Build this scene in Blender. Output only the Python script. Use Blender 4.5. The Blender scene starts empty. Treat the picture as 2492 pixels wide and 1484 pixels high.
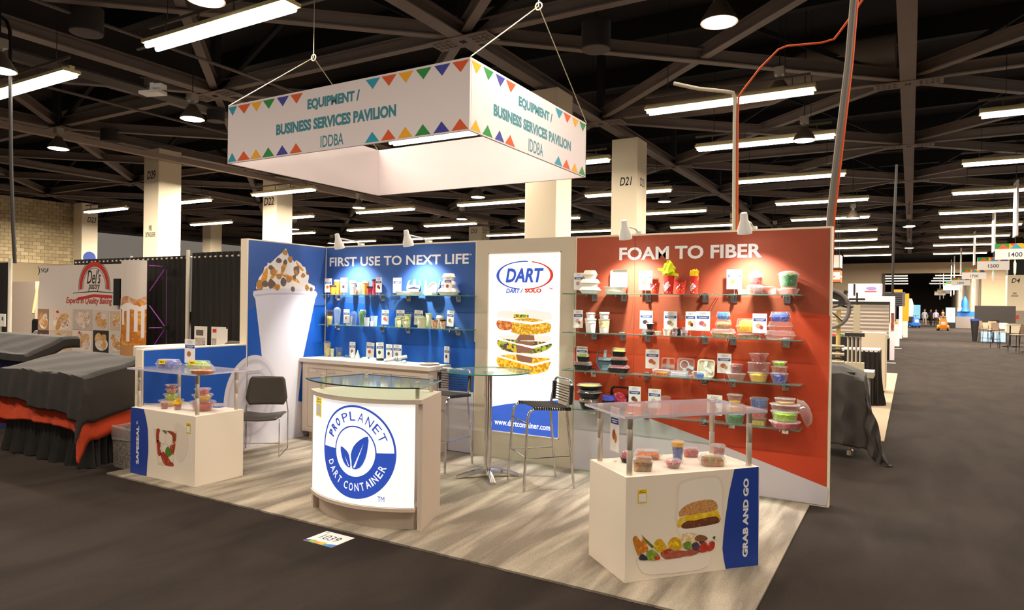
import bpy, math, random
from mathutils import Vector, Matrix
random.seed(7)
PI = math.pi
SC = bpy.context.scene
COL = SC.collection

# ---------------------------------------------------------------- camera
cam = bpy.data.cameras.new('camera')
cam.sensor_width = 36.0
cam.lens = 24.0496
cam.clip_end = 400
cam_o = bpy.data.objects.new('camera', cam)
COL.objects.link(cam_o)
cr, cu, cf = [(0.8641, 0.5031, 0.014), (-0.013, -0.0056, 0.9999), (-0.5031, 0.8642, -0.0017)]
cam_o.matrix_world = Matrix(((cr[0], cu[0], -cf[0], 6.6213), (cr[1], cu[1], -cf[1], -6.5405), (cr[2], cu[2], -cf[2], 1.7268), (0, 0, 0, 1)))
SC.camera = cam_o
# ---------------------------------------------------------------- world, exposure
w = bpy.data.worlds.new('world')
SC.world = w
w.use_nodes = True
w.node_tree.nodes['Background'].inputs[0].default_value = (1.0, 0.86, 0.72, 1)
w.node_tree.nodes['Background'].inputs[1].default_value = 0.10
vs = SC.view_settings
vs.view_transform = 'Standard'
try:
    vs.look = 'None'
except Exception:
    pass
vs.exposure = 0.85
vs.gamma = 1.0
vs.use_curve_mapping = False
SC.cycles.max_bounces = 8
SC.cycles.transparent_max_bounces = 24
SC.cycles.sample_clamp_indirect = 4.0
WARM = (1.0, 0.86, 0.70)
COOL = (1.0, 0.96, 0.92)
HALL_W = 165.0      # watts of one hall strip light
UP_W = 2.0         # its light towards the deck
SPOT_W = 115.0       # one white arm lamp on the stand

def area_light(name, loc, sx, sy, watts, color, up=False, parent=None):
    l = bpy.data.lights.new(name, 'AREA')
    l.shape = 'RECTANGLE'
    l.size = sx
    l.size_y = sy
    l.energy = watts
    l.color = color
    o = bpy.data.objects.new(name, l)
    COL.objects.link(o)
    o.location = loc
    if up:
        o.rotation_euler = (PI, 0, 0)
    if parent:
        o.parent = parent
    return o

# ---------------------------------------------------------------- materials
def lin(c):
    c = c / 255.0
    return c / 12.92 if c <= 0.04045 else ((c + 0.055) / 1.055) ** 2.4

def S(r, g, b):
    return (lin(r), lin(g), lin(b), 1)

MATS = {}
def mat(name, rgb, rough=0.6, metal=0.0, spec=0.4, emit=0.0, noise=0.0, nscale=30.0, bump=0.0, stretch=None, coat=0.0):
    if name in MATS:
        return MATS[name]
    m = bpy.data.materials.new(name)
    m.use_nodes = True
    nt = m.node_tree
    b = nt.nodes['Principled BSDF']
    c = S(*rgb)
    b.inputs['Base Color'].default_value = c
    b.inputs['Roughness'].default_value = rough
    b.inputs['Metallic'].default_value = metal
    b.inputs['Specular IOR Level'].default_value = spec
    if coat:
        b.inputs['Coat Weight'].default_value = coat
    if emit:
        b.inputs['Emission Color'].default_value = c
        b.inputs['Emission Strength'].default_value = emit
    tc = None
    if noise or bump:
        tc = nt.nodes.new('ShaderNodeTexCoord')
        src = tc.outputs['Object']
        if stretch:
            mp = nt.nodes.new('ShaderNodeMapping')
            mp.inputs['Scale'].default_value = stretch
            nt.links.new(src, mp.inputs['Vector'])
            src = mp.outputs['Vector']
        n = nt.nodes.new('ShaderNodeTexNoise')
        n.inputs['Scale'].default_value = nscale
        n.inputs['Detail'].default_value = 5
        nt.links.new(src, n.inputs['Vector'])
        if noise:
            mx = nt.nodes.new('ShaderNodeMix')
            mx.data_type = 'RGBA'
            mx.inputs[6].default_value = tuple(v * (1 - noise) for v in c[:3]) + (1,)
            mx.inputs[7].default_value = tuple(min(1, v * (1 + noise)) for v in c[:3]) + (1,)
            nt.links.new(n.outputs['Fac'], mx.inputs[0])
            nt.links.new(mx.outputs[2], b.inputs['Base Color'])
            if emit:
                nt.links.new(mx.outputs[2], b.inputs['Emission Color'])
        if bump:
            bp = nt.nodes.new('ShaderNodeBump')
            bp.inputs['Strength'].default_value = bump
            bp.inputs['Distance'].default_value = 0.01
            nt.links.new(n.outputs['Fac'], bp.inputs['Height'])
            nt.links.new(bp.outputs['Normal'], b.inputs['Normal'])
    MATS[name] = m
    return m

def clear(name, tint=(255, 255, 255), face=0.10, edge=0.55, white=0.5):
    """clear plastic or glass sheet: see-through head on, whiter and glossy at grazing angles"""
    if name in MATS:
        return MATS[name]
    m = bpy.data.materials.new(name)
    m.use_nodes = True
    nt = m.node_tree
    nt.nodes.remove(nt.nodes['Principled BSDF'])
    out = nt.nodes['Material Output']
    t = nt.nodes.new('ShaderNodeBsdfTransparent')
    t.inputs[0].default_value = S(*tint)
    d = nt.nodes.new('ShaderNodeBsdfDiffuse')
    d.inputs[0].default_value = (0.8, 0.8, 0.8, 1)
    g = nt.nodes.new('ShaderNodeBsdfGlossy')
    g.inputs['Roughness'].default_value = 0.06
    g.inputs[0].default_value = (0.95, 0.95, 0.95, 1)
    m2 = nt.nodes.new('ShaderNodeMixShader')
    m2.inputs[0].default_value = 1 - white
    nt.links.new(d.outputs[0], m2.inputs[1])
    nt.links.new(g.outputs[0], m2.inputs[2])
    lw = nt.nodes.new('ShaderNodeLayerWeight')
    lw.inputs['Blend'].default_value = 0.25
    mr = nt.nodes.new('ShaderNodeMapRange')
    mr.inputs[3].default_value = face
    mr.inputs[4].default_value = edge
    nt.links.new(lw.outputs['Facing'], mr.inputs[0])
    mx = nt.nodes.new('ShaderNodeMixShader')
    nt.links.new(mr.outputs[0], mx.inputs[0])
    nt.links.new(t.outputs[0], mx.inputs[1])
    nt.links.new(m2.outputs[0], mx.inputs[2])
    nt.links.new(mx.outputs[0], out.inputs[0])
    MATS[name] = m
    return m

def speck(name, cols, scale=60.0, rough=0.6, emit=0.0, kind='v'):
    """a print or food surface broken into patches of several colours"""
    if name in MATS:
        return MATS[name]
    m = bpy.data.materials.new(name)
    m.use_nodes = True
    nt = m.node_tree
    b = nt.nodes['Principled BSDF']
    b.inputs['Roughness'].default_value = rough
    tc = nt.nodes.new('ShaderNodeTexCoord')
    if kind == 'v':
        v = nt.nodes.new('ShaderNodeTexVoronoi')
        v.inputs['Scale'].default_value = scale
        fac = v.outputs['Color']
    else:
        v = nt.nodes.new('ShaderNodeTexNoise')
        v.inputs['Scale'].default_value = scale
        v.inputs['Detail'].default_value = 6
        v.inputs['Distortion'].default_value = 1.0
        fac = v.outputs['Fac']
    nt.links.new(tc.outputs['Object'], v.inputs['Vector'])
    r = nt.nodes.new('ShaderNodeValToRGB')
    els = r.color_ramp.elements
    n = len(cols)
    lo, hi = (0.0, 1.0) if kind == 'v' else (0.32, 0.68)
    for i in range(n):
        p = lo + (hi - lo) * i / max(1, n - 1)
        if i < 2:
            e = els[i]
            e.position = p
        else:
            e = els.new(p)
        e.color = S(*cols[i])
    if n > 2:
        pass
    if kind == 'v':
        r.color_ramp.interpolation = 'CONSTANT'
        for i, e in enumerate(els):
            e.position = i / n
    nt.links.new(fac, r.inputs[0])
    nt.links.new(r.outputs[0], b.inputs['Base Color'])
    if emit:
        nt.links.new(r.outputs[0], b.inputs['Emission Color'])
        b.inputs['Emission Strength'].default_value = emit
    MATS[name] = m
    return m

# ---------------------------------------------------------------- mesh builder
def rrect(w, d, r, n=4):
    r = min(r, w / 2 - 1e-4, d / 2 - 1e-4)
    pts = []
    for cx, cy, a0 in ((w / 2 - r, d / 2 - r, 0), (-w / 2 + r, d / 2 - r, PI / 2), (-w / 2 + r, -d / 2 + r, PI), (w / 2 - r, -d / 2 + r, 1.5 * PI)):
        for i in range(n + 1):
            a = a0 + PI / 2 * i / n
            pts.append((cx + r * math.cos(a), cy + r * math.sin(a)))
    return pts

def circ(r, n=24, a0=0.0):
    return [(r * math.cos(a0 + 2 * PI * i / n), r * math.sin(a0 + 2 * PI * i / n)) for i in range(n)]

class MB:
    def __init__(self):
        self.v, self.f = [], []
    def add(self, vs, fs):
        k = len(self.v)
        self.v += [tuple(p) for p in vs]
        self.f += [tuple(i + k for i in f) for f in fs]
        return self
    def box(self, x0, y0, z0, x1, y1, z1):
        return self.add([(x0, y0, z0), (x1, y0, z0), (x1, y1, z0), (x0, y1, z0), (x0, y0, z1), (x1, y0, z1), (x1, y1, z1), (x0, y1, z1)],
                        [(3, 2, 1, 0), (4, 5, 6, 7), (0, 1, 5, 4), (1, 2, 6, 5), (2, 3, 7, 6), (3, 0, 4, 7)])
    def obox(self, c, ax, ay, az):
        """box from its centre and three half-axis vectors"""
        c, ax, ay, az = Vector(c), Vector(ax), Vector(ay), Vector(az)
        vs = [c + sx * ax + sy * ay + sz * az for sz in (-1, 1) for sx, sy in ((-1, -1), (1, -1), (1, 1), (-1, 1))]
        return self.add(vs, [(3, 2, 1, 0), (4, 5, 6, 7), (0, 1, 5, 4), (1, 2, 6, 5), (2, 3, 7, 6), (3, 0, 4, 7)])
    def bar(self, a, b, wdt, hgt, up=(0, 0, 1)):
        a, b = Vector(a), Vector(b)
        d = (b - a)
        s = d.cross(Vector(up))
        if s.length < 1e-6:
            s = d.cross(Vector((1, 0, 0)))
        s.normalize()
        u = s.cross(d).normalized()
        return self.obox((a + b) / 2, d / 2, s * wdt / 2, u * hgt / 2)
    def loft(self, rings, cap0=True, cap1=True):
        n = len(rings[0])
        k = len(self.v)
        for r in rings:
            self.v += [tuple(p) for p in r]
        for i in range(len(rings) - 1):
            for j in range(n):
                a, b = k + i * n + j, k + i * n + (j + 1) % n
                self.f.append((a, b, b + n, a + n))
        if cap0:
            self.f.append(tuple(k + j for j in reversed(range(n))))
        if cap1:
            self.f.append(tuple(k + (len(rings) - 1) * n + j for j in range(n)))
        return self
    def lathe(self, prof, n=24, c=(0, 0, 0), cap0=True, cap1=True):
        return self.loft([[(c[0] + x, c[1] + y, c[2] + z) for x, y in circ(max(r, 1e-4), n)] for r, z in prof], cap0, cap1)
    def shape(self, ring, prof, cap0=True, cap1=True):
        return self.loft([[(x * s, y * s, z) for x, y in ring] for s, z in prof], cap0, cap1)
    def tube(self, path, r, n=8, closed=False):
        pts = [Vector(p) for p in path]
        rings = []
        m = len(pts)
        prev = None
        for i, p in enumerate(pts):
            if closed:
                t = pts[(i + 1) % m] - pts[i - 1]
            else:
                t = pts[min(i + 1, m - 1)] - pts[max(i - 1, 0)]
            t.normalize()
            if prev is None:
                s = t.cross(Vector((0, 0, 1)))
                if s.length < 1e-3:
                    s = t.cross(Vector((1, 0, 0)))
            else:
                s = prev - t * prev.dot(t)
            s.normalize()
            prev = s
            u = t.cross(s)
            rings.append([p + r * (math.cos(2 * PI * j / n) * s + math.sin(2 * PI * j / n) * u) for j in range(n)])
        if closed:
            rings.append(rings[0])
            return self.loft(rings, False, False)
        return self.loft(rings)
    def prism(self, poly, z0, z1):
        return self.loft([[(x, y, z0) for x, y in poly], [(x, y, z1) for x, y in poly]])
    def grid(self, fn, nu, nv):
        k = len(self.v)
        for i in range(nu + 1):
            for j in range(nv + 1):
                self.v.append(tuple(fn(i / nu, j / nv)))
        for i in range(nu):
            for j in range(nv):
                a = k + i * (nv + 1) + j
                self.f.append((a, a + nv + 1, a + nv + 2, a + 1))
        return self
    def build(self, name, m=None, parent=None, smooth=False, loc=(0, 0, 0), rot=(0, 0, 0), bevel=0.0):
        me = bpy.data.meshes.new(name)
        me.from_pydata(self.v, [], self.f)
        if smooth:
            me.polygons.foreach_set('use_smooth', [True] * len(me.polygons))
        if m:
            me.materials.append(m)
        me.update()
        o = bpy.data.objects.new(name, me)
        COL.objects.link(o)
        o.location = loc
        o.rotation_euler = rot
        if parent:
            o.parent = parent
        if bevel:
            bv = o.modifiers.new('bevel', 'BEVEL')
            bv.width = bevel
            bv.segments = 2
            bv.limit_method = 'ANGLE'
        if smooth and not bevel:
            try:
                me.set_sharp_from_angle(angle=math.radians(40))
            except Exception:
                pass
        return o

def tag(o, label, cat, group=None, kind=None):
    if label:
        o['label'] = label
    if cat:
        o['category'] = cat
    if group:
        o['group'] = group
    if kind:
        o['kind'] = kind
    return o

def thing(name, label, cat, loc=(0, 0, 0), rz=0.0, group=None, rx=0.0):
    o = bpy.data.objects.new(name, None)
    o.empty_display_size = 0.05
    COL.objects.link(o)
    o.location = loc
    o.rotation_euler = (rx, 0, rz)
    return tag(o, label, cat, group)

def struct(o):
    o['kind'] = 'structure'
    return o

def dup(o, parent=None):
    c = o.copy()
    COL.objects.link(c)
    if parent:
        c.parent = parent
    for ch in list(o.children):
        dup(ch, c)
    return c

# ---------------------------------------------------------------- flat print on a surface
class Frame:
    """a plane: origin o, unit directions u (right) and v (up), normal n towards the viewer"""
    def __init__(self, o, u, v=(0, 0, 1), warp=None):
        self.o, self.u, self.v = Vector(o), Vector(u).normalized(), Vector(v).normalized()
        self.n = self.u.cross(self.v)
        self.warp = warp
    def at(self, a, b, off=0.0):
        if self.warp:
            return self.warp(a, b, off)
        return self.o + self.u * a + self.v * b + self.n * off

def smooth_poly(pts, k=3):
    """closed Catmull-Rom through the points"""
    n = len(pts)
    out = []
    for i in range(n):
        p0, p1, p2, p3 = pts[i - 1], pts[i], pts[(i + 1) % n], pts[(i + 2) % n]
        for j in range(k):
            t = j / k
            out.append(tuple(0.5 * (2 * p1[q] + (p2[q] - p0[q]) * t + (2 * p0[q] - 5 * p1[q] + 4 * p2[q] - p3[q]) * t * t + (3 * p1[q] - p0[q] - 3 * p2[q] + p3[q]) * t ** 3) for q in (0, 1)))
    return out

def decal(name, pts, fr, m, parent, off=0.0008, smooth=0):
    if smooth:
        pts = smooth_poly(pts, smooth)
    me = bpy.data.meshes.new(name)
    me.from_pydata([tuple(fr.at(a, b, off)) for a, b in pts], [], [tuple(range(len(pts)))])
    p = me.polygons[0]
    me.update()
    if p.normal.dot(fr.n) < 0:
        me.flip_normals()
    me.materials.append(m)
    o = bpy.data.objects.new(name, me)
    COL.objects.link(o)
    o.parent = parent
    return o

def decals(name, polys, fr, m, parent, off=0.0008, smooth=0):
    """several pieces of one print in one mesh"""
    vs, fs = [], []
    for pts in polys:
        if smooth:
            pts = smooth_poly(pts, smooth)
        k = len(vs)
        vs += [tuple(fr.at(a, b, off)) for a, b in pts]
        fs.append(tuple(range(k, k + len(pts))))
    me = bpy.data.meshes.new(name)
    me.from_pydata(vs, [], fs)
    me.materials.append(m)
    o = bpy.data.objects.new(name, me)
    COL.objects.link(o)
    o.parent = parent
    return o

def ring_decal(name, c, ra, rb, fr, m, parent, off=0.001, a0=0.0, a1=2 * PI, n=64, ry=1.0):
    vs, fs = [], []
    m_ = 5
    for i in range(n + 1):
        a = a0 + (a1 - a0) * i / n
        for j in range(m_ + 1):
            r = ra + (rb - ra) * j / m_
            vs.append(tuple(fr.at(c[0] + r * math.cos(a), c[1] + r * ry * math.sin(a), off)))
    for i in range(n):
        for j in range(m_):
            k = i * (m_ + 1) + j
            fs.append((k, k + 1, k + m_ + 2, k + m_ + 1))
    me = bpy.data.meshes.new(name)
    me.from_pydata(vs, [], fs)
    me.materials.append(m)
    o = bpy.data.objects.new(name, me)
    COL.objects.link(o)
    o.parent = parent
    return o

TXT = {}
def text_mesh(s, bold=0.0, shear=0.0, space=1.0):
    key = (s, bold, shear, space)
    if key in TXT:
        return TXT[key]
    c = bpy.data.curves.new('text', 'FONT')
    c.body = s
    c.size = 1.0
    c.offset = bold
    c.shear = shear
    c.space_character = space
    c.resolution_u = 3
    c.fill_mode = 'FRONT'
    o = bpy.data.objects.new('text', c)
    COL.objects.link(o)
    dg = bpy.context.evaluated_depsgraph_get()
    me = bpy.data.meshes.new_from_object(o.evaluated_get(dg))
    vs = [tuple(v.co) for v in me.vertices]
    fs = [tuple(p.vertices) for p in me.polygons]
    bpy.data.objects.remove(o)
    bpy.data.meshes.remove(me)
    bpy.data.curves.remove(c)
    xs = [v[0] for v in vs]
    ys = [v[1] for v in vs]
    x0, x1, y0, y1 = min(xs), max(xs), min(ys), max(ys)
    vs = [((x - x0) / (x1 - x0), (y - y0) / (y1 - y0)) for x, y, _ in vs]
    TXT[key] = (vs, fs, (x1 - x0) / (y1 - y0))
    return TXT[key]

def text(s, box, fr, m, parent, bold=0.02, shear=0.0, off=0.0016, rot=0, arc=None, name='lettering', space=1.0):
    """s fitted into box (u0,v0,u1,v1); rot=90 turns it to read upwards; arc=(cu,cv,r0,r1,a0,a1)"""
    vs, fs, asp = text_mesh(s, bold, shear, space)
    out = []
    for x, y in vs:
        if arc:
            cu_, cv_, r0, r1, a0, a1 = arc
            r = r0 + (r1 - r0) * y
            a = a0 + (a1 - a0) * x
            p = (cu_ + r * math.cos(a), cv_ + r * math.sin(a))
        elif rot == 90:
            p = (box[2] - (box[2] - box[0]) * y, box[1] + (box[3] - box[1]) * x)
        else:
            p = (box[0] + (box[2] - box[0]) * x, box[1] + (box[3] - box[1]) * y)
        out.append(tuple(fr.at(p[0], p[1], off)))
    me = bpy.data.meshes.new(name)
    me.from_pydata(out, [], fs)
    me.materials.append(m)
    o = bpy.data.objects.new(name, me)
    COL.objects.link(o)
    o.parent = parent
    return o

def rect(u0, v0, u1, v1):
    return [(u0, v0), (u1, v0), (u1, v1), (u0, v1)]

def ell(cx, cy, rx, ry, n=20, rot=0.0):
    return [(cx + rx * math.cos(a) * math.cos(rot) - ry * math.sin(a) * math.sin(rot), cy + rx * math.cos(a) * math.sin(rot) + ry * math.sin(a) * math.cos(rot)) for a in (2 * PI * i / n for i in range(n))]

# ================================================================ the hall
def carpet_mat(name, dark, light, streak=False):
    m = bpy.data.materials.new(name)
    m.use_nodes = True
    nt = m.node_tree
    b = nt.nodes['Principled BSDF']
    b.inputs['Roughness'].default_value = 0.95
    b.inputs['Specular IOR Level'].default_value = 0.1
    tc = nt.nodes.new('ShaderNodeTexCoord')
    fine = nt.nodes.new('ShaderNodeTexNoise')
    fine.inputs['Scale'].default_value = 160
    fine.inputs['Detail'].default_value = 3
    nt.links.new(tc.outputs['Object'], fine.inputs['Vector'])
    big = nt.nodes.new('ShaderNodeTexNoise')
    big.inputs['Scale'].default_value = 2.6 if not streak else 2.2
    big.inputs['Detail'].default_value = 4
    big.inputs['Distortion'].default_value = 0.6
    mp = nt.nodes.new('ShaderNodeMapping')
    mp.inputs['Scale'].default_value = (1.0, 0.35, 1) if not streak else (1, 1, 1)
    nt.links.new(tc.outputs['Object'], mp.inputs['Vector'])
    nt.links.new(mp.outputs['Vector'], big.inputs['Vector'])
    last = big.outputs['Fac']
    if streak:
        # vacuum strokes: sheen of brushed pile painted as soft colour bands in several directions
        prev = None
        for ang, sx, off in ((0.5, 4.2, 0), (-0.45, 4.8, 7.3), (1.25, 4.0, 3.1)):
            mp2 = nt.nodes.new('ShaderNodeMapping')
            mp2.vector_type = 'POINT'
            mp2.inputs['Location'].default_value = (off, off, 0)
            mp2.inputs['Rotation'].default_value = (0, 0, ang)
            mp2.inputs['Scale'].default_value = (sx, 0.55, 1)
            nt.links.new(tc.outputs['Object'], mp2.inputs['Vector'])
            sn = nt.nodes.new('ShaderNodeTexNoise')
            sn.inputs['Scale'].default_value = 1.0
            sn.inputs['Detail'].default_value = 3
            sn.inputs['Distortion'].default_value = 0.35
            nt.links.new(mp2.outputs['Vector'], sn.inputs['Vector'])
            if prev is None:
                prev = sn.outputs['Fac']
            else:
                mxm = nt.nodes.new('ShaderNodeMath')
                mxm.operation = 'MAXIMUM'
                nt.links.new(prev, mxm.inputs[0])
                nt.links.new(sn.outputs['Fac'], mxm.inputs[1])
                prev = mxm.outputs[0]
        last = prev
    ramp = nt.nodes.new('ShaderNodeValToRGB')
    ramp.color_ramp.elements[0].position = 0.36 if not streak else 0.5
    ramp.color_ramp.elements[1].position = 0.62 if not streak else 0.72
    ramp.color_ramp.elements[0].color = S(*dark)
    ramp.color_ramp.elements[1].color = S(*light)
    nt.links.new(last, ramp.inputs[0])
    mx = nt.nodes.new('ShaderNodeMix')
    mx.data_type = 'RGBA'
    mx.blend_type = 'MULTIPLY'
    mx.inputs[0].default_value = 0.75
    r2 = nt.nodes.new('ShaderNodeValToRGB')
    r2.color_ramp.elements[0].position = 0.3
    r2.color_ramp.elements[1].position = 0.7
    r2.color_ramp.elements[0].color = (0.45, 0.45, 0.45, 1)
    r2.color_ramp.elements[1].color = (1, 1, 1, 1)
    nt.links.new(fine.outputs['Fac'], r2.inputs[0])
    nt.links.new(ramp.outputs[0], mx.inputs[6])
    nt.links.new(r2.outputs[0], mx.inputs[7])
    nt.links.new(mx.outputs[2], b.inputs['Base Color'])
    bp = nt.nodes.new('ShaderNodeBump')
    bp.inputs['Strength'].default_value = 0.5
    bp.inputs['Distance'].default_value = 0.01
    nt.links.new(fine.outputs['Fac'], bp.inputs['Height'])
    nt.links.new(bp.outputs['Normal'], b.inputs['Normal'])
    return m

M_FLOOR = carpet_mat('dark aisle carpet', (50, 43, 39), (60, 52, 47))
M_BOOTH = carpet_mat('pale stand carpet', (138, 128, 114), (205, 192, 172), True)
M_BLACK = mat('black steel', (16, 14, 14), 0.7)
M_DECK = mat('black roof deck', (24, 20, 19), 0.85, noise=0.3, nscale=1.5, stretch=(0.3, 12, 1))
M_TRUSS = mat('greyed truss paint', (112, 99, 92), 0.7, noise=0.15, nscale=2)
M_WALLP = mat('beige wall paint', (205, 186, 158), 0.8)
M_COLUMN = mat('cream column paint', (226, 212, 186), 0.75)
M_INK = mat('black sign ink', (22, 20, 22), 0.6)
M_WHITE = mat('white plastic', (238, 236, 232), 0.45)

struct(MB().box(-80, -16, -0.3, 26, 160, 0).build('floor', M_FLOOR))
ceiling = struct(MB().box(-80, -6, 9.8, 26, 160, 10.2).build('ceiling', M_DECK))

# block wall on the left, each block in view a piece of its own
wl = struct(MB().box(-36.6, -16, 0, -36.06, 15.2, 7.25).build('wall_left', mat('mortar', (150, 136, 110), 0.9)))
brick_cols = [mat('block %d' % i, c, 0.9, noise=0.12, nscale=14) for i, c in enumerate([(196, 178, 140), (186, 168, 132), (205, 188, 150), (178, 160, 126)])]
bm_ = [MB().box(-0.05, 0.008, 0.008, 0.0, 0.392, 0.192).build('brick', c, wl) for c in brick_cols]
ybr = [10.1 + 0.4 * i for i in range(14)]
first = [True] * 4
for zi in range(18):
    for i, yb in enumerate(ybr):
        k = random.choice((0, 0, 1, 2, 3))
        if first[k]:
            b_ = bm_[k]
            first[k] = False
        else:
            b_ = bm_[k].copy()
            COL.objects.link(b_)
        b_.location = (-36.01 + random.uniform(-.004, .004), yb + (0.2 if zi % 2 else 0), 3.64 + 0.2 * zi)

# far wall with its wide opening, and the next hall behind it
wb = struct(MB().box(-4, 76, 0, 4.2, 76.6, 6.6).box(12.6, 76, 0, 26, 76.6, 6.6).box(4.2, 76, 5.5, 12.6, 76.6, 6.6).build('wall_back', M_WALLP))
struct(MB().box(-80, 140, 0, 26, 140.5, 9.8).build('wall_far', mat('grey brown end wall', (52, 46, 42), 0.9)))
struct(MB().box(13.0, 76.6, 0, 13.4, 140, 6.6).build('wall_right', M_WALLP))
struct(MB().box(12.7, 75.8, 0, 15.4, 75.95, 4.9).build('door_1', mat('sliding door', (190, 168, 138), .8)))
struct(MB().box(21, 20, 0, 21.5, 140, 6.6).build('wall_right', M_WALLP))
struct(MB().box(4.0, 75.9, 0, 4.3, 75.99, 5.5).box(12.5, 75.9, 0, 12.8, 75.99, 5.5).build('trim_1', mat('opening trim', (110, 98, 86), 0.8)))

# lower truss grid of the roof: chords, braces and bolted plates
GX = [6.5 + 8.15 * k for k in range(-7, 3)]
GY = [-2.0 + 7.45 * k for k in range(0, 11)]
ZT = 7.3
def beam(a, b, wdt=0.26, name='truss_beam'):
    return MB().bar(a, b, wdt, 0.03).bar((a[0], a[1], a[2] + 0.13), (b[0], b[1], b[2] + 0.13), 0.03, 0.23).bar((a[0], a[1], a[2] + 0.26), (b[0], b[1], b[2] + 0.26), wdt, 0.03).build(name, M_TRUSS, ceiling)
for gx in GX:
    beam((gx, GY[0] - 3, ZT), (gx, GY[-1], ZT), 0.34)
for gy in GY:
    beam((GX[0], gy, ZT + 0.06), (GX[-1], gy, ZT + 0.06), 0.2)
dx, dy = GX[1] - GX[0], GY[1] - GY[0]
d1 = beam((0, 0, ZT + 0.03), (dx, dy, ZT + 0.03), 0.2, 'truss_brace')
d2 = beam((0, dy, ZT + 0.1), (dx, 0, ZT + 0.1), 0.2, 'truss_brace')
pl = MB().box(-0.75, -0.28, ZT - 0.03, 0.75, 0.28, ZT - 0.015)
for sx in (-1, 1):
    for i in range(4):
        for j in range(3):
            px_, py_ = sx * (0.28 + 0.12 * i), -0.14 + 0.14 * j
            pl.box(px_ - 0.03, py_ - 0.03, ZT - 0.05, px_ + 0.03, py_ + 0.03, ZT - 0.03)
pl0 = pl.build('gusset_plate', M_TRUSS, ceiling)
# upper structure: joists under the deck, posts and web members
jo = MB().box(-70, -0.12, 9.2, 26, 0.12, 9.78).build('roof_joist', M_BLACK, ceiling)
jo.location = (0, -3, 0)
for k in range(1, 16):
    j = jo.copy()
    COL.objects.link(j)
    j.location = (0, -3 + 3.725 * k, 0)
web = MB().bar((0, 0, ZT), (dx / 2, 0, 9.6), 0.12, 0.12).bar((dx, 0, ZT), (dx / 2, 0, 9.6), 0.12, 0.12).bar((0, 0, ZT), (0, 0, 9.7), 0.2, 0.2).build('truss_web', M_BLACK, ceiling)
web.location = (GX[0], GY[0], 0)
used = False
for i, gx in enumerate(GX[:-1]):
    for j, gy in enumerate(GY[:-1]):
        if not used:
            d1.location = d2.location = pl0.location = (gx, gy, 0)
            used = True
            continue
        for src_ in (d1, d2, pl0, web):
            c = src_.copy()
            COL.objects.link(c)
            c.location = (gx, gy, 0)
# big girder and grey soffit panels at the upper left
g = MB().box(-0.2, -4, 7.35, 0.2, 40, 8.6).box(-0.32, -4, 7.3, 0.32, 40, 7.36)
g.build('roof_girder', mat('girder paint', (52, 46, 43), 0.7), ceiling, loc=(-11.3, 0, 0))
m_sof = mat('grey soffit panel', (120, 112, 108), 0.8)
for k in range(7):
    MB().box(-12.9, -2.4 + 2.1 * k, 7.62, -11.65, -0.4 + 2.1 * k, 7.68).build('soffit_panel', m_sof, ceiling)
MB().box(-0.12, -4, 6.72, 0.12, 30, 6.9).build('roof_girder', mat('pale flange', (150, 132, 120), 0.7), ceiling, loc=(-16.6, 0, 0))

# columns
def column(x, y, label, texts=(), ztop=7.2, s=0.9):
    t = thing('column', label, 'column', (x, y, 0))
    MB().box(-s / 2, -s / 2, 0, s / 2, s / 2, ztop).build('shaft', M_COLUMN, t, bevel=0.02)
    fy = Frame((-s / 2, -s / 2, 0), (1, 0, 0))
    fx = Frame((s / 2, -s / 2, 0), (0, 1, 0))
    for s_, face, box, sh in texts:
        text(s_, box, fy if face == 'y' else fx, M_INK, t, 0.015, sh, off=0.004)
    return t, fy, fx
column(-17.41, 8.85, 'white square column lettered D29 with a fire extinguisher stencil', [('D29', 'y', (.22, 6.1, .72, 6.4), .15), ('FIRE', 'y', (.36, 4.22, .54, 4.4), 0), ('EXTINGUISHER', 'y', (.16, 3.98, .76, 4.16), 0)])
column(-18.0, 14.7, 'white square column lettered D22 behind the cup graphic wall', [('D22', 'y', (.1, 5.95, .72, 6.3), .15)])
column(-1.53, 15.1, 'white square column lettered D21 on two faces above the orange wall', [('D21', 'y', (.3, 5.65, .72, 5.93), .2), ('D21', 'x', (.25, 5.65, .72, 5.93), .1)])
column(-1.55, 9.3, 'plain white column rising behind the white lightbox')
cd, fy_, fx_ = column(-35.0, 15.4, 'white column lettered D23 beside the block wall', [('D23', 'x', (.3, 6.1, .8, 6.42), .25)])
decal('round_sticker', ell(0.45, 4.05, 0.36, 0.36), fx_, mat('blue sticker', (28, 58, 150), 0.5), cd, 0.004)
column(-21.75, 37.1, 'distant white column lettered D13 above the blue panel', [('D13', 'y', (.2, 7.0, .75, 7.35), .25), ('D13', 'x', (.2, 7.0, .72, 7.35), .1)], ztop=8.6, s=1.15)
column(-2.43, 36.3, 'distant white column lettered D1 behind the orange cable', [('D1', 'y', (.15, 6.15, .55, 6.5), .25)], ztop=8.0)
cd, fy_, fx_ = column(13.7, 59.2, 'white column lettered D4 on the right side of the aisle', [('D4', 'y', (.25, 3.9, .8, 4.25), .25), ('FIRE', 'y', (.35, 3.0, .6, 3.15), 0), ('EXTINGUISHER', 'y', (.25, 2.8, .7, 2.95), 0)], ztop=4.5, s=1.2)
MB().box(-.5, -.64, 0.7, .5, -.6, 1.75).build('extinguisher_cabinet', mat('cabinet grey', (150, 140, 125), 0.6), cd)
decal('red_mark', rect(.45, 1.1, .75, 1.4), fy_, mat('red mark', (190, 60, 40), 0.6), cd, 0.05)
MB().box(-.55, -.55, 4.5, .55, .55, 7.3).build('black_wrap', M_BLACK, cd)
column(-36.0, 24.5, 'pale column far behind the black drape')
column(-17.8, 45, 'far white column seen low behind the left return wall', ztop=7.0)

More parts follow.
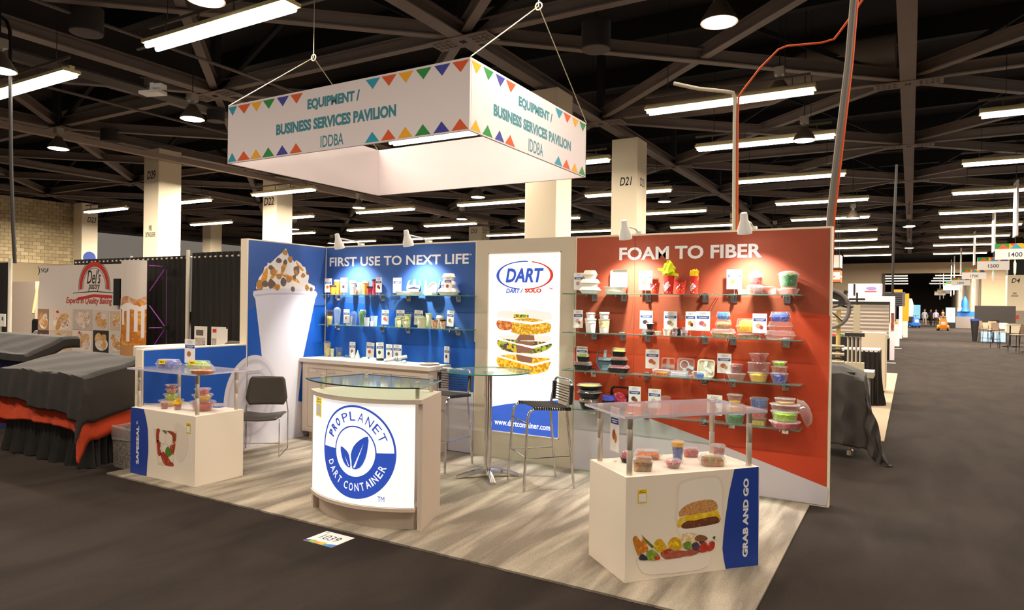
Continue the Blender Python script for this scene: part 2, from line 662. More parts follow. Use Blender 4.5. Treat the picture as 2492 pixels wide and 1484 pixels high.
# ---------------------------------------------------------------- hall lamps
M_TUBE = mat('lit tube', (255, 250, 238), 0.5, emit=7.0)
M_LENS = mat('lit lamp lens', (255, 246, 232), 0.5, emit=9.0)
M_HOUS = mat('strip housing', (225, 210, 160), 0.5)
M_CHAN = mat('strut channel', (96, 86, 74), 0.6)
M_SHADE = mat('lamp shade metal', (120, 108, 92), 0.35, metal=0.6)
LS = 3.62
def make_strip():
    t = thing('strip_light', 'x', 'light')
    MB().box(-LS / 2, -0.05, 0.1, LS / 2, 0.05, 0.17).box(-LS / 2, -0.17, 0.04, LS / 2, 0.17, 0.1).build('housing', M_HOUS, t)
    for sy in (-0.095, 0.095):
        MB().tube([(-LS / 2 + 0.05, sy, 0.0), (LS / 2 - 0.05, sy, 0.0)], 0.042, 6).build('lamp_tube', M_TUBE, t)
    MB().box(-LS / 2 - 0.02, -0.02, 0.34, LS / 2 - 0.1, 0.02, 0.39).build('channel', M_CHAN, t)
    c0 = MB().box(-0.01, -0.012, 0.17, 0.01, 0.012, 0.34).build('clip', M_CHAN, t)
    for k in range(4):
        c = c0 if k == 0 else c0.copy()
        if k:
            COL.objects.link(c)
        c.location = (-LS / 2 + 0.45 + k * (LS - 0.9) / 3, 0, 0)
    for xx in (-LS / 2 + 0.5, LS / 2 - 0.6):
        MB().tube([(0, 0, 0.36), (0, 0, 3.6)], 0.007, 4).build('hanger', M_BLACK, t, loc=(xx, 0, 0))
    return t
near = [
    (-3.36, 0.74, 'big strip light at the upper left over the hanging sign'),
    (-9.75, 0.84, 'strip light at the far left over the pastry banner'),
    (3.07, 8.75, 'strip light over the orange wall, behind the orange cable'),
    (3.08, 13.0, 'second strip light back over the orange wall'),
    (2.9, 18.8, 'third strip light back over the orange wall'),
    (3.3, 24.9, 'fourth strip light back over the orange wall'),
    (-4.35, 8.45, 'strip light showing through the open middle of the hanging sign'),
    (9.75, 12.5, 'strip light nearest on the right edge of the photo'),
    (9.75, 18.7, 'strip light second from the front on the right side'),
    (9.75, 24.8, 'strip light third from the front on the right side'),
]
st0 = make_strip()
for i, (x, y, lab) in enumerate(near):
    o = st0 if i == 0 else dup(st0)
    o.location = (x, y, 6.2)
    o['label'] = lab
    area_light('strip_glow', (0, 0, -0.06), LS, 0.3, HALL_W, WARM, parent=o)
    area_light('strip_upglow', (0, 0, 0.42), LS, 0.2, UP_W, WARM, up=True, parent=o)
# strips of the hall over and behind the camera, same grid
for i, (x, y) in enumerate([(3.2, 0.8), (9.75, 0.8), (-9.75, -5.4), (-3.3, -5.4), (3.2, -5.4), (9.75, -5.4), (9.75, 6.6), (-9.75, 7.0)]):
    if y < 0 or x == 9.75 or x == 3.2:
        area_light('hall_glow', (x, y, 6.14), LS, 0.3, HALL_W, WARM)
far = [(x, y) for x in (-29, -22.5, -16, -9.7, -3.2) for y in (13.2, 19.4, 25.6, 31.8, 44, 56)] + [(x, y) for x in (3.2, 9.75, 16) for y in (31, 37.2, 43.4, 49.6, 58)] + [(16, 18.7), (16, 24.8)]
for i, (x, y) in enumerate(far):
    o = dup(st0)
    for c in [c for c in o.children if c.type == 'LIGHT']:
        bpy.data.objects.remove(c)
    o.location = (x + random.uniform(-.3, .3), y, 6.2)
    o['label'] = 'thin far strip light hanging among the dark trusses'
    o['group'] = 'far strip lights'
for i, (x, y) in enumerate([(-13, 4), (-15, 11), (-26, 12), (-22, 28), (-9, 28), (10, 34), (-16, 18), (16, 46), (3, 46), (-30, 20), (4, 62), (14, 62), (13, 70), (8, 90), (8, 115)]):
    area_light('hall_glow', (x, y, 6.0), LS * 2, 1.5, HALL_W * 9.0, WARM)  # added wide area lights without fixtures, brightening the left and far hall
for i, y in enumerate((84, 92, 100, 110, 122)):
    for x in (4.5, 11):
        o = dup(st0)
        for c in [c for c in o.children if c.type == 'LIGHT']:
            bpy.data.objects.remove(c)
        o.location = (x, y, 5.9)
        o['label'] = 'tiny strip light in the hall beyond the wide opening'
        o['group'] = 'strip lights beyond the opening'

def make_bay():
    t = thing('high_bay_lamp', 'x', 'lamp')
    MB().lathe([(0.285, -0.34), (0.27, -0.28), (0.13, -0.06), (0.09, 0.0), (0.09, 0.02)], 24, cap0=False).build('shade', M_SHADE, t, smooth=True)
    MB().lathe([(0.26, -0.335), (0.24, -0.35), (0.02, -0.355)], 24).build('lens', M_LENS, t, smooth=True)
    MB().box(-0.1, -0.1, 0.1, 0.1, 0.1, 0.28).lathe([(0.06, 0.02), (0.05, 0.1)], 12).build('ballast', mat('ballast grey', (150, 140, 128), 0.5), t)
    MB().tube([(0, 0, 0), (0, 0, 1)], 0.012, 5).build('stem', M_BLACK, t)
    return t
def stem_of(o, z):
    for c in o.children:
        if c.name.startswith('stem'):
            c.location.z = 0.2
            c.scale.z = 9.79 - z - 0.2
bay0 = make_bay()
bays = [((1750, 45), 6.5, 'large round lamp at the top, above the orange wall'), ((468, 277), 6.5, 'round lamp left of the hanging sign'),
        ((500, 0), 6.6, 'round lamp cut by the top edge over the long strip light'), ((1896, 217), 6.5, 'round lamp just above the strip over the orange wall'),
        ((142, 352), 6.5, 'round lamp low at the far left over the block wall'), ((0, 165), 6.5, 'round lamp cut by the left edge'),
        ((1957, 338), 6.4, 'round lamp over the second strip light behind the orange wall'), ((1163, 470), 6.2, 'round lamp just under the hanging sign'),
        ((873, 500), 6.1, 'small round lamp under the left corner of the sign'), ((1617, 487), 6.1, 'small round lamp right of column D21'), ((2076, 527), 6.0, 'small round lamp right of the tall cable drop')]
BP = [(3.9853, 4.2891, 6.5), (-8.713, 4.0295, 6.5), (-2.6604, 0.0499, 6.6), (3.9591, 10.0701, 6.95), (-15.4017, 4.262, 6.5), (-8.8788, -0.0176, 6.5), (4.1906, 12.5561, 6.4), (-8.0012, 15.8173, 6.2), (-13.9586, 15.5755, 6.1), (-2.687, 22.5162, 6.6), (4.4189, 26.6545, 6.0)]
for i, ((x, y, z), (_, _, lab)) in enumerate(zip(BP, bays)):
    o = bay0 if i == 0 else dup(bay0)
    o.location = (x, y, z)
    o['label'] = lab
    stem_of(o, z)
for i, (x, y) in enumerate([(-25, 22), (-25, 34), (-13, 22), (-13, 34), (-6, 28), (0, 34), (6.5, 34), (13, 28), (13, 40), (6.5, 48), (0, 48), (-30, 30), (-20, 50)]):
    o = dup(bay0)
    o.location = (x, y, 6.3)
    stem_of(o, 6.3)
    o['label'] = 'small far round lamp glowing in the dark roof'
    o['group'] = 'far round lamps'

# dark drum speakers under the roof
M_DRUM = mat('drum black', (44, 39, 37), 0.7)
for (x, y, z, r, h), lab in zip([(-7.3984, 0.8168, 6.9, 0.3, 0.5), (-11.2367, 6.5329, 7.0, 0.25, 0.45), (1.0362, 6.292, 6.9, 0.3, 0.55), (-16.7887, 6.5457, 7.0, 0.28, 0.4)],
        ['dark drum speaker at the upper left beside the roof girder', 'dark drum speaker touching the left end of the hanging sign', 'dark drum speaker above the right corner of the sign', 'dark drum speaker low over the left girder']):
    t = thing('drum_speaker', lab, 'speaker', (x, y, z))
    MB().lathe([(r, 0.02), (r, h)], 24).build('drum_body', M_DRUM, t, smooth=True)
    MB().lathe([(r * .96, 0.0), (r * .98, 0.019)], 24).build('grille', mat('grille grey', (84, 74, 70), 0.8), t)
    MB().tube([(0, 0, h), (0, 0, 9.8 - z)], 0.012, 6).build('stem', M_BLACK, t)
# white emergency light under the girder
(x, y, z) = (-8.9109, 3.1325, 6.6)
t = thing('emergency_light', 'small white flood light box hanging under the left girder', 'light', (x, y, z), 0.3)
MB().box(-.28, -.14, -.05, .28, .14, .02).build('lamp_plate', M_WHITE, t)
MB().box(-.05, -.05, .02, .05, .05, .22).box(0.05, -.1, .08, .3, .1, .18).build('bracket', M_WHITE, t)
# round air duct and roof pipes
t = thing('air_duct', 'fat grey round air duct crossing the roof behind the orange cable', 'duct', (0, 0, 0))
dpts = [(-2.1687, 14.7505, 8.2), (-0.1976, 14.7253, 8.2), (1.5577, 14.9103, 8.2), (2.9139, 14.714, 8.2), (4.401, 13.3301, 8.2), (6.2216, 13.2796, 8.2)]
MB().tube(dpts, 0.5, 16).build('duct_pipe', mat('duct grey', (122, 108, 98), 0.5), t, smooth=True)
for k, (a, lab) in enumerate([((-12.5, 2.2, 7.1), 'thin dark roof pipe over the left drum speaker'), ((-7.4, 2.2, 7.2), 'thin dark roof pipe over the big strip light')]):
    t = thing('roof_pipe', lab, 'pipe')
    MB().tube([(a[0], -4, a[2]), (a[0], 30, a[2])], 0.035, 6).build('pipe_run', mat('pipe grey', (92, 80, 74), 0.6), t)
t = thing('sprinkler_pipe', 'pale thin pipe crossing above the hanging sign', 'pipe')
MB().tube([(-8, 2.2, 7.15), (9, 2.6, 7.15)], 0.03, 6).build('pipe_run', mat('pipe grey', (92, 80, 74), 0.6), t)

# ================================================================ the stand
M_TRIM = mat('cream aluminium edge', (242, 228, 204), 0.5)
M_GREIGE = mat('greige laminate', (212, 196, 180), 0.55, noise=0.05, nscale=5, stretch=(12, 12, 0.6))
M_BLUE = mat('blue print dark', (50, 88, 156), 0.6)
M_BLUE2 = mat('blue print bright', (18, 84, 180), 0.6)
M_RED = mat('rust print dark', (160, 72, 46), 0.6)
M_RED2 = mat('orange red print', (200, 68, 34), 0.6)
M_GREYP = mat('pale grey print', (208, 204, 212), 0.6)
M_GREYP2 = mat('pale grey print shade', (196, 191, 200), 0.6)
M_LETW = mat('white lettering', (240, 238, 240), 0.5)
M_NAVY = mat('navy label blue', (32, 64, 150), 0.55)
M_ROYAL = mat('royal blue print', (34, 66, 158), 0.55)
M_PAPER = mat('white paper', (240, 236, 230), 0.6)
M_YELLOW = mat('yellow sticker', (244, 208, 30), 0.5)
M_CHROME = mat('chrome', (215, 215, 215), 0.12, metal=1.0)
M_STEEL = mat('brushed steel', (212, 202, 184), 0.38, metal=0.55)
M_GLASS = clear('clear glass shelf', (236, 250, 244), 0.07, 0.5, 0.12)
M_GEDGE = mat('green glass edge', (70, 120, 104), 0.2)
M_ACRYL = clear('clear acrylic', (246, 244, 250), 0.10, 0.6, 0.25)
M_ACEDGE = mat('bright acrylic edge', (216, 206, 220), 0.2)
M_CLEAR = clear('clear plastic pack', (255, 255, 255), 0.14, 0.75, 0.6)
M_PURE = mat('white foam', (242, 240, 232), 0.6)

t = tag(MB().box(-0.172, -2.734, 0.0, 5.885, -0.045, 0.014).build('stand_carpet', M_BOOTH), 'pale beige carpet with vacuum streaks under the whole stand', 'carpet')

F_BACK = Frame((0, -0.046, 0), (1, 0, 0))      # faces of the back wall look towards -y
F_LEFT = Frame((0.002, 0, 0), (0, 1, 0))       # the left return looks towards +x

def wall_unit(name, label, x0, x1, face, z1=2.44):
    t = thing(name, label, 'wall panel', ((x0 + x1) / 2, 0, 0))
    f = Frame((0, 0, 0), (1, 0, 0))
    c = (x0 + x1) / 2
    MB().box(x0 - c, -0.03, 0, x1 - c, 0.06, z1).build('frame', M_TRIM, t)
    MB().box(x0 - c + 0.018, -0.034, 0.012, x1 - c - 0.018, -0.029, z1 - 0.018).build('fabric_face', face, t)
    return t, Frame((-c, -0.034, 0), (1, 0, 0))

# blue panel
tb, fb = wall_unit('display_wall', 'blue back wall panel lettered FIRST USE TO NEXT LIFE', 0.0, 2.36, M_BLUE)
decal('bright_blue_print', [(0.0344, 1.6778), (0.2526, 1.7126), (0.6057, 1.7061), (1.078, 1.6407), (1.4005, 1.5563), (1.711, 1.4654), (2.0572, 1.3412), (2.3655, 1.2867), (2.34, 0.72), (0.02, 0.7)], fb, M_BLUE2, tb)
decal('grey_print', [(0.02, 0.02), (2.34, 0.02), (2.34, 0.715), (0.02, 0.70)], fb, M_GREYP, tb, 0.0014)
text('FIRST USE TO NEXT LIFE', (0.0758, 2.1781, 2.2542, 2.2963), fb, M_LETW, tb, 0.022)
text('TM', (2.2589, 2.2723, 2.2928, 2.2912), fb, M_LETW, tb, 0.02)
# orange-red panel
tr, frd = wall_unit('display_wall', 'orange-red back wall panel lettered FOAM TO FIBER', 3.59, 6.032, M_RED)
decal('bright_red_print', [(3.5987, 1.2802), (3.8709, 1.3768), (4.2198, 1.4766), (4.5437, 1.5553), (4.7818, 1.6012), (5.1444, 1.6482), (5.4874, 1.6926), (5.7689, 1.6975), (6.0221, 1.6626), (6.01, 0.15), (3.61, 0.15)], frd, M_RED2, tr)
decal('grey_print', [(3.593, 0.7323), (3.7846, 0.7311), (4.0117, 0.7083), (4.4455, 0.6121), (4.9745, 0.4762), (5.4564, 0.3386), (6.0325, 0.1719), (6.012, 0.014), (3.61, 0.014)], frd, M_GREYP, tr, 0.0014)
decal('panel_seam', [(4.2392, 0.02), (4.2392 + 0.006, 0.02), (4.2392 + 0.006, 2.42), (4.2392, 2.42)], frd, mat('seam', (120, 52, 32), 0.7), tr, 0.0018)
text('FOAM TO FIBER', (4.0778, 2.1801, 5.4512, 2.3092), frd, M_LETW, tr, 0.03)

# light box cabinet between them
tl = thing('light_box', 'tall white backlit box with round oval logo and stacked meal trays', 'light box', (2.975, 0, 0))
LX = -2.975
mbx = MB()
mbx.box(2.36 + LX, -0.04, 0, 2.52 + LX, 0.1, 2.44).box(3.432 + LX, -0.04, 0, 3.59 + LX, 0.1, 2.44).box(2.52 + LX, -0.04, 0, 3.432 + LX, 0.1, 0.305).box(2.52 + LX, -0.04, 2.288, 3.432 + LX, 0.1, 2.44)
mbx.build('surround', mat('grey beige laminate', (205, 192, 172), 0.6), tl)
MB().box(2.52 + LX, -0.044, 0.30, 2.53 + LX, -0.02, 2.29).box(3.422 + LX, -0.044, 0.30, 3.432 + LX, -0.02, 2.29).box(2.52 + LX, -0.044, 0.30, 3.432 + LX, -0.02, 0.31).box(2.52 + LX, -0.044, 2.28, 3.432 + LX, -0.02, 2.29).build('inner_frame', M_TRIM, tl)
M_BACKLIT = mat('backlit white film', (255, 252, 250), 0.6, emit=0.40)
def glow(name, rgb, e=0.2):
    return mat(name, rgb, 0.6, emit=e)
MB().box(2.53 + LX, -0.03, 0.31, 3.422 + LX, -0.025, 2.28).build('lit_film', M_BACKLIT, tl)
fl = Frame((LX, -0.031, 0), (1, 0, 0))
G_BLUE = glow('backlit blue', (52, 92, 208))
G_RED = glow('backlit red', (214, 66, 48))
lc = (2.9801, 2.0398)
lrx, lry = 0.355, 0.158
for a0, a1, m_ in ((1.45, 4.55, G_BLUE), (-1.55, 1.3, G_RED)):
    vs_ = []
    n = 40
    for i in range(n + 1):
        a = a0 + (a1 - a0) * i / n
        vs_.append((lc[0] + lrx * math.cos(a), lc[1] + lry * math.sin(a)))
    for i in range(n, -1, -1):
        a = a0 + (a1 - a0) * i / n
        tn = 0.006 + 0.03 * abs(math.cos(a)) ** 2
        vs_.append((lc[0] + (lrx - tn) * math.cos(a), lc[1] + (lry - 0.012) * math.sin(a)))
    decal('logo_oval', vs_, fl, m_, tl, 0.001)
text('DART', (lc[0] - .235, lc[1] - .078, lc[0] + .24, lc[1] + .078), fl, G_BLUE, tl, 0.035, 0.22, 0.001)
text('TM', (lc[0] + .30, lc[1] - .155, lc[0] + .345, lc[1] - .135), fl, G_RED, tl, 0.01, 0, 0.001)
text('DART /', (2.7535, 1.8455, 2.967, 1.8959), fl, G_BLUE, tl, 0.03, 0.2, 0.001)
text('SOLO', (2.9934, 1.851, 3.1953, 1.8961), fl, G_RED, tl, 0.05, 0, 0.001)
decal('blue_wave', [(2.5322, 0.5614), (2.747, 0.6122), (2.9612, 0.6531), (3.2095, 0.6874), (3.4208, 0.7137), (3.4271, 0.3128), (2.5364, 0.3115)], fl, glow('backlit blue wave', (66, 108, 226)), tl, 0.001)
text('www.dartcontainer.com', (2.6276, 0.3809, 3.323, 0.4453), fl, M_BACKLIT, tl, 0.02, 0, 0.002)
# three stacked meal packs printed on the film
G_FOODS = [speck('backlit yellow rice', [(232, 176, 40), (205, 140, 20), (244, 208, 90), (214, 160, 30)], 60, emit=0.25), speck('backlit greens', [(120, 160, 30), (214, 190, 40), (92, 70, 80), (160, 190, 60)], 34, emit=0.25), speck('backlit pasta', [(236, 180, 20), (250, 210, 70), (214, 140, 10), (240, 196, 40)], 44, emit=0.25)]
G_PLAS = glow('backlit plastic', (226, 222, 220), 0.3)
G_BROWN = glow('backlit brown', (150, 104, 84), 0.2)
for k, (lid, food, rim) in enumerate((
        ([(2.6525, 1.6447), (2.8242, 1.6598), (2.8645, 1.6398), (2.8941, 1.6506), (3.0506, 1.6738), (3.318, 1.6395), (3.3304, 1.5645), (3.0916, 1.5334), (2.6435, 1.5657)], [(2.8268, 1.5007), (2.8559, 1.5533), (3.0133, 1.5741), (3.187, 1.5611), (3.3125, 1.5139), (3.3115, 1.4553), (3.2651, 1.4202), (2.9967, 1.389), (2.8583, 1.4066), (2.8276, 1.4488)], [(2.6085, 1.572), (3.0916, 1.5317), (3.3601, 1.5686), (3.3605, 1.5486), (3.092, 1.5045), (2.6089, 1.5474)]),
        ([(2.6673, 1.3652), (2.8784, 1.39), (3.113, 1.3982), (3.3126, 1.3883), (3.3229, 1.3301), (3.0957, 1.2769), (2.6472, 1.3382)], [(2.6477, 1.312), (2.7389, 1.3382), (2.9782, 1.325), (3.3136, 1.3214), (3.3052, 1.2624), (3.2115, 1.2161), (3.097, 1.192), (2.9015, 1.1928), (2.7613, 1.2035), (2.6692, 1.2482)], [(2.6058, 1.3578), (2.8998, 1.2961), (3.0957, 1.2735), (3.3821, 1.3525), (3.3825, 1.3292), (3.0962, 1.2464), (2.6062, 1.3332)]),
        ([(2.6809, 1.1561), (2.9015, 1.1928), (3.097, 1.1937), (3.3066, 1.1754), (3.3166, 1.1374), (3.0986, 1.0919), (2.6507, 1.1283)], [(2.6507, 1.1283), (2.8022, 1.1673), (3.0977, 1.1479), (3.307, 1.1486), (3.299, 1.0611), (3.2528, 1.0079), (3.0814, 0.9633), (2.8653, 0.9754), (2.7035, 1.0176), (2.6518, 1.0584)], [(2.6152, 1.1651), (2.9029, 1.1034), (3.0988, 1.08), (3.3407, 1.147), (3.3411, 1.1253), (3.0992, 1.0545), (2.6156, 1.1405)]))):
    decal('meal_lid', lid, fl, glow('backlit lid', (236, 230, 224), 0.30), tl, 0.0008)
    decal('meal_print', food, fl, G_FOODS[k], tl, 0.0012, 2)
    decal('meal_rim', rim, fl, glow('backlit rim', (250, 246, 242), 0.38), tl, 0.003)
for q in ([(2.8835, 1.3213), (3.1047, 1.3181), (3.0873, 1.1983), (2.9014, 1.1963)], [(2.8918, 1.1752), (3.1016, 1.1481), (3.091, 1.0897), (2.9148, 1.104)], [(2.9378, 1.3921), (3.1132, 1.3897), (3.1217, 1.3357), (2.8834, 1.3264)]):
    decal('sauce_pot_print', q, fl, G_BROWN, tl, 0.0022)
decal('onion_print', [(2.6439, 1.5395), (2.8161, 1.5437), (2.8296, 1.4489), (2.717, 1.435), (2.6514, 1.4609)], fl, speck('backlit beans', [(206, 120, 50), (190, 90, 60), (224, 160, 80)], 40, emit=0.25), tl, 0.0018, 2)
for q in ([(2.8549, 1.6137), (3.0419, 1.6123), (3.0424, 1.5782), (2.8556, 1.5705)], [(2.8276, 1.4488), (2.8302, 1.4143), (2.9968, 1.3856), (3.0938, 1.3958), (2.8276, 1.4523)]):
    decal('lettuce_print', q, fl, G_FOODS[1], tl, 0.001)

# left return wall: tall part and low part
ta = thing('return_wall', 'tall blue side wall printed with a giant white sundae cup', 'wall panel', (0, -0.626, 0))
MB().box(-0.12, -0.626, 0, -0.004, 0.595, 2.44).build('frame', M_TRIM, ta)
MB().box(-0.006, -0.61, 0.012, 0.0, 0.592, 2.425).build('fabric_face', M_BLUE, ta)
tw = thing('return_wall', 'low blue side wall behind the SAFESEAL pedestal', 'wall panel', (0, -1.8703, 0))
MB().box(-0.12, -0.6187, 0, -0.004, 0.6167, 1.2187).build('frame', M_TRIM, tw)
MB().box(-0.006, -0.602, 0.012, 0.0, 0.616, 1.206).build('fabric_face', M_BLUE2, tw)
fa = Frame((0.0, 0.626, 0), (0, 1, 0))
fw = Frame((0.0, 1.8703, 0), (0, 1, 0))
decal('bright_blue_print', [(-1.2333, 1.5944), (-1.1537, 1.6421), (-1.0251, 1.6716), (-0.6543, 1.6838), (-0.1821, 1.6658), (-0.039, 1.6772), (-0.03, 0.35), (-1.236, 0.35)], fa, M_BLUE2, ta)
decal('grey_print', [(-1.236, 0.014), (-0.034, 0.014), (-0.034, 0.35), (-0.5, 0.48), (-1.236, 0.53)], fa, M_GREYP, ta, 0.001)
decal('grey_print', [(-2.47, 0.014), (-1.254, 0.014), (-1.254, 0.53), (-1.62, 0.583), (-2.47, 0.68)], fw, M_GREYP, tw, 0.001)
M_CUPP = mat('printed cup white', (222, 220, 228), 0.6)
decal('cup_print', [(-1.1626, 1.8338), (-1.0282, 1.8564), (-0.7214, 1.8742), (-0.3595, 1.8734), (-0.1997, 1.8562), (-0.1708, 1.8197), (-0.2049, 1.7556), (-0.3025, 1.3718), (-0.4112, 0.9597), (-0.5213, 0.013), (-0.9979, 0.0124), (-1.191, 0.0215), (-1.0125, 0.9019), (-1.0596, 1.2449), (-1.1379, 1.7383), (-1.1735, 1.7953)], fa, M_CUPP, ta, 0.0016)
decal('cup_rim_print', [(-1.1446, 1.7958), (-0.907, 1.8152), (-0.6567, 1.8254), (-0.3926, 1.8206), (-0.1987, 1.8033), (-0.2054, 1.782), (-0.3922, 1.7998), (-0.6564, 1.8052), (-0.9067, 1.7955), (-1.1385, 1.7719)], fa, M_GREYP2, ta, 0.0022)
# the lid leaning against the printed cup: spans the tall and the low wall
lid_c, lid_rx, lid_ry = (-1.1714, 0.5883), 0.375, 0.50
lid_pts = ell(lid_c[0], lid_c[1], lid_rx, lid_ry, 60, -0.12)
for ymin, ymax, fr_, par in ((-1.236, 0, fa, ta), (-2.47, -1.254, fw, tw)):
    def clip(pts):
        return [(min(max(a, ymin), ymax), max(b, 0.016)) for a, b in pts]
    decal('lid_print', clip(lid_pts), fr_, mat('printed lid white', (214, 211, 220), 0.6), par, 0.0022)
    for sc in (0.9, 0.82, 0.66, 0.58):
        decal('lid_ring_print', clip(ell(lid_c[0] + .01, lid_c[1], lid_rx * sc, lid_ry * sc, 60, -0.12)), fr_, M_GREYP2 if sc in (0.9, 0.66) else M_GREYP, par, 0.0022 + (1 - sc) * 0.004)
decal('lid_tab_print', [(-1.2234, 0.9752), (-1.0611, 0.9735), (-1.0482, 0.9047), (-1.2451, 0.9102)], fa, M_CUPP, ta, 0.006, 2)
decal('lid_slot_print', [(-1.2562, 0.8968), (-1.0598, 0.8958), (-1.0595, 0.8764), (-1.2558, 0.8731)], fa, M_GREYP2, ta, 0.0066)
# sundae on top of the cup
SU = mat('printed cream', (244, 238, 228), 0.6)
ZB = 580
decal('sundae_print', [(-1.1223, 1.854), (-1.1232, 1.907), (-1.1063, 1.9461), (-1.0895, 1.995), (-1.0315, 2.0605), (-1.0146, 2.1197), (-0.9731, 2.1464), (-0.9677, 2.1809), (-0.9312, 2.1684), (-0.8649, 2.2266), (-0.7789, 2.292), (-0.7417, 2.3247), (-0.698, 2.3681), (-0.6718, 2.3298), (-0.6451, 2.271), (-0.6059, 2.2533), (-0.5594, 2.2053), (-0.5335, 2.2324), (-0.4531, 2.1961), (-0.4256, 2.1615), (-0.3849, 2.1533), (-0.3635, 2.1024), (-0.3217, 2.0626), (-0.3208, 2.0103), (-0.3267, 1.9578), (-0.2219, 1.9191), (-0.2349, 1.8607), (-0.3935, 1.8725), (-0.7214, 1.8742), (-0.9684, 1.8628)], fa, SU, ta, 0.0024, 2)
CAR = speck('printed caramel', [(232, 168, 30), (206, 130, 20), (246, 196, 70)], 30, kind='n')
for q in ([(-1.1229, 1.8877), (-1.0768, 1.9326), (-1.0541, 1.9915), (-1.0314, 2.0508), (-0.9727, 2.1219), (-0.9652, 2.0342), (-0.982, 1.9553), (-1.0285, 1.8759), (-1.099, 1.8546)], [(-0.9284, 2.0015), (-0.8866, 2.0574), (-0.8256, 2.1), (-0.825, 2.0603), (-0.8855, 1.9884), (-0.9219, 1.9771)], [(-0.7751, 2.0626), (-0.727, 2.2053), (-0.6894, 2.2378), (-0.6756, 2.1782), (-0.7, 2.1113), (-0.737, 2.0443), (-0.6605, 2.0476), (-0.5163, 2.0027), (-0.4621, 1.9429), (-0.5816, 1.9798), (-0.7111, 2.0153)], [(-0.54, 2.2269), (-0.4795, 2.174), (-0.4115, 2.126), (-0.4245, 2.0994), (-0.5056, 2.1469)], [(-0.9081, 1.8792), (-0.8599, 1.93), (-0.7725, 1.9128), (-0.8093, 1.8669)], [(-0.9608, 2.1324), (-0.9127, 2.1547), (-0.8878, 2.1265), (-0.9482, 2.0987)]):
    decal('caramel_print', q, fa, CAR, ta, 0.003, 2)
NUT = [speck('printed nuts', [(148, 100, 40), (196, 140, 60), (110, 78, 40)], 40, kind='n'), speck('printed chocolate', [(84, 66, 52), (120, 100, 84), (60, 46, 38)], 40, kind='n')]
for i, (px_, pz_, r_) in enumerate([(-0.7035, 2.3174, 0.045), (-0.8026, 2.2107, 0.04), (-0.625, 2.2318, 0.04), (-0.7015, 2.1968, 0.035), (-0.7382, 2.1194, 0.04), (-0.9089, 1.9284, 0.06), (-0.7994, 2.0216, 0.04), (-0.7228, 1.9545, 0.055), (-0.6466, 1.9875, 0.045), (-0.5183, 2.1154, 0.055), (-0.5308, 2.0738, 0.04), (-0.5562, 2.0216, 0.03), (-0.4169, 2.048, 0.035), (-0.3427, 2.0825, 0.03), (-1.0763, 1.9036, 0.06), (-0.9995, 1.9254, 0.05), (-0.822, 1.8815, 0.04), (-0.5799, 1.878, 0.035), (-0.3462, 1.8946, 0.04), (-0.2769, 1.8754, 0.03), (-0.8869, 2.0772, 0.05), (-0.9182, 2.1199, 0.03)]):
    pts = [(px_ + r_ * (0.7 + 0.5 * random.random()) * math.cos(a), pz_ + r_ * (0.7 + .5 * random.random()) * math.sin(a)) for a in (2 * PI * k / 7 for k in range(7))]
    decal('topping_print', pts, fa, NUT[i % 2], ta, 0.0036 + i * 1e-5, 2)

# ---------------------------------------------------------------- glass shelves on wall clips
def shelf(x0, x1, z, label, group, clips, y0=-0.26, y1=-0.05):
    t = thing('glass_shelf', label, 'shelf', ((x0 + x1) / 2, 0, z), group=group)
    c = (x0 + x1) / 2
    MB().box(x0 - c, y0, -0.008, x1 - c, y1, 0.0).build('glass_pane', M_GLASS, t)
    MB().box(x0 - c, y0 - 0.003, -0.008, x1 - c, y0, 0.0).box(x1 - c, y0, -0.008, x1 - c + 0.003, y1, 0).box(x0 - c - .003, y0, -0.008, x0 - c, y1, 0).build('polished_edge', M_GEDGE, t)
    for cx_ in clips:
        o = MB().box(cx_ - c - 0.03, -0.075, -0.012, cx_ - c + 0.03, -0.034, 0.012).box(cx_ - c - 0.03, -0.046, -0.075, cx_ - c + 0.03, -0.034, -0.012).box(cx_ - c - .008, -0.09, -0.05, cx_ - c + .008, -0.046, -0.012).build('wall_clip', M_CHROME, t, bevel=0.003)
        MB().lathe([(0.008, -0.03), (0.008, -0.008)], 10).build('screw_knob', M_CHROME, t, loc=(cx_ - c - 0.02, -0.2, 0))
    return t
ZB1, ZB2 = 1.813, 1.432
shelf(0.12, 1.27, ZB1, 'upper left glass shelf on the blue wall carrying coffee cups', 'shelves on the blue wall', (0.248, 0.996))
shelf(1.29, 2.37, ZB1, 'upper right glass shelf on the blue wall carrying white plates', 'shelves on the blue wall', (1.40, 2.13))
shelf(0.12, 1.27, ZB2, 'lower left glass shelf on the blue wall carrying clear cups', 'shelves on the blue wall', (0.248, 0.996))
shelf(1.29, 2.37, ZB2, 'lower right glass shelf on the blue wall carrying leaf cups', 'shelves on the blue wall', (1.40, 2.13))
ZR = (1.841, 1.448, 1.064, 0.678)
for k, (z, rn) in enumerate(zip(ZR, ('top', 'second', 'third', 'bottom'))):
    for (x0, x1, cl), cn, things_ in (((3.56, 4.235, (3.82, 4.135)), 'left', ('white foam boxes', 'white soup tubs', 'black meal trays', 'black stacked bowls')[k]), ((4.255, 5.06, (4.39, 4.952)), 'middle', ('red popcorn buckets', 'small portion cups', 'clear divided trays', 'tall clear cups')[k]), ((5.08, 5.82, (5.21, 5.673)), 'right', ('the green shred bowl', 'the yellow bag pack', 'the yellow and blue bowls', 'the lettuce bowl stack')[k])):
        shelf(x0, x1, z, '%s %s glass shelf on the orange wall carrying %s' % (rn, cn, things_), 'shelves on the orange wall', cl)

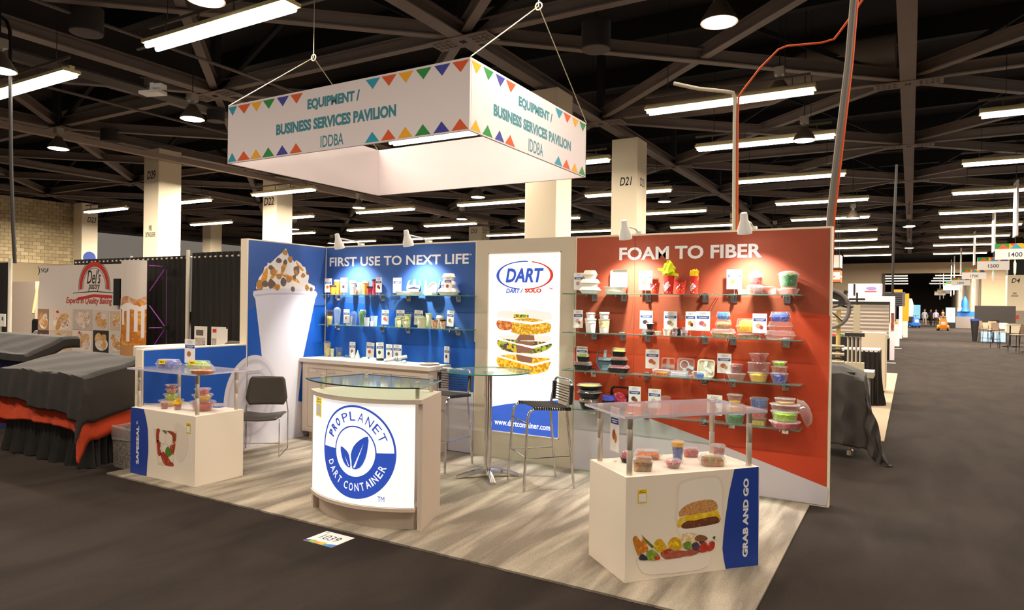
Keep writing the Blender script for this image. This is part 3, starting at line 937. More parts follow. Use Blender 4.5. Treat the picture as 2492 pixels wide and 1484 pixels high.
# ---------------------------------------------------------------- arm lamps over the walls
for x, z, lab in ((0.568, 2.40, 'white arm spotlight over the left half of the blue wall'), (1.64, 2.40, 'white arm spotlight over the right half of the blue wall'), (4.267, 2.385, 'white arm spotlight over the left half of the orange wall'), (5.364, 2.395, 'white arm spotlight over the right half of the orange wall')):
    t = thing('arm_spotlight', lab, 'lamp', (x, 0, 2.44))
    dz = z - 2.44
    MB().tube([(0.0, 0.02, 0.01), (0, -0.1, 0.045), (0, -0.37, 0.1 + dz)], 0.009, 8).build('arm', M_WHITE, t, smooth=True)
    MB().box(-0.03, -0.012, 0.0, 0.03, 0.05, 0.03).build('clamp', M_WHITE, t)
    # the head leans back towards the wall
    hd = MB().lathe([(0.062, -0.105), (0.06, -0.06), (0.032, 0.02), (0.028, 0.075), (0.02, 0.08)], 20, cap0=False).build('lamp_head', M_WHITE, t, smooth=True, loc=(0, -0.39, 0.075 + dz), rot=(0.30, 0, 0))
    MB().lathe([(0.058, -0.098), (0.01, -0.1)], 20).build('lit_lens', mat('white lamp lens', (255, 252, 246), 0.5, emit=14.0), hd, smooth=True)
    l = bpy.data.lights.new('spot_glow', 'SPOT')
    l.energy = SPOT_W
    l.color = COOL
    l.spot_size = math.radians(112)
    l.spot_blend = 1.0
    l.shadow_soft_size = 0.035
    lo = bpy.data.objects.new('spot_glow', l)
    COL.objects.link(lo)
    lo.parent = t
    lo.location = (0, -0.36, -0.04 + dz)
    lo.rotation_euler = (0.24, 0, 0)

# ---------------------------------------------------------------- curved counter with backlit front
CC, CR = (2.9015, -1.732), 0.928
t = thing('reception_counter', 'curved counter with backlit front showing a blue leaf roundel', 'counter', (2.9, -2.3, 0.014))
ox, oy, oz = 2.9, -2.3, 0.014
aA = math.asin(0.5755 / CR)
def arc(r, a0=-aA, a1=aA, n=24):
    return [(CC[0] + r * math.sin(a0 + (a1 - a0) * i / n) - ox, CC[1] - r * math.cos(a0 + (a1 - a0) * i / n) - oy) for i in range(n + 1)]
back = [(3.30 - ox, -1.97 - oy), (2.50 - ox, -1.97 - oy)]
def slab(r, z0, z1, a=aA, bk=back):
    return MB().prism(arc(r, -a, a) + bk, z0 - oz, z1 - oz)
slab(CR + .004, 0.965, 1.0).build('counter_top', M_GREIGE, t, bevel=0.002)
def side(p, q, z0, z1, th):
    p, q = Vector(p), Vector(q)
    d = (q - p).normalized()
    n_ = Vector((-d.y, d.x)) * th
    return MB().prism([tuple(p - Vector((ox, oy))), tuple(q - Vector((ox, oy))), tuple(q + n_ - Vector((ox, oy))), tuple(p + n_ - Vector((ox, oy)))], z0 - oz, z1 - oz)
side((3.477, -2.444), (3.30, -1.97), 0.014, 0.965, 0.035).build('side_panel', M_GREIGE, t)
side((2.50, -1.97), (2.326, -2.444), 0.014, 0.965, 0.035).build('side_panel', M_GREIGE, t)
MB().prism(arc(CR - .07, -aA * .95, aA * .95) + arc(CR - .09, aA * .95, -aA * .95), 0, 0.16 - oz).build('kick_board', M_GREIGE, t)
MB().prism(arc(CR, -aA * .94, aA * .94) + arc(CR - .1, aA * .94, -aA * .94), 0.16 - oz, 0.185 - oz).build('lower_rail', M_GREIGE, t)
MB().prism(back + [(2.50 - ox + .03, -2.0 - oy), (3.30 - ox - .03, -2.0 - oy)], 0.05, 0.965 - oz).build('back_panel', M_GREIGE, t)
MB().prism(arc(CR - .012, -aA * .925, aA * .925) + arc(CR - .018, aA * .925, -aA * .925), 0.19 - oz, 0.963 - oz).build('lit_front', mat('backlit counter film', (255, 250, 246), 0.6, emit=0.38), t)
def cwarp(a, b, off):
    r = CR - .012 + off
    an = a / CR
    return Vector((CC[0] + r * math.sin(an) - ox, CC[1] - r * math.cos(an) - oy, b - oz))
fc = Frame((0, 0, 0), (1, 0, 0), warp=cwarp)
cq = [(-0.2467, 0.5406), (0.4081, 0.5957), (0.1245, 0.9407), (0.136, 0.2304)]
rc = (((cq[0][0] + cq[1][0]) / 2), (cq[2][1] + cq[3][1]) / 2)
RO = (cq[2][1] - cq[3][1]) / 2
B_BLUE = glow('backlit roundel blue', (50, 90, 208), 0.2)
ring_decal('roundel_ring', rc, RO * .955, RO, fc, B_BLUE, t, 0.001)
ring_decal('roundel_band', rc, RO * .545, RO * .97, fc, B_BLUE, t, 0.0011, PI - 0.03, 2 * PI + 0.03)
ring_decal('roundel_inner_ring', rc, RO * .53, RO * .56, fc, B_BLUE, t, 0.0012)
B_W = mat('backlit white letters', (255, 250, 248), 0.6, emit=0.38)
def arc_text(s, a0, a1, r0, r1, m_, bold):
    # letters set one by one along the ring, a0 to a1
    n = len(s)
    ws = [0.45 if c == ' ' else (0.35 if c == 'I' else 1.0) for c in s]
    tot = sum(ws)
    pos = 0
    for c, w_ in zip(s, ws):
        if c != ' ':
            am = a0 + (a1 - a0) * (pos + w_ / 2) / tot
            half = abs(a1 - a0) / tot * w_ * 0.36
            sg = 1 if a1 > a0 else -1
            up_ = sg < 0
            text(c, None, fc, m_, t, bold, 0, 0.002, arc=(rc[0], rc[1], RO * (r0 if up_ else r1), RO * (r1 if up_ else r0), am - sg * half, am + sg * half))
        pos += w_
arc_text('PRO', PI * .89, PI * .68, .67, .86, B_BLUE, 0.05)
arc_text('PLANET', PI * .66, PI * .10, .67, .86, B_BLUE, 0.0)
arc_text('DART CONTAINER', PI * 1.10, PI * 1.90, .67, .84, B_W, 0.012)
LEAF = [(-.02, -.36), (.17, -.32), (.30, -.12), (.36, .14), (.36, .36), (.16, .27), (0.0, .12), (-.07, -.06), (-.05, -.2)]
LEAF2 = [(-.08, -.34), (-.22, -.30), (-.33, -.14), (-.37, .08), (-.24, .04), (-.14, -.04), (-.10, -.16)]
for lf in (LEAF, LEAF2):
    decal('leaf', [(rc[0] + x * RO * 1.0, rc[1] + y * RO * 1.0) for x, y in lf], fc, B_BLUE, t, 0.006, 2)
decal('leaf_vein', [(rc[0] + x * RO, rc[1] + y * RO) for x, y in ((.0, -.33), (.05, -.33), (.26, .2))], fc, B_W, t, 0.009)
decal('leaf_vein', [(rc[0] + x * RO, rc[1] + y * RO) for x, y in ((-.13, -.31), (-.1, -.32), (-.24, -.1))], fc, B_W, t, 0.009)
tq = [(0.2918, 0.227), (0.3463, 0.2676)]
text('TM', (tq[0][0], tq[0][1], tq[1][0], tq[1][1]), fc, B_BLUE, t, 0.0, 0, 0.001)
sq = [(-0.4544, 0.7998), (-0.3289, 0.9547)]
def sticker(fr_, u0, v0, u1, v1, par, m_=None):
    decal('sticker', rect(u0, v0, u1, v1), fr_, m_ or M_YELLOW, par, 0.002)
    h = v1 - v0
    w_ = u1 - u0
    decal('sticker_blank', rect(u0 + .1 * w_, v0 + .08 * h, u1 - .1 * w_, v0 + .68 * h), fr_, M_PAPER, par, 0.0026)
    text('SCAN TO', (u0 + .22 * w_, v0 + .86 * h, u1 - .22 * w_, v0 + .93 * h), fr_, M_INK, par, 0.02, 0, 0.0026)
    text('LEARN MORE', (u0 + .1 * w_, v0 + .74 * h, u1 - .1 * w_, v0 + .81 * h), fr_, M_INK, par, 0.02, 0, 0.0026)
sticker(fc, sq[0][0], sq[0][1], sq[1][0], sq[1][1], t, glow('backlit yellow', (244, 214, 40), 0.25))
for x, y in ((2.41, -2.42), (2.55, -2.04), (3.42, -2.44), (3.25, -2.04)):
    MB().lathe([(0.016, 0.986), (0.016, 1.085)], 14, (x - ox, y - oy, 0)).lathe([(0.016, 1.099), (0.016, 1.115)], 14, (x - ox, y - oy, 0)).build('standoff', M_STEEL, t, smooth=True)
gl = [(2.37, -2.53)] + [(x + ox, y + oy) for x, y in arc(CR + .05, -aA * .93, aA * .97)] + [(3.53, -2.55), (3.32, -2.0), (2.48, -2.0)]
gl = [(x - ox, y - oy) for x, y in gl]
MB().prism(gl, 1.073, 1.083).build('glass_top', M_GLASS, t)
MB().loft([[(x * 1.002, y * 1.002, z) for x, y in gl] for z in (1.073, 1.083)], False, False).build('glass_edge', mat('dark green glass edge', (22, 70, 56), 0.2), t)

# ---------------------------------------------------------------- back cabinet and its worktop
tag(MB().box(0.012, -0.465, 0.967, 2.035, -0.04, 1.015).build('worktop', mat('white laminate top', (232, 222, 208), 0.4), bevel=0.003), 'pale worktop along the blue wall holding cups and plates', 'worktop')
for cx0, cx1, lab, doors in ((0.034, 1.03, 'left grey beige cabinet with two doors under the worktop', ((0.13, .437, .3), (.452, .86, .2))), (1.034, 2.0, 'right grey beige cabinet with two doors under the worktop', ((1.19, 1.46, .66), (1.478, 1.88, .25)))):
    t = thing('base_cabinet', lab, 'cabinet', (cx0, 0, 0.014))
    MB().box(0, -0.415, 0.086, cx1 - cx0, -0.04, 0.95).build('carcass', M_GREIGE, t)
    MB().box(0.06, -0.37, 0, cx1 - cx0 - .0, -0.06, 0.086).build('plinth', M_GREIGE, t)
    MB().box(0, -0.432, 0.086, cx1 - cx0, -0.415, 0.15).box(0, -0.432, 0.88, cx1 - cx0, -0.415, 0.95).box(0, -0.432, 0.15, doors[0][0] - cx0 - .004, -0.415, 0.88).box(doors[1][1] - cx0 + .004, -0.432, 0.15, cx1 - cx0, -0.415, 0.88).build('face_frame', M_GREIGE, t)
    for d0, d1, hx in doors:
        d = MB().box(d0 - cx0, -0.430, 0.155, d1 - cx0, -0.416, 0.875).build('door', M_GREIGE, t, bevel=0.002)
        hc = (d0 - cx0) + (d1 - d0) * hx + .0
        MB().box(hc - .055, -0.437, 0.835, hc + .055, -0.430, 0.862).build('recessed_pull', M_STEEL, d)

# ---------------------------------------------------------------- glass bar table
t = thing('bar_table', 'round glass bar table on a chrome post beside the light box', 'table', (3.03, -0.81, 0.014))
MB().lathe([(0.415, 1.04), (0.415, 1.05)], 48).build('glass_top', M_GLASS, t)
MB().loft([[(x, y, z) for x, y in circ(0.4155, 48)] for z in (1.039, 1.051)], False, False).build('glass_edge', mat('lit green edge', (50, 150, 110), 0.2), t)
MB().lathe([(0.038, 0.06), (0.038, 1.02), (0.06, 1.025), (0.06, 1.04)], 24).build('post', M_CHROME, t, smooth=True)
for k in range(4):
    a = math.radians(-48) + k * PI / 2
    dx_, dy_ = math.cos(a), math.sin(a)
    MB().loft([[(dx_ * r + -dy_ * wv, dy_ * r + dx_ * wv, zz) for wv, zz in ((-w_, z0), (w_, z0), (w_, z1), (0, z1 + .008), (-w_, z1))] for r, w_, z0, z1 in ((0.02, .035, .04, .085), (.1, .03, .04, .08), (.22, .026, .014, .05), (.31, .03, .0, .02))]).build('foot_arm', M_CHROME, t, smooth=True)

# ---------------------------------------------------------------- bar stools
M_STRAP = mat('black elastic strap', (34, 30, 28), 0.5)
def stool(loc, rz, label):
    t = thing('bar_stool', label, 'stool', (loc[0], loc[1], 0.014), rz, 'chrome bar stools')
    hw, hd = 0.222, 0.25
    for s in (-1, 1):
        y = s * hw
        yi = s * (hw - .02)
        MB().tube([(hd, y, 0), (hd - .035, yi, 0.66), (hd - .05, yi, 0.72), (hd - .09, yi, 0.75), (hd - .13, yi, 0.755), (-hd + .09, yi, 0.735)], 0.0125, 10).build('front_leg', M_CHROME, t, smooth=True)
        MB().tube([(-hd, y, 0), (-hd + .075, yi, 0.70), (-hd + .06, yi, 0.80), (-hd + .03, yi, 0.95)], 0.0125, 10).build('rear_leg', M_CHROME, t, smooth=True)
        MB().tube([(hd - .02, s * (hw - .005), 0.30), (-hd + .03, s * (hw - .005), 0.30)], 0.006, 8).build('side_rung', M_CHROME, t, smooth=True)
    MB().tube([(-hd + .03, -hw + .02, 0.95), (-hd + .025, -hw + .035, 0.985), (-hd + .022, -hw + .07, 1.0), (-hd + .022, hw - .07, 1.0), (-hd + .025, hw - .035, 0.985), (-hd + .03, hw - .02, 0.95)], 0.0125, 10).build('back_bow', M_CHROME, t, smooth=True)
    MB().tube([(hd - .02, -hw - .02, 0.31), (hd - .02, hw + .02, 0.31)], 0.006, 8).build('foot_rung', M_CHROME, t, smooth=True)
    MB().tube([(hd - .03, -hw + .02, 0.62), (hd - .03, hw - .02, 0.62)], 0.008, 8).build('front_rung', M_CHROME, t, smooth=True)
    sp = MB().tube([(0, -hw + .008, 0.012), (0, -hw + .02, 0.0155), (0, hw - .02, 0.0155), (0, hw - .008, 0.012)], 0.006, 6)
    s0 = sp.build('seat_strap', M_STRAP, t)
    n = 16
    for k in range(n):
        o = s0 if k == 0 else s0.copy()
        if k:
            COL.objects.link(o)
        x = hd - .10 - k * .0235
        o.location = (x, 0, 0.755 - .02 * k / n)
    e0 = MB().box(-.007, -hw + .003, -.012, .007, -hw + .035, .016).box(-.007, hw - .035, -.012, .007, hw - .003, .016).build('strap_end', M_STRAP, t)
    for k in range(n):
        o = e0 if k == 0 else e0.copy()
        if k:
            COL.objects.link(o)
        o.location = (hd - .10 - k * .0235, 0, 0.755 - .02 * k / n)
    b0 = MB().tube([(0, -hw + .02, 0), (0, hw - .02, 0)], 0.005, 6).build('back_strap', M_STRAP, t)
    c0 = MB().box(-.016, -hw + .002, -.014, .016, -hw + .036, .014).box(-.016, hw - .036, -.014, .016, hw - .002, .014).build('strap_cuff', M_STRAP, t)
    for k in range(7):
        for src_ in (b0, c0):
            o = src_ if k == 0 else src_.copy()
            if k:
                COL.objects.link(o)
            z = 0.945 - k * .025
            o.location = (-hd + .031 + .0018 * k, 0, z)
    return t
stool((3.60, -0.768), math.atan2(-.381, -.327), 'chrome bar stool with black straps in front of the light box')
stool((2.385, -0.69), -PI / 2, 'chrome bar stool with black straps half hidden behind the curved counter')

# ---------------------------------------------------------------- plastic side chair
M_CHAIR = mat('dark grey plastic', (66, 60, 52), 0.45, noise=0.08, nscale=60)
t = thing('side_chair', 'dark grey plastic chair on thin chrome legs by the cup graphic', 'chair', (0.34, -1.30, 0.014), math.atan2(-.403, .308))
hw, hd = .235, .235
def seat_fn(u, v):
    x = -0.2 + 0.43 * u
    wv = (0.235 - 0.02 * (1 - u)) * (1 - 0.18 * max(0, u - .75) * 4)
    y = (2 * v - 1) * wv
    z = 0.44 - 0.022 * math.cos((2 * v - 1) * PI / 2) * (1 - u * .4) - 0.03 * max(0, u - .7) ** 1.5 * 4
    return (x, y, z)
sm = MB().grid(seat_fn, 12, 12)
so = sm.build('seat', M_CHAIR, t, smooth=True)
sd = so.modifiers.new('thick', 'SOLIDIFY')
sd.thickness = 0.018
def back_fn(u, v):
    y0 = (2 * v - 1)
    hgt = 0.51 + 0.32 * u
    wv = 0.245 - 0.05 * u - 0.06 * max(0, .22 - u) * 4 - 0.05 * max(0, u - .9) * 4
    return (-0.2 - 0.05 * u - 0.025 * math.cos(y0 * PI / 2), y0 * wv, hgt)
bo = MB().grid(back_fn, 12, 12).build('backrest', M_CHAIR, t, smooth=True)
sd = bo.modifiers.new('thick', 'SOLIDIFY')
sd.thickness = 0.016
for s in (-1, 1):
    MB().tube([(hd, s * hw, 0.008), (hd - .03, s * (hw - .005), 0.40), (hd - .06, s * (hw - .02), 0.425), (-.2, s * (hw - .01), 0.425)], 0.0065, 8).build('front_leg', M_CHROME, t, smooth=True)
    MB().tube([(hd, s * hw, 0.006), (-hd, s * hw, 0.006), (-hd + .0, s * hw, 0.02), (-hd + .02, s * (hw + .004), 0.44), (-.215, s * (hw - .012), 0.55), (-.24, s * (hw - .03), 0.7)], 0.0065, 8).build('rear_leg', M_CHROME, t, smooth=True)
MB().tube([(hd - .01, -hw, 0.15), (hd - .01, hw, 0.15)], 0.006, 8).build('front_rung', M_CHROME, t, smooth=True)
for u, v in ((.16, .12), (.16, .88), (.45, .1), (.45, .9)):
    p = back_fn(u, v)
    MB().lathe([(.004, -.001), (.003, .002)], 8).build('rivet', M_STEEL, t, loc=(p[0] + .011, p[1], p[2]), rot=(0, PI / 2, 0))

# ---------------------------------------------------------------- the two display pedestals
M_PED = mat('cream pedestal laminate', (242, 230, 212), 0.5)
def pedestal(label, o, u, wv, dv, h):
    a = math.atan2(u[1], u[0])
    t = thing('display_pedestal', label, 'pedestal', (o[0], o[1], 0.014), a)
    MB().box(0, 0, 0, wv, dv, h - .014).build('body', M_PED, t, bevel=0.0015)
    fr_ = Frame((0, 0, -0.014), (1, 0, 0), warp=lambda a_, b_, o_: Vector((a_, -o_, max(b_ - 0.014, 0.001))))
    for px_, py_ in ((.05, .05), (wv - .05, .05), (.05, dv - .05), (wv - .05, dv - .05)):
        MB().lathe([(.019, h - .014), (.019, h + .14), (.0175, h + .142), (.0175, h + .145), (.019, h + .147), (.019, h + .27), (.0175, h + .272), (.0175, h + .275), (.019, h + .277), (.019, 1.018)], 20, (px_, py_, 0)).build('post', M_STEEL, t, smooth=True)
        MB().lathe([(.021, 1.0345), (.021, 1.04)], 20, (px_, py_, 0)).build('post_cap', M_STEEL, t, smooth=True)
    MB().box(-.03, -.03, 1.0185, wv + .03, dv + .03, 1.034).build('acrylic_shelf', M_ACRYL, t)
    MB().loft([[(x, y, z) for x, y in ((-.031, -.031), (wv + .031, -.031), (wv + .031, dv + .031), (-.031, dv + .031))] for z in (1.0185, 1.034)], False, False).build('acrylic_edge', M_ACEDGE, t)
    return t, fr_
ts, fs_ = pedestal('white display pedestal with blue band lettered SAFESEAL', (0.01, -2.6), (1, 0), 1.0, .52, .66)
decal('blue_band', [(-0.0086, 0.655), (0.2049, 0.6579), (0.2471, 0.5624), (0.2759, 0.4661), (0.2851, 0.3482), (0.2874, 0.2455), (0.273, 0.1447), (0.264, 0.0086), (-0.0058, 0.0074)], fs_, M_ROYAL, ts)
v_ = [(0.0882, 0.1128), (0.1344, 0.4873), (0.1136, 0.5053)]
text('SAFESEAL', (v_[0][0], v_[0][1], v_[1][0], v_[1][1]), fs_, M_LETW, ts, 0.04, rot=90)
text('TM', (v_[0][0], v_[1][1] + .012, v_[0][0] + .025, v_[1][1] + .04), fs_, M_LETW, ts, 0.02, rot=90)
decal('cup_lid_print', [(0.6859, 0.5474), (0.7842, 0.5764), (0.877, 0.5101), (0.8979, 0.3801), (0.852, 0.2611), (0.7796, 0.2177), (0.7169, 0.2633)], fs_, mat('printed lid shade', (232, 219, 202), 0.6), ts, 0.0006, 2)
decal('clear_cup_print', [(0.3678, 0.4836), (0.7304, 0.4983), (0.6691, 0.1651), (0.4467, 0.1514)], fs_, mat('printed cup plastic', (224, 208, 190), 0.6), ts, 0.001)
SKIN_T = speck('printed tomato', [(186, 66, 40), (150, 44, 28), (206, 110, 66)], 26, kind='n')
for q in ([(0.414, 0.484), (0.4683, 0.4862), (0.4641, 0.416), (0.4308, 0.3494), (0.413, 0.3684)], [(0.4301, 0.3843), (0.4825, 0.3623), (0.4722, 0.3054), (0.5019, 0.2602), (0.4565, 0.2337), (0.4302, 0.2724)], [(0.4847, 0.2581), (0.5527, 0.2872), (0.6163, 0.2259), (0.6786, 0.1926), (0.6792, 0.1653), (0.5611, 0.1601), (0.509, 0.1985)], [(0.5712, 0.4831), (0.6555, 0.4886), (0.7172, 0.4644), (0.713, 0.4023), (0.6691, 0.3768), (0.6563, 0.4509)], [(0.625, 0.3442), (0.6803, 0.3712), (0.7112, 0.3816), (0.6845, 0.2825), (0.6493, 0.2576)]):
    decal('tomato_print', q, fs_, SKIN_T, ts, 0.0014, 2)
for q in ([(0.4687, 0.4688), (0.5087, 0.4765), (0.5549, 0.4468), (0.5618, 0.3921), (0.5283, 0.3606), (0.4766, 0.3686), (0.4548, 0.415)], [(0.5663, 0.448), (0.6224, 0.461), (0.6623, 0.4309), (0.6578, 0.3823), (0.6136, 0.3497), (0.568, 0.3652)], [(0.512, 0.324), (0.5569, 0.357), (0.6023, 0.3484), (0.5921, 0.2989), (0.5473, 0.2727)], [(0.616, 0.2397), (0.6768, 0.2748), (0.6836, 0.2207), (0.6505, 0.1993)], [(0.4509, 0.226), (0.4855, 0.2234), (0.515, 0.1854), (0.4579, 0.1676)]):
    decal('mozzarella_print', q, fs_, mat('printed mozzarella', (236, 224, 204), 0.6), ts, 0.0018, 2)
for q in ([(0.5634, 0.3162), (0.6025, 0.3415), (0.646, 0.3053), (0.6512, 0.2716), (0.6102, 0.2459), (0.5588, 0.2672)], [(0.5028, 0.4829), (0.5654, 0.486), (0.5661, 0.4549)], [(0.7005, 0.4694), (0.7203, 0.475), (0.7171, 0.4165)]):
    decal('basil_print', q, fs_, mat('printed basil', (86, 130, 44), 0.6), ts, 0.0022, 2)
q = [(0.8682, 0.4978), (0.9295, 0.5909)]
sticker(fs_, q[0][0], q[0][1], q[1][0], q[1][1], ts)

tg, fg = pedestal('white display pedestal with blue band lettered GRAB AND GO', (5.122, -2.5385), (.648, .7594), 1.0, .508, .667)
decal('blue_band', [(0.7975, 0.6663), (0.99, 0.6685), (0.9986, -0.0001), (0.7415, 0.0186), (0.7244, 0.0848), (0.7137, 0.1529), (0.7187, 0.2327), (0.7325, 0.3519), (0.7585, 0.5106)], fg, M_ROYAL, tg)
v_ = [(0.8692, 0.0797), (0.9122, 0.599)]
text('GRAB AND GO', (v_[0][0], v_[0][1], v_[1][0], v_[1][1]), fg, M_LETW, tg, 0.05, rot=90)
q = [(0.084, 0.5022), (0.1465, 0.5842)]
sticker(fg, q[0][0], q[0][1], q[1][0], q[1][1], tg)
def gp(name, pts, m_, off, sm_=2):
    decal(name, pts, fg, m_, tg, off, sm_)
PSH = mat('printed box shade', (234, 220, 202), 0.6)
PLT = mat('printed box light', (243, 233, 219), 0.6)
gp('lid_print', [(0.366, 0.5804), (0.3866, 0.6128), (0.4929, 0.6366), (0.6485, 0.6363), (0.6963, 0.609), (0.7197, 0.5404), (0.7225, 0.3795), (0.7015, 0.3066), (0.3764, 0.3188), (0.3619, 0.4635)], PSH, 0.0006)
gp('lid_face_print', [(0.3813, 0.5662), (0.402, 0.5986), (0.4994, 0.6204), (0.6424, 0.6208), (0.6807, 0.5967), (0.7007, 0.5365), (0.7034, 0.3812), (0.6855, 0.3161), (0.3944, 0.3249), (0.377, 0.4622)], PLT, 0.001)
gp('box_print', [(0.3704, 0.3194), (0.7108, 0.3217), (0.693, 0.2486), (0.6746, 0.2184), (0.4085, 0.2085), (0.3924, 0.2651)], PLT, 0.0012, 0)
gp('patty_print', [(0.4003, 0.3348), (0.4364, 0.3576), (0.5284, 0.365), (0.653, 0.3697), (0.685, 0.3482), (0.6791, 0.3247), (0.5602, 0.3145), (0.4433, 0.3098), (0.4067, 0.3185)], speck('printed patty', [(120, 66, 34), (92, 48, 26), (150, 88, 50)], 50, kind='n'), 0.0016)
gp('egg_print', [(0.3671, 0.3353), (0.3905, 0.3828), (0.4969, 0.3995), (0.5897, 0.4072), (0.668, 0.4137), (0.691, 0.3663), (0.6978, 0.339), (0.6594, 0.3691), (0.5749, 0.3661), (0.4977, 0.3573), (0.4212, 0.359), (0.3944, 0.3276)], speck('printed egg', [(240, 200, 20), (226, 178, 10), (248, 220, 70)], 14, kind='n'), 0.002)
gp('bun_print', [(0.3842, 0.3938), (0.3837, 0.4251), (0.4347, 0.4626), (0.5264, 0.4813), (0.6134, 0.4821), (0.6578, 0.4599), (0.6711, 0.4214), (0.621, 0.4045), (0.4969, 0.3995), (0.4175, 0.396)], speck('printed seeded bun', [(206, 148, 84), (184, 118, 60), (222, 172, 110), (150, 92, 50)], 60, kind='n'), 0.0024)
gp('rice_print', [(0.3952, 0.2778), (0.499, 0.2782), (0.5305, 0.2382), (0.5005, 0.1885), (0.4087, 0.1981)], speck('printed rice', [(238, 214, 170), (222, 190, 140), (246, 230, 196)], 70), 0.0016)
gp('tray_print', [(0.0781, 0.156), (0.113, 0.1445), (0.3493, 0.1392), (0.6347, 0.1585), (0.6232, 0.096), (0.602, 0.0558), (0.5339, 0.0372), (0.351, 0.0374), (0.1728, 0.048), (0.12, 0.0696), (0.0904, 0.1139)], PLT, 0.002, 0)
gp('tray_rim_print', [(0.0752, 0.1615), (0.2302, 0.1367), (0.4706, 0.1443), (0.6377, 0.1635), (0.638, 0.1502), (0.4708, 0.1312), (0.2304, 0.1238), (0.0812, 0.1455)], PSH, 0.0024, 0)
VC = ['carrot', 'carrot', 'asparagus', 'yellow_pepper', 'yellow_pepper', 'tomato', 'ham', 'ham', 'sprout', 'plum', 'plum', 'bread', 'strawberry', 'strawberry', 'leaf', 'kiwi', 'strawberry', 'blackberry']
VCOL = {'carrot': (226, 138, 30), 'asparagus': (96, 120, 40), 'yellow_pepper': (240, 186, 20), 'tomato': (206, 76, 40), 'ham': (190, 96, 70), 'sprout': (120, 160, 50), 'plum': (84, 60, 90), 'bread': (150, 96, 50), 'strawberry': (206, 62, 40), 'leaf': (70, 120, 50), 'kiwi': (140, 176, 50), 'blackberry': (52, 52, 66)}
VP = [[(0.0558, 0.2908), (0.0787, 0.2987), (0.1469, 0.2048), (0.1238, 0.1919), (0.0893, 0.1803), (0.0562, 0.2653)], [(0.114, 0.2595), (0.1339, 0.2882), (0.1614, 0.2084), (0.1471, 0.1946)], [(0.1133, 0.303), (0.134, 0.283), (0.1992, 0.225), (0.1877, 0.216), (0.1461, 0.2562)], [(0.2105, 0.2548), (0.2457, 0.2667), (0.2759, 0.2378), (0.2945, 0.1944), (0.2472, 0.1787), (0.2053, 0.2141)], [(0.3115, 0.2471), (0.3471, 0.2669), (0.3897, 0.247), (0.4028, 0.1882), (0.3485, 0.1835), (0.3062, 0.2088)], [(0.2531, 0.1781), (0.3063, 0.1984), (0.3487, 0.1731), (0.3191, 0.1503), (0.2654, 0.1509)], [(0.2772, 0.16), (0.3486, 0.1783), (0.4335, 0.1693), (0.434, 0.1378), (0.3494, 0.1313), (0.2836, 0.1334)], [(0.4214, 0.1653), (0.5007, 0.1779), (0.532, 0.1482), (0.4708, 0.1338), (0.4218, 0.1391)], [(0.4144, 0.2184), (0.4569, 0.2298), (0.4819, 0.201), (0.4639, 0.1766), (0.4271, 0.1857)], [(0.4787, 0.2065), (0.5123, 0.2189), (0.5406, 0.1896), (0.5195, 0.1601), (0.4885, 0.174)], [(0.5276, 0.2279), (0.5554, 0.233), (0.5744, 0.2126), (0.5498, 0.1992)], [(0.4995, 0.2465), (0.5363, 0.264), (0.5925, 0.2425), (0.5867, 0.2219), (0.5184, 0.2235)], [(0.5258, 0.1542), (0.5497, 0.2045), (0.5806, 0.2119), (0.5998, 0.1835), (0.5879, 0.1476)], [(0.5941, 0.1522), (0.6119, 0.2088), (0.6496, 0.2049), (0.6501, 0.1729), (0.6316, 0.1536)], [(0.6333, 0.2385), (0.6552, 0.2416), (0.6493, 0.2209)], [(0.1501, 0.1891), (0.1878, 0.2057), (0.2295, 0.1755), (0.2479, 0.1373), (0.1596, 0.1419)], [(0.2004, 0.1529), (0.2238, 0.1658), (0.2478, 0.1425), (0.2243, 0.1348)], [(0.0953, 0.1644), (0.1181, 0.1874), (0.1535, 0.158), (0.1538, 0.1426), (0.1072, 0.1477)]]
for k, (c, p) in enumerate(zip(VC, VP)):
    c0 = VCOL[c]
    gp(c + '_print', p, speck('printed ' + c, [c0, tuple(int(v * .8) for v in c0), tuple(min(255, int(v * 1.15)) for v in c0)], 26, kind='n'), 0.003 + .0001 * k)

# floor number card
t = tag(MB().box(-.14, -.115, 0, .14, .115, .003).build('number_card', M_PAPER, loc=(3.0, -2.91, 0.001)), 'white floor card numbered 1039 lying on the dark carpet before the stand', 'card')
fn_ = Frame((0, 0, .003), (1, 0, 0), (0, 1, 0))
text('1039', (-.085, -.03, .085, .06), fn_, mat('number navy', (52, 44, 84), 0.6), t, 0.0, 0, 0.0006)
for k, (c, m_) in enumerate((((96, 60, 130), 'violet'), ((120, 190, 60), 'green'), ((240, 130, 40), 'orange'), ((246, 176, 30), 'yellow'), ((40, 150, 190), 'teal'), ((70, 110, 200), 'sky'))):
    x0 = -.14 + .28 * k / 6
    decal('colour_strip', [(x0, -.115), (x0 + .28 / 6, -.115), (x0 + .28 / 6, -.075 + .012 * (k % 2)), (x0, -.087 + .012 * (k % 2))], fn_, mat('card ' + m_, c, 0.6), t, 0.0006)
text('IDDBA', (-.12, .08, -.085, .1), fn_, mat('card teal', (40, 150, 190), 0.6), t, 0.0, 0, 0.0006)

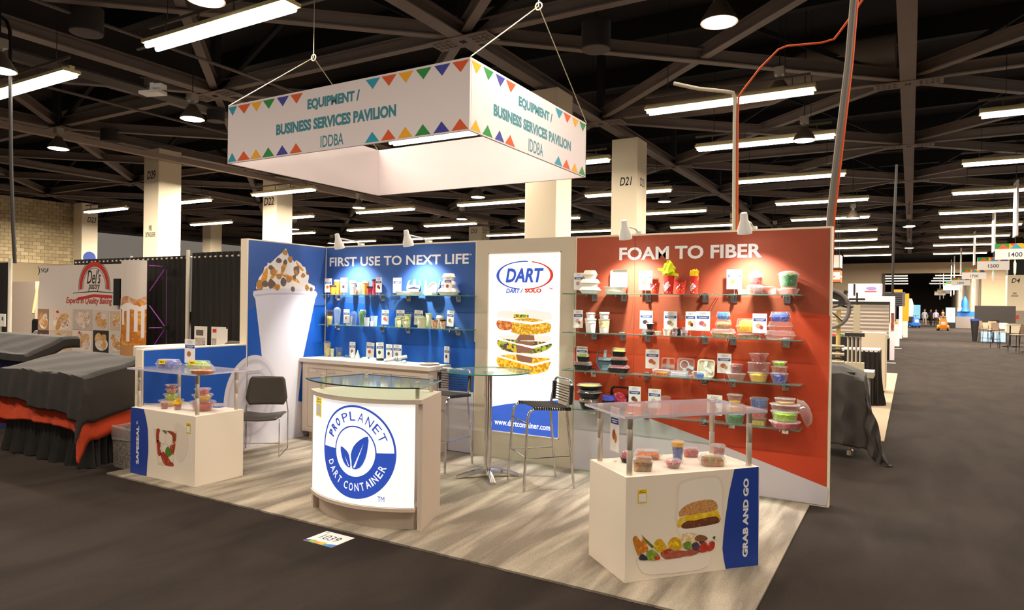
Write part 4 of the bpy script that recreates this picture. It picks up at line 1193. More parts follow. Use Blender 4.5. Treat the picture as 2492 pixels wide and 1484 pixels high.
# ---------------------------------------------------------------- hanging pavilion sign
SX, SY, SZ0, SZ1, SA, SB = 2.2555, -0.0637, 3.6961, 4.5369, 4.209, 3.2457
t = thing('hanging_sign', 'big white fabric box sign hung from the roof reading BUSINESS SERVICES PAVILION', 'sign', (SX, SY, SZ0))
M_FAB = mat('white sign fabric', (232, 222, 224), 0.8, noise=0.02, nscale=3, bump=0.15)
SH = SZ1 - SZ0
for (x0, y0, x1, y1) in ((-SA, 0, 0, .03), (-.03, .03, 0, SB), (-SA, .03, -SA + .03, SB), (-SA, SB - .03, 0, SB)):
    mb = MB()
    n = 16
    lx, ly = x1 - x0, y1 - y0
    mb.box(x0, y0, 0, x1, y1, SH)
    mb.build('fabric_panel', M_FAB, t, bevel=0.006)
ff = Frame((-SA, 0, 0), (1, 0, 0))
fr2 = Frame((0, 0, 0), (0, 1, 0))
M_TEAL = mat('teal lettering', (54, 130, 146), 0.6)
PC = {'teal': (44, 152, 180), 'orange': (220, 88, 36), 'yellow': (242, 170, 20), 'green': (40, 140, 64), 'blue': (60, 64, 156)}
def pennant(fr_, u0, u1, v0, v1, c):
    decal('pennant', [(u0, v0), (u1, v0), ((u0 + u1) / 2, v1)], fr_, mat('pennant ' + c, PC[c], 0.7), t, 0.002)
for (u0, u1), c in zip([(0.0092, 0.1977), (0.2157, 0.4871), (0.496, 0.7261), (0.7429, 0.9838), (1.0247, 1.2583), (1.2901, 1.525)], ('teal', 'orange', 'yellow', 'green', 'blue', 'orange')):
    pennant(ff, u0, u1, SH - .03, SH - .16, c)
    pennant(ff, u0, u1, .02, .15, c)
for (u0, u1), c in zip([(2.6354, 2.8705), (2.897, 3.1314), (3.1634, 3.3906), (3.4279, 3.66), (3.702, 3.9322), (3.9612, 4.1952)], ('teal', 'orange', 'yellow', 'green', 'blue', 'orange')):
    pennant(ff, u0, u1, SH - .03, SH - .16, c)
    pennant(ff, u0, u1, .02, .15, c)
for (u0, u1), c in zip([(0.0213, 0.2379), (0.2733, 0.5023), (0.5495, 0.7728), (0.7927, 1.0378), (2.1543, 2.4054), (2.419, 2.6681), (2.7105, 2.9429), (2.9725, 3.2155)], ('yellow', 'green', 'blue', 'orange', 'teal', 'orange', 'yellow', 'green')):
    pennant(fr2, u0, u1, SH - .03, SH - .16, c)
    pennant(fr2, u0, u1, .02, .15, c)
for fr_, L_ in ((ff, [(1.6147, 0.5499, 2.5415, 0.7087), (1.0186, 0.2941, 3.132, 0.4468), (1.8659, 0.0435, 2.2716, 0.1946)]),
                (fr2, [(1.1192, 0.5468, 2.0724, 0.6982), (0.5164, 0.2941, 2.6852, 0.4414), (1.3956, 0.0448, 1.8028, 0.2112)])):
    for s_, b_ in zip(('EQUIPMENT /', 'BUSINESS SERVICES PAVILION', 'IDDBA'), L_):
        text(s_, b_, fr_, M_TEAL, t, 0.05 if s_ != 'IDDBA' else 0.01)
for rx_, ry_, rz_ in ((-SA, SB / 2, 5.75 - SZ0), (0, SB / 2, 5.73 - SZ0)):
    for ey in (0.01, SB - .01):
        MB().tube([(rx_, ry_, rz_), (rx_, ey, SH)], 0.007, 5).build('suspension_cable', mat('steel cable', (186, 176, 150), 0.4, metal=0.4), t)
    MB().tube([(rx_, ry_, rz_), (rx_, ry_, 9.8 - SZ0)], 0.007, 5).build('suspension_cable', mat('steel cable', (186, 176, 150), 0.4, metal=0.4), t)
    MB().tube([(rx_ + .05 * math.cos(a), ry_, rz_ + .05 * math.sin(a)) for a in (2 * PI * k / 12 for k in range(12))], 0.01, 6, True).build('ring', M_STEEL, t)

# ================================================================ packaging on display
def pk(name, rgb, rough=0.5, **k):
    return mat('pack ' + name, rgb, rough, **k)
P_WHITE = pk('white', (246, 243, 238))
P_CREAM = pk('cream', (240, 230, 208))
P_BLACK = pk('black', (30, 28, 27), 0.35)
P_LIDB = pk('black lid', (24, 22, 22), 0.4)
P_TRANS = clear('milky plastic', (240, 246, 255), 0.45, 0.8, 0.85)
P_ORANGE = speck('orange cup print', [(228, 140, 26), (208, 110, 16), (240, 170, 50)], 40, kind='n')
P_ORANGE2 = speck('deep orange cup print', [(206, 96, 30), (180, 70, 20), (226, 130, 40)], 40, kind='n')
P_YELLOWC = speck('yellow cup print', [(236, 190, 80), (220, 160, 40), (246, 214, 130)], 40, kind='n')
P_REDC = speck('red cup print', [(190, 40, 66), (206, 60, 84), (160, 24, 50), (236, 170, 180)], 70, kind='n')
P_SWIRL = speck('brown swirl print', [(140, 96, 80), (230, 210, 190), (160, 116, 96)], 30, kind='n')
P_LEAFG = speck('green leaf print', [(240, 236, 218), (240, 236, 218), (186, 196, 110), (150, 170, 70)], 26, kind='n')
P_LEAFP = speck('pale leaf print', [(232, 232, 206), (214, 220, 176), (240, 238, 222)], 18, kind='n')
P_LEAFO = speck('orange leaf print', [(240, 226, 200), (240, 226, 200), (190, 110, 50), (226, 190, 140)], 26, kind='n')
P_VINE = speck('vine print', [(226, 208, 150), (236, 222, 176), (140, 120, 60)], 44, kind='n')
def stuff_mat(n, cols, sc=46):
    return speck('fill ' + n, cols, sc, kind='n')
FILL = {
    'yellow': stuff_mat('yellow', [(250, 210, 0), (236, 176, 0), (255, 232, 80)], 22),
    'green': stuff_mat('green', [(40, 140, 60), (20, 90, 40), (110, 190, 90)], 70),
    'lime': stuff_mat('lime', [(180, 226, 20), (140, 190, 10), (214, 244, 90)], 26),
    'red': stuff_mat('red', [(214, 60, 50), (170, 30, 34), (240, 120, 90)], 40),
    'pink': stuff_mat('pink', [(226, 84, 110), (190, 40, 76), (240, 140, 150)], 26),
    'orange': stuff_mat('orange', [(226, 130, 20), (190, 86, 20), (240, 170, 60)], 40),
    'blue': stuff_mat('blue', [(60, 110, 190), (30, 70, 150), (130, 170, 226)], 60),
    'royal': stuff_mat('royal', [(66, 76, 196), (40, 40, 150), (130, 140, 230)], 24),
    'sky': stuff_mat('sky', [(70, 150, 220), (30, 100, 180), (150, 200, 240)], 22),
    'violet': stuff_mat('violet', [(120, 124, 206), (90, 96, 180), (160, 164, 226)], 24),
    'brown': stuff_mat('brown', [(70, 50, 40), (110, 80, 60), (40, 28, 24)], 40),
    'granola': stuff_mat('granola', [(160, 130, 60), (110, 90, 40), (200, 180, 110), (120, 130, 50)], 70),
    'bead': stuff_mat('bead', [(190, 110, 70), (220, 180, 120), (150, 80, 50)], 90),
    'olive': stuff_mat('olive', [(196, 176, 20), (176, 150, 10), (214, 200, 60)], 30),
    'muffin': stuff_mat('muffin', [(216, 140, 30), (120, 100, 70), (190, 150, 90)], 20),
    'fruit': stuff_mat('fruit', [(226, 120, 50), (200, 60, 50), (90, 70, 110), (240, 170, 60)], 24),
    'sandwich': stuff_mat('sandwich', [(196, 150, 90), (120, 150, 60), (190, 80, 50), (214, 180, 110)], 24),
    'berry': stuff_mat('berry', [(190, 70, 70), (120, 60, 70), (214, 120, 90)], 50),
    'bean': stuff_mat('bean', [(130, 90, 50), (190, 150, 90), (90, 60, 30)], 60),
    'purple': stuff_mat('purple', [(110, 96, 116), (150, 130, 140), (84, 70, 96)], 40),
    'straw': stuff_mat('straw', [(214, 170, 110), (190, 140, 80), (236, 200, 150)], 80),
}
def ring_of(shape, dr):
    if shape == 'round':
        return circ(0.5, 24)
    if shape == 'oct':
        return [(x, y * dr) for x, y in circ(0.54, 8, PI / 8)]
    return rrect(1.0, dr, 0.14, 3)

def vessel(name, label, cat, q, shape='round', base=None, bs=0.7, bf=1.0, lid=None, lt='flat', ls=0.8, fill=None, f0=0.04, f1=0.8, fs=0.94, dr=1.0, rz=0.0, group=None, band=None, rim=True, top=None, obj_name=None):
    """one pack: base shell, lid and what is in it; q = x, y, z, width, height"""
    x, y, z, D, h = q
    if shape != 'round' and rz == 0.0:
        ph = abs(math.atan2(x - 6.62, y + 6.54))
        D = D / (math.cos(ph) + dr * math.sin(ph))
    t = thing(name, label, cat, (x, y, z), rz, group)
    rg = ring_of(shape, dr)
    hb = h * bf
    def R(s, zz):
        return (D * s, zz)
    prof = [R(bs * .96, 0.0), R(bs, 0.004), R(bs + (0.94 - bs) * .55, hb * .55), R(.94, hb - .003)]
    if rim:
        prof += [R(1.0, hb - .003), R(1.0, hb)]
    base = base or M_CLEAR
    b = MB().shape(rg, prof, True, False).build('tub' if lid or shape != 'round' else 'cup_body', base, t, smooth=True)
    if band:
        bm, b0, b1 = band
        s0, s1 = bs + (0.94 - bs) * b0 + .008, bs + (0.94 - bs) * b1 + .008
        MB().shape(rg, [R(s0, hb * b0), R(s1, hb * b1)], False, False).build('printed_sleeve', bm, b, smooth=True)
    if lid:
        hl = h - hb
        if lt == 'flat':
            pr = [R(1.02, hb), R(1.02, hb + hl * .5), R(ls, hb + hl * .6), R(ls * .97, h)]
        elif lt == 'dome':
            pr = [R(1.02, hb), R(1.02, hb + hl * .12)] + [R(.92 * math.cos(k * PI / 10), hb + hl * (.12 + .88 * math.sin(k * PI / 10))) for k in range(0, 5)]
        elif lt == 'sip':
            pr = [R(1.04, hb), R(1.04, hb + hl * .2), R(.96, hb + hl * .3), R(.88, h), R(.80, h), R(.78, h - hl * .2)]
        elif lt == 'cap':
            pr = [R(1.03, hb), R(1.03, h), R(.9, h)]
        else:
            pr = [R(1.02, hb), R(1.02, hb + .002), R(.95, hb + .003), R(.5 + ls * .46, hb + hl * .7), R(ls, h)]
        MB().shape(rg, pr, False, True).build('lid', lid, t, smooth=True)
    if fill:
        rnd = random.Random(len(label) * 7)
        top_ = h * f1
        n = len(rg)
        rings = []
        lv = [0, .25, .55, .85, 1.0]
        for k, s in enumerate(lv):
            zz = h * f0 + (top_ - h * f0) * s
            wz = min(1.0, zz / max(hb, 1e-4))
            sc = (bs + (0.94 - bs) * wz) * fs if zz < hb else fs * (1 - .5 * max(0, (zz - hb) / max(h - hb, 1e-4)) * (1 - ls) * 2) * .9
            if k == len(lv) - 1:
                sc *= .72
            rings.append([(px * D * sc * rnd.uniform(.93, 1.0), py * D * sc * rnd.uniform(.93, 1.0), zz + rnd.uniform(-.06, .06) * h * (k > 0)) for px, py in rg])
        MB().loft(rings).build('contents', FILL[fill], t, smooth=True)
    return t

# a small price-card stand: card, printed parts, wire and foot
CARD_N = [0]
M_WIRE = mat('card wire', (200, 196, 188), 0.35, metal=0.5)
M_OVAL = mat('card oval', (60, 80, 140), 0.6)
def card(label, q, zb, pic=(150, 90, 60), pic2=None, qyaw=0.0, lean=0.0, ring=False):
    """q: x, y, z of the card's lower edge, width, height; zb: the surface the foot stands on"""
    x, y, z, D, h = q
    w_ = D
    t = thing('card_stand', label, 'card', (x, y, zb), qyaw)
    zo = z - zb
    c = MB().box(-w_ / 2, -.0012, 0, w_ / 2, .0, h).build('card', M_PAPER, t, loc=(0, 0, zo), rot=(0, lean, 0))
    f = Frame((-w_ / 2, -.0012, 0), (1, 0, 0))
    e = ring_decal('logo_oval', (w_ * .5, h * .88), w_ * .2, w_ * .225, f, M_OVAL, c, .0005, n=20, ry=.42)
    text('DART', (w_ * .38, h * .86, w_ * .62, h * .90), f, M_OVAL, c, 0.02, 0.2, .0006)
    decal('title_band', rect(w_ * .06, h * .62, w_ * .94, h * .76), f, M_NAVY, c, .0005)
    decals('title_lines', [rect(w_ * .14, h * .70, w_ * .86, h * .72), rect(w_ * .24, h * .655, w_ * .76, h * .675)], f, M_PAPER, c, .0009)
    decal('picture', ell(w_ * .42, h * .38, w_ * .2, h * .12, 9), f, mat('picture %d %d %d' % pic, pic, 0.6), c, .0006)
    if pic2:
        decal('picture', ell(w_ * .62, h * .3, w_ * .14, h * .1, 8), f, mat('picture %d %d %d' % pic2, pic2, 0.6), c, .0008)
    if zo > 0.004:
        MB().tube([(0, .003, 0), (0, .003, zo + h * .2)], .0012, 5).build('wire', M_WIRE, t)
        MB().lathe([(.014, 0), (.014, .002), (.004, .004)], 12, (0, .003, 0)).build('foot', M_WIRE, t)
    return t

# ---- upper shelf of the blue wall
A, B2 = ZB1, ZB2
card('card with an orange cup picture, far left on the upper blue-wall shelf', (0.1106, -0.09, 1.842, 0.1258, 0.1791), A, (200, 110, 40))
vessel('paper_cup', 'short orange cup with black lid in front of the first card', 'cup', (0.3045, -0.2, 1.813, 0.089, 0.1207), base=P_ORANGE, bf=.84, lid=P_LIDB, lt='sip')
vessel('paper_cup', 'tall orange cup with white lid behind the short orange cup', 'cup', (0.2739, -0.1, 1.813, 0.078, 0.1899), base=P_ORANGE, bf=.88, lid=P_WHITE, lt='sip')
vessel('paper_cup', 'dark orange cup mostly hidden behind the white card', 'cup', (0.3976, -0.15, 1.813, 0.0575, 0.1299), base=P_ORANGE2)
card('white card with a tiny dark picture before the orange cups', (0.528, -0.235, 1.842, 0.1152, 0.1805), A, (70, 40, 50))
vessel('paper_cup', 'brown swirl cup with white lid on the upper blue-wall shelf', 'cup', (0.5445, -0.1, 1.813, 0.0883, 0.1798), base=P_SWIRL, bf=.84, lid=P_WHITE, lt='sip')
vessel('paper_cup', 'small plain white cup before the brown swirl cup', 'cup', (0.6698, -0.205, 1.813, 0.0744, 0.0967), base=P_WHITE, bs=.66)
vessel('paper_cup', 'plain white cup with clear lid between the swirl and yellow cups', 'cup', (0.6845, -0.13, 1.813, 0.065, 0.1491), base=P_WHITE, bf=.86, lid=P_TRANS, lt='cap')
vessel('paper_cup', 'yellow cup with white lid on the upper blue-wall shelf', 'cup', (0.7774, -0.12, 1.813, 0.0917, 0.1728), base=P_YELLOWC, bf=.84, lid=P_WHITE, lt='sip')
vessel('paper_cup', 'short red cup with black lid beside the yellow cup', 'cup', (0.9323, -0.215, 1.813, 0.0769, 0.101), base=P_REDC, bf=.86, lid=P_LIDB, lt='cap')
vessel('paper_cup', 'tall red cup with black lid partly behind a card', 'cup', (0.9008, -0.1, 1.813, 0.0622, 0.1942), base=P_REDC, bf=.9, lid=P_LIDB, lt='sip')
vessel('paper_cup', 'small red cup without lid under the red cup card', 'cup', (1.0099, -0.2, 1.813, 0.0587, 0.0897), base=P_REDC)
card('card with red cup pictures at the right of the red cups', (1.0918, -0.235, 1.842, 0.0956, 0.181), A, (150, 50, 70), (120, 60, 90))
card('card with a round plate picture left of the white platters', (1.2476, -0.08, 1.842, 0.1311, 0.1817), A, (206, 190, 180))
vessel('oval_platter', 'wide white fibre platter lying on the upper right blue-wall shelf', 'platter', (1.4924, -0.155, 1.813, 0.3526, 0.0433), 'rect', base=P_WHITE, bs=.86, dr=.45, rz=.001)
t = thing('label_sleeve', 'small blue lettered paper sleeve lying on the white platter', 'sleeve', (1.4349, -.17, 1.8225))
MB().box(-.11, -.03, 0, .11, .03, .018).build('sleeve_body', mat('sleeve blue', (44, 60, 170), 0.5), t)
decals('sleeve_print', [rect(.03, .006, .10, .012), rect(.12, .006, .19, .012)], Frame((-.11, -.03, 0), (1, 0, 0)), M_PAPER, t)
def standing(name, label, q, kind, lean=-0.22, m_=None, rz=0.0):
    x, y, z, D, h = q
    t = thing(name, label, 'plate', (x, y, z), rz, rx=lean)
    m_ = m_ or P_PURE
    if kind == 'round':
        rg = [(px * D, h / 2 + py * h) for px, py in circ(0.5, 36)]
    elif kind == 'oct':
        rg = [(px * D, h / 2 + py * h) for px, py in circ(0.535, 8, PI / 8)]
    else:
        rg = [(px, h / 2 + py) for px, py in rrect(D, h, min(D, h) * .18, 4)]
    def rr_(s, yy):
        return [(px * s, yy, h / 2 + (pz - h / 2) * s) for px, pz in rg]
    MB().loft([rr_(.97, .004), rr_(1.0, 0.0), rr_(.9, 0.0), rr_(.8, .022), rr_(.78, .022)], False, True).loft([rr_(1.0, 0.0), rr_(.8, .026)], False, True).build('plate_body', m_, t, smooth=True)
    return t
P_PURE = pk('plate white', (248, 246, 240))
def dividers(t, m_, segs, name='divider'):
    for a, b in segs:
        MB().bar((a[0], .006, a[1]), (b[0], .006, b[1]), .03, .014, (0, 1, 0)).build(name, m_, t)
q = (1.4736, -0.075, 1.813, 0.2066, 0.2269)
t = standing('round_plate', 'round white plate with three compartments standing against the blue wall', q, 'round')
D_, h_ = q[3], q[4]
dividers(t, P_PURE, [((-D_ * .4, h_ * .46), (0, h_ * .52)), ((0, h_ * .52), (D_ * .4, h_ * .46)), ((0, h_ * .5), (D_ * .03, h_ * .9))])
q = (1.747, -0.075, 1.813, 0.2168, 0.226)
standing('square_plate', 'large white square plate standing beside the round plate', q, 'rect')
q = (1.7911, -0.13, 1.813, 0.146, 0.1628)
standing('bowl_plate', 'small white bowl standing before the square plate', q, 'round', -.3)
vessel('small_tray', 'low white tray in front of the standing square plate', 'tray', (1.8325, -0.19, 1.813, 0.1272, 0.036), 'rect', base=P_WHITE, bs=.8, dr=.5)
def clam(label, q, m_=None, name='hinged_box', **k):
    return vessel(name, label, 'food box', q, 'rect', base=m_ or P_WHITE, lid=m_ or P_WHITE, lt='taper', bs=.72, ls=.7, bf=.5, dr=k.pop('dr', .75), **k)
clam('bottom white hinged box of the stack on the blue wall', (2.0618, -0.15, 1.813, 0.2899, 0.0826))
clam('middle white hinged box of the stack on the blue wall', (2.0618, -0.15, 1.8956, 0.2085, 0.0846))
clam('top white hinged box of the stack on the blue wall', (2.0618, -0.15, 1.9802, 0.173, 0.0846))
card('card with a brown sandwich picture before the white box stack', (2.1178, -0.245, 1.85, 0.1037, 0.175), A, (150, 70, 40))

# ---- lower shelf of the blue wall
vessel('clear_cup', 'clear cup with dark brown drink and lid, far left of the lower shelf', 'cup', (0.1577, -0.11, 1.432, 0.0951, 0.1878), bf=.86, lid=M_CLEAR, lt='cap', fill='brown', f1=.84, fs=.97)
vessel('clear_cup', 'clear cup filled with yellow drink before the brown one', 'cup', (0.271, -0.215, 1.432, 0.0835, 0.1108), fill='olive', f1=.9, fs=.97)
vessel('clear_cup', 'tall empty clear cup with dome lid beside the yellow drink', 'cup', (0.3249, -0.14, 1.432, 0.0982, 0.222), bf=.8, bs=.62, lid=M_CLEAR, lt='dome')
card('card with a red strawberry picture behind the clear cups', (0.4186, -0.07, 1.45, 0.1023, 0.179), B2, (196, 60, 50))
vessel('clear_cup', 'empty clear cup with dome lid behind the short clear cup', 'cup', (0.5844, -0.12, 1.432, 0.0879, 0.1779), bf=.74, lid=M_CLEAR, lt='dome')
vessel('clear_cup', 'short empty clear cup before the strawberry card', 'cup', (0.5968, -0.215, 1.432, 0.0933, 0.1132))
card('card half hidden behind the cup of green shreds', (0.6943, -0.07, 1.45, 0.0966, 0.1782), B2, (190, 180, 170))
vessel('clear_cup', 'clear cup full of green shreds on the lower blue-wall shelf', 'cup', (0.7579, -0.15, 1.432, 0.1074, 0.1817), bs=.6, fill='green', f1=.95, fs=.96)
vessel('clear_cup', 'medium milky cup beside the green shred cup', 'cup', (0.8972, -0.22, 1.432, 0.0706, 0.1057), base=P_TRANS)
vessel('clear_cup', 'tiny milky cup between the two larger milky cups', 'cup', (0.9865, -0.235, 1.432, 0.0531, 0.0617), base=P_TRANS)
vessel('clear_cup', 'large milky cup behind the tiny milky cup', 'cup', (0.941, -0.14, 1.432, 0.0929, 0.1234), base=P_TRANS)
card('card with an orange and pink picture right of the milky cups', (1.0978, -0.12, 1.455, 0.1126, 0.1765), B2, (210, 110, 60), (220, 130, 140), lean=.03)
card('card with grey cup pictures behind the first leaf cups', (1.2949, -0.07, 1.46, 0.1255, 0.1728), B2, (120, 116, 110), (130, 126, 120))
vessel('leaf_cup', 'short leaf print cup behind the front left leaf cup', 'cup', (1.3131, -0.12, 1.432, 0.0926, 0.114), base=P_LEAFG, bs=.76)
vessel('leaf_cup', 'short leaf print cup, leftmost in front on the lower right shelf', 'cup', (1.3875, -0.22, 1.432, 0.0849, 0.0996), base=P_LEAFG, bs=.76)
vessel('leaf_cup', 'short leaf print cup, second in front from the left', 'cup', (1.494, -0.22, 1.432, 0.0797, 0.0985), base=P_LEAFG, bs=.76)
vessel('leaf_cup', 'tall white and green leaf cup behind the two short ones', 'cup', (1.4501, -0.12, 1.432, 0.091, 0.1542), base=P_LEAFG, bs=.68)
card('tilted card with pale grey picture behind the wide leaf bowl', (1.567, -0.07, 1.46, 0.1264, 0.1744), B2, (196, 190, 180), lean=.04)
vessel('leaf_cup', 'pale leaf tub behind the wide pale leaf bowl', 'tub', (1.6449, -0.12, 1.432, 0.0911, 0.1388), base=P_LEAFP, bs=.78)
vessel('leaf_cup', 'wide pale leaf print bowl on the lower right blue-wall shelf', 'tub', (1.737, -0.21, 1.432, 0.1086, 0.1218), base=P_LEAFP, bs=.8)
vessel('leaf_cup', 'tallest pale leaf cup on the lower right shelf', 'cup', (1.7502, -0.1, 1.432, 0.0884, 0.1723), base=P_LEAFP, bs=.7)
vessel('leaf_cup', 'short cup with orange leaf print and no lid', 'cup', (1.9218, -0.22, 1.432, 0.0827, 0.0977), base=P_LEAFO, bs=.74)
vessel('leaf_cup', 'coffee cup with cream lid behind the orange leaf cups', 'cup', (1.9262, -0.12, 1.432, 0.0936, 0.152), base=P_CREAM, bf=.78, lid=P_CREAM, lt='sip')
vessel('leaf_cup', 'orange leaf cup with dark lid at the right of the lower shelf', 'cup', (2.0388, -0.22, 1.432, 0.0696, 0.1049), base=P_LEAFO, bf=.86, lid=P_LIDB, lt='cap')
card('narrow tilted card at the right end of the lower shelf', (2.0986, -0.17, 1.46, 0.0968, 0.1813), B2, (150, 120, 100), (190, 170, 160), lean=.06)

# ---- worktop
WT = 1.015
card('card with red cup pictures at the left end of the worktop', (-0.1009, -0.12, 1.05, 0.1252, 0.186), WT, (190, 60, 60), (150, 140, 130))
vessel('tall_cup', 'tall cream printed cup with clear dome on the worktop', 'cup', (0.1627, -0.1437, 1.016, 0.0913, 0.2035), base=P_VINE, bf=.84, bs=.76, lid=M_CLEAR, lt='dome')
vessel('small_cup', 'small cream cup beside the tall cream cup', 'cup', (0.2573, -0.1517, 1.016, 0.0551, 0.1072), base=P_VINE)
vessel('clear_cup', 'clear dome lidded cup behind the clear parfait cup', 'cup', (0.15, 0.0372, 1.016, 0.0819, 0.1568), bf=.66, lid=M_CLEAR, lt='dome')
vessel('clear_cup', 'wide clear parfait cup printed with a white flower', 'cup', (0.2831, -0.0475, 1.016, 0.1122, 0.1249), fill='olive', f0=.2, f1=.45, fs=.4)
vessel('flat_disc', 'two flat clear lids lying before the parfait cup', 'lid', (0.4615, -0.212, 1.016, 0.0945, 0.0259), bs=.9)
vessel('clear_tub', 'small clear tub left of the white paper cones', 'tub', (0.445, -0.0676, 1.016, 0.0755, 0.0316), bs=.8)
for (q, lab) in (((0.5528, -0.097, 1.016, 0.0553, 0.0751), 'smaller white paper cone on the worktop'), ((0.6272, -0.0824, 1.016, 0.0748, 0.1047), 'larger white paper cone on the worktop')):
    tag(MB().lathe([(q[3] / 2, 0), (q[3] / 2, .002), (.003, q[4])], 24).build('paper_cone', P_WHITE, smooth=True, loc=q[:3]), lab, 'paper cone')
card('card with a red and white picture behind the paper cones', (0.5358, -0.08, 1.03, 0.0986, 0.1869), WT, (190, 70, 60))
for (q, lab, m_) in (((0.7953, -0.1374, 1.016, 0.0891, 0.0355), 'cream cup lid lying on the worktop', P_CREAM), ((0.9284, -0.1433, 1.016, 0.092, 0.0347), 'white cup lid lying between the cream and the black lid', P_WHITE), ((1.0625, -0.1557, 1.016, 0.0918, 0.0353), 'black cup lid lying on the worktop', P_LIDB)):
    t = thing('cup_lid', lab, 'lid', q[:3])
    r = q[3] / 2
    MB().lathe([(r, 0), (r, .006), (r * .94, .008), (r * .86, .024), (r * .7, .026), (r * .68, .02)], 28).build('lid_shell', m_, t, smooth=True)
    MB().box(-.008, -r * .8, .024, .008, -r * .66, .0275).build('sip_hole', M_INK if m_ is not P_LIDB else M_WIRE, t)
card('leaning card with a red square picture behind the lids', (0.8276, -0.08, 1.035, 0.1255, 0.1877), WT, (200, 60, 50), lean=.05)
card('card with a dark round picture leaning left over the black lid', (1.0141, -0.1, 1.035, 0.1202, 0.1964), WT, (60, 54, 60), lean=-.06)
card('card with a dark round picture, second from the right of four', (1.1788, -0.13, 1.035, 0.1003, 0.1814), WT, (66, 50, 54))
card('widest card with a silver cutlery picture, rightmost of four', (1.3233, -0.15, 1.035, 0.1252, 0.1849), WT, (120, 120, 126))
t = thing('paper_straw_pack', 'white paper tube pack with black bands lying slanted on the worktop', 'straw pack', (1.3927, -.26, 1.016))
MB().tube([(-.13, -.05, .02), (.12, .05, .075)], .02, 16).build('tube', P_WHITE, t, smooth=True)
for k in range(3):
    MB().tube([(-.02 + .018 * k, -.006 + .0072 * k, .0442 + .004 * k), (-.013 + .018 * k, -.0032 + .0072 * k, .0457 + .004 * k)], .0206, 16).build('black_band', M_INK, t)
MB().lathe([(.024, 0), (.026, .006), (.022, .03), (.004, .034)], 20, (.11, .02, 0)).build('end_cup', P_WHITE, t, smooth=True)
q = (1.8588, -0.2055, 1.016, 0.2325, 0.0391)
t = thing('fibre_plate', 'cream fibre plate lying at the right end of the worktop', 'plate', (q[0], -.24, 1.016))
MB().lathe([(.07, 0), (.09, .002), (.115, .016), (.122, .018), (.118, .02), (.088, .006), (.01, .005)], 32).build('plate_body', P_CREAM, t, smooth=True)
t = thing('wooden_fork', 'small wooden fork lying before the fibre plate', 'fork', (1.975, -0.2639, 1.016), .5)
MB().box(-.07, -.006, 0, .03, .006, .003).box(.03, -.011, 0, .045, .011, .003).build('handle', mat('birch', (200, 172, 126), 0.6), t)
for k in (-1, 0, 1):
    MB().box(.045, k * .008 - .0025, 0, .07, k * .008 + .0025, .003).build('tine', mat('birch', (200, 172, 126), 0.6), t)
card('narrow card at the far right end of the worktop', (2.025, -0.12, 1.04, 0.0724, 0.1873), WT, (60, 60, 110))

# ---- orange wall, top shelf
Z1, Z2, Z3, Z4 = ZR
card('card tucked behind the white foam box stack at the far left', (3.6579, -0.09, 1.88, 0.1064, 0.1766), Z1, (180, 150, 150))
P_FOAM = mat('ribbed foam', (244, 238, 220), 0.6)
clam('bottom foam box of the stack on the orange wall', (3.8136, -0.15, 1.841, 0.2471, 0.0709), P_FOAM, 'foam_box')
clam('middle foam box of the stack on the orange wall', (3.8136, -0.15, 1.9119, 0.2235, 0.0779), P_FOAM, 'foam_box')
clam('small top foam box of the stack on the orange wall', (3.8136, -0.15, 1.9898, 0.1635, 0.087), P_FOAM, 'foam_box')
q = (4.0922, -0.15, 1.841, 0.2562, 0.0682)
t = vessel('foam_box', 'open white foam box with raised lid on the orange wall', 'food box', q, 'rect', base=P_FOAM, bs=.8, dr=.75)
D_ = q[3] * .72
MB().loft([[(px * s, .075 + yy, .055 + (pz + .5) * .19) for px, pz in rrect(1, 1, .16, 4)] for s, yy in ((D_, 0), (D_ * .97, 0.002), (D_ * .86, .03), (D_ * .8, .032))], False, True).build('open_lid', P_WHITE, t, smooth=True)
card('white card with an orange fries picture beside the popcorn scoops', (4.3797, -0.1, 1.88, 0.1342, 0.1862), Z1, (220, 120, 50), (190, 120, 110))
P_POP = mat('popcorn red', (206, 48, 40), 0.5)
def pop_print(t, D, h, bs, z0=.1, z1=.62):
    """lettered band and confetti wrapped on the front of a tub"""
    def wr(a, b, off):
        r = D * (bs + (0.94 - bs) * min(1, b / h)) * .5 * 1.0 + off + .001
        an = a / (D * .45)
        return Vector((r * math.sin(an), -r * math.cos(an), b))
    f = Frame((0, 0, 0), (1, 0, 0), warp=wr)
    def slant(u, v):
        c_, s_ = math.cos(.75), math.sin(.75)
        return (-.012 + u * c_ - v * s_, h * .36 + u * s_ + v * c_)
    w_ = D * .42
    decals('white_band', [[slant(x, y) for x, y in rect(-w_ + i * w_ / 3, .012, -w_ + (i + 1) * w_ / 3, .026)] for i in range(6)], f, M_PAPER, t, .0004)
    vs_, fs_2, _ = text_mesh('MUNCHIE', 0.06, 0.0)
    me = bpy.data.meshes.new('lettering')
    me.from_pydata([tuple(f.at(*slant(-w_ + 2 * w_ * x, -.022 + .03 * y), .0008)) for x, y in vs_], [], fs_2)
    me.materials.append(M_PAPER)
    o = bpy.data.objects.new('lettering', me)
    COL.objects.link(o)
    o.parent = t
    rnd = random.Random(int(D * 1e4))
    for c, n in (((250, 180, 20), 14), ((246, 236, 226), 8)):
        ps = []
        for _ in range(n):
            a_, b_ = rnd.uniform(-.55, .55) * D, rnd.uniform(.05, .66) * h
            if abs(b_ - h * .36 - a_ * .9) < .03:
                continue
            s_ = rnd.uniform(.004, .008)
            ps.append([(a_ - s_, b_), (a_, b_ - s_), (a_ + s_, b_ + s_ * .3), (a_, b_ + s_)])
        decals('confetti', ps, f, mat('confetti %d %d %d' % c, c, .5), t, .0003)
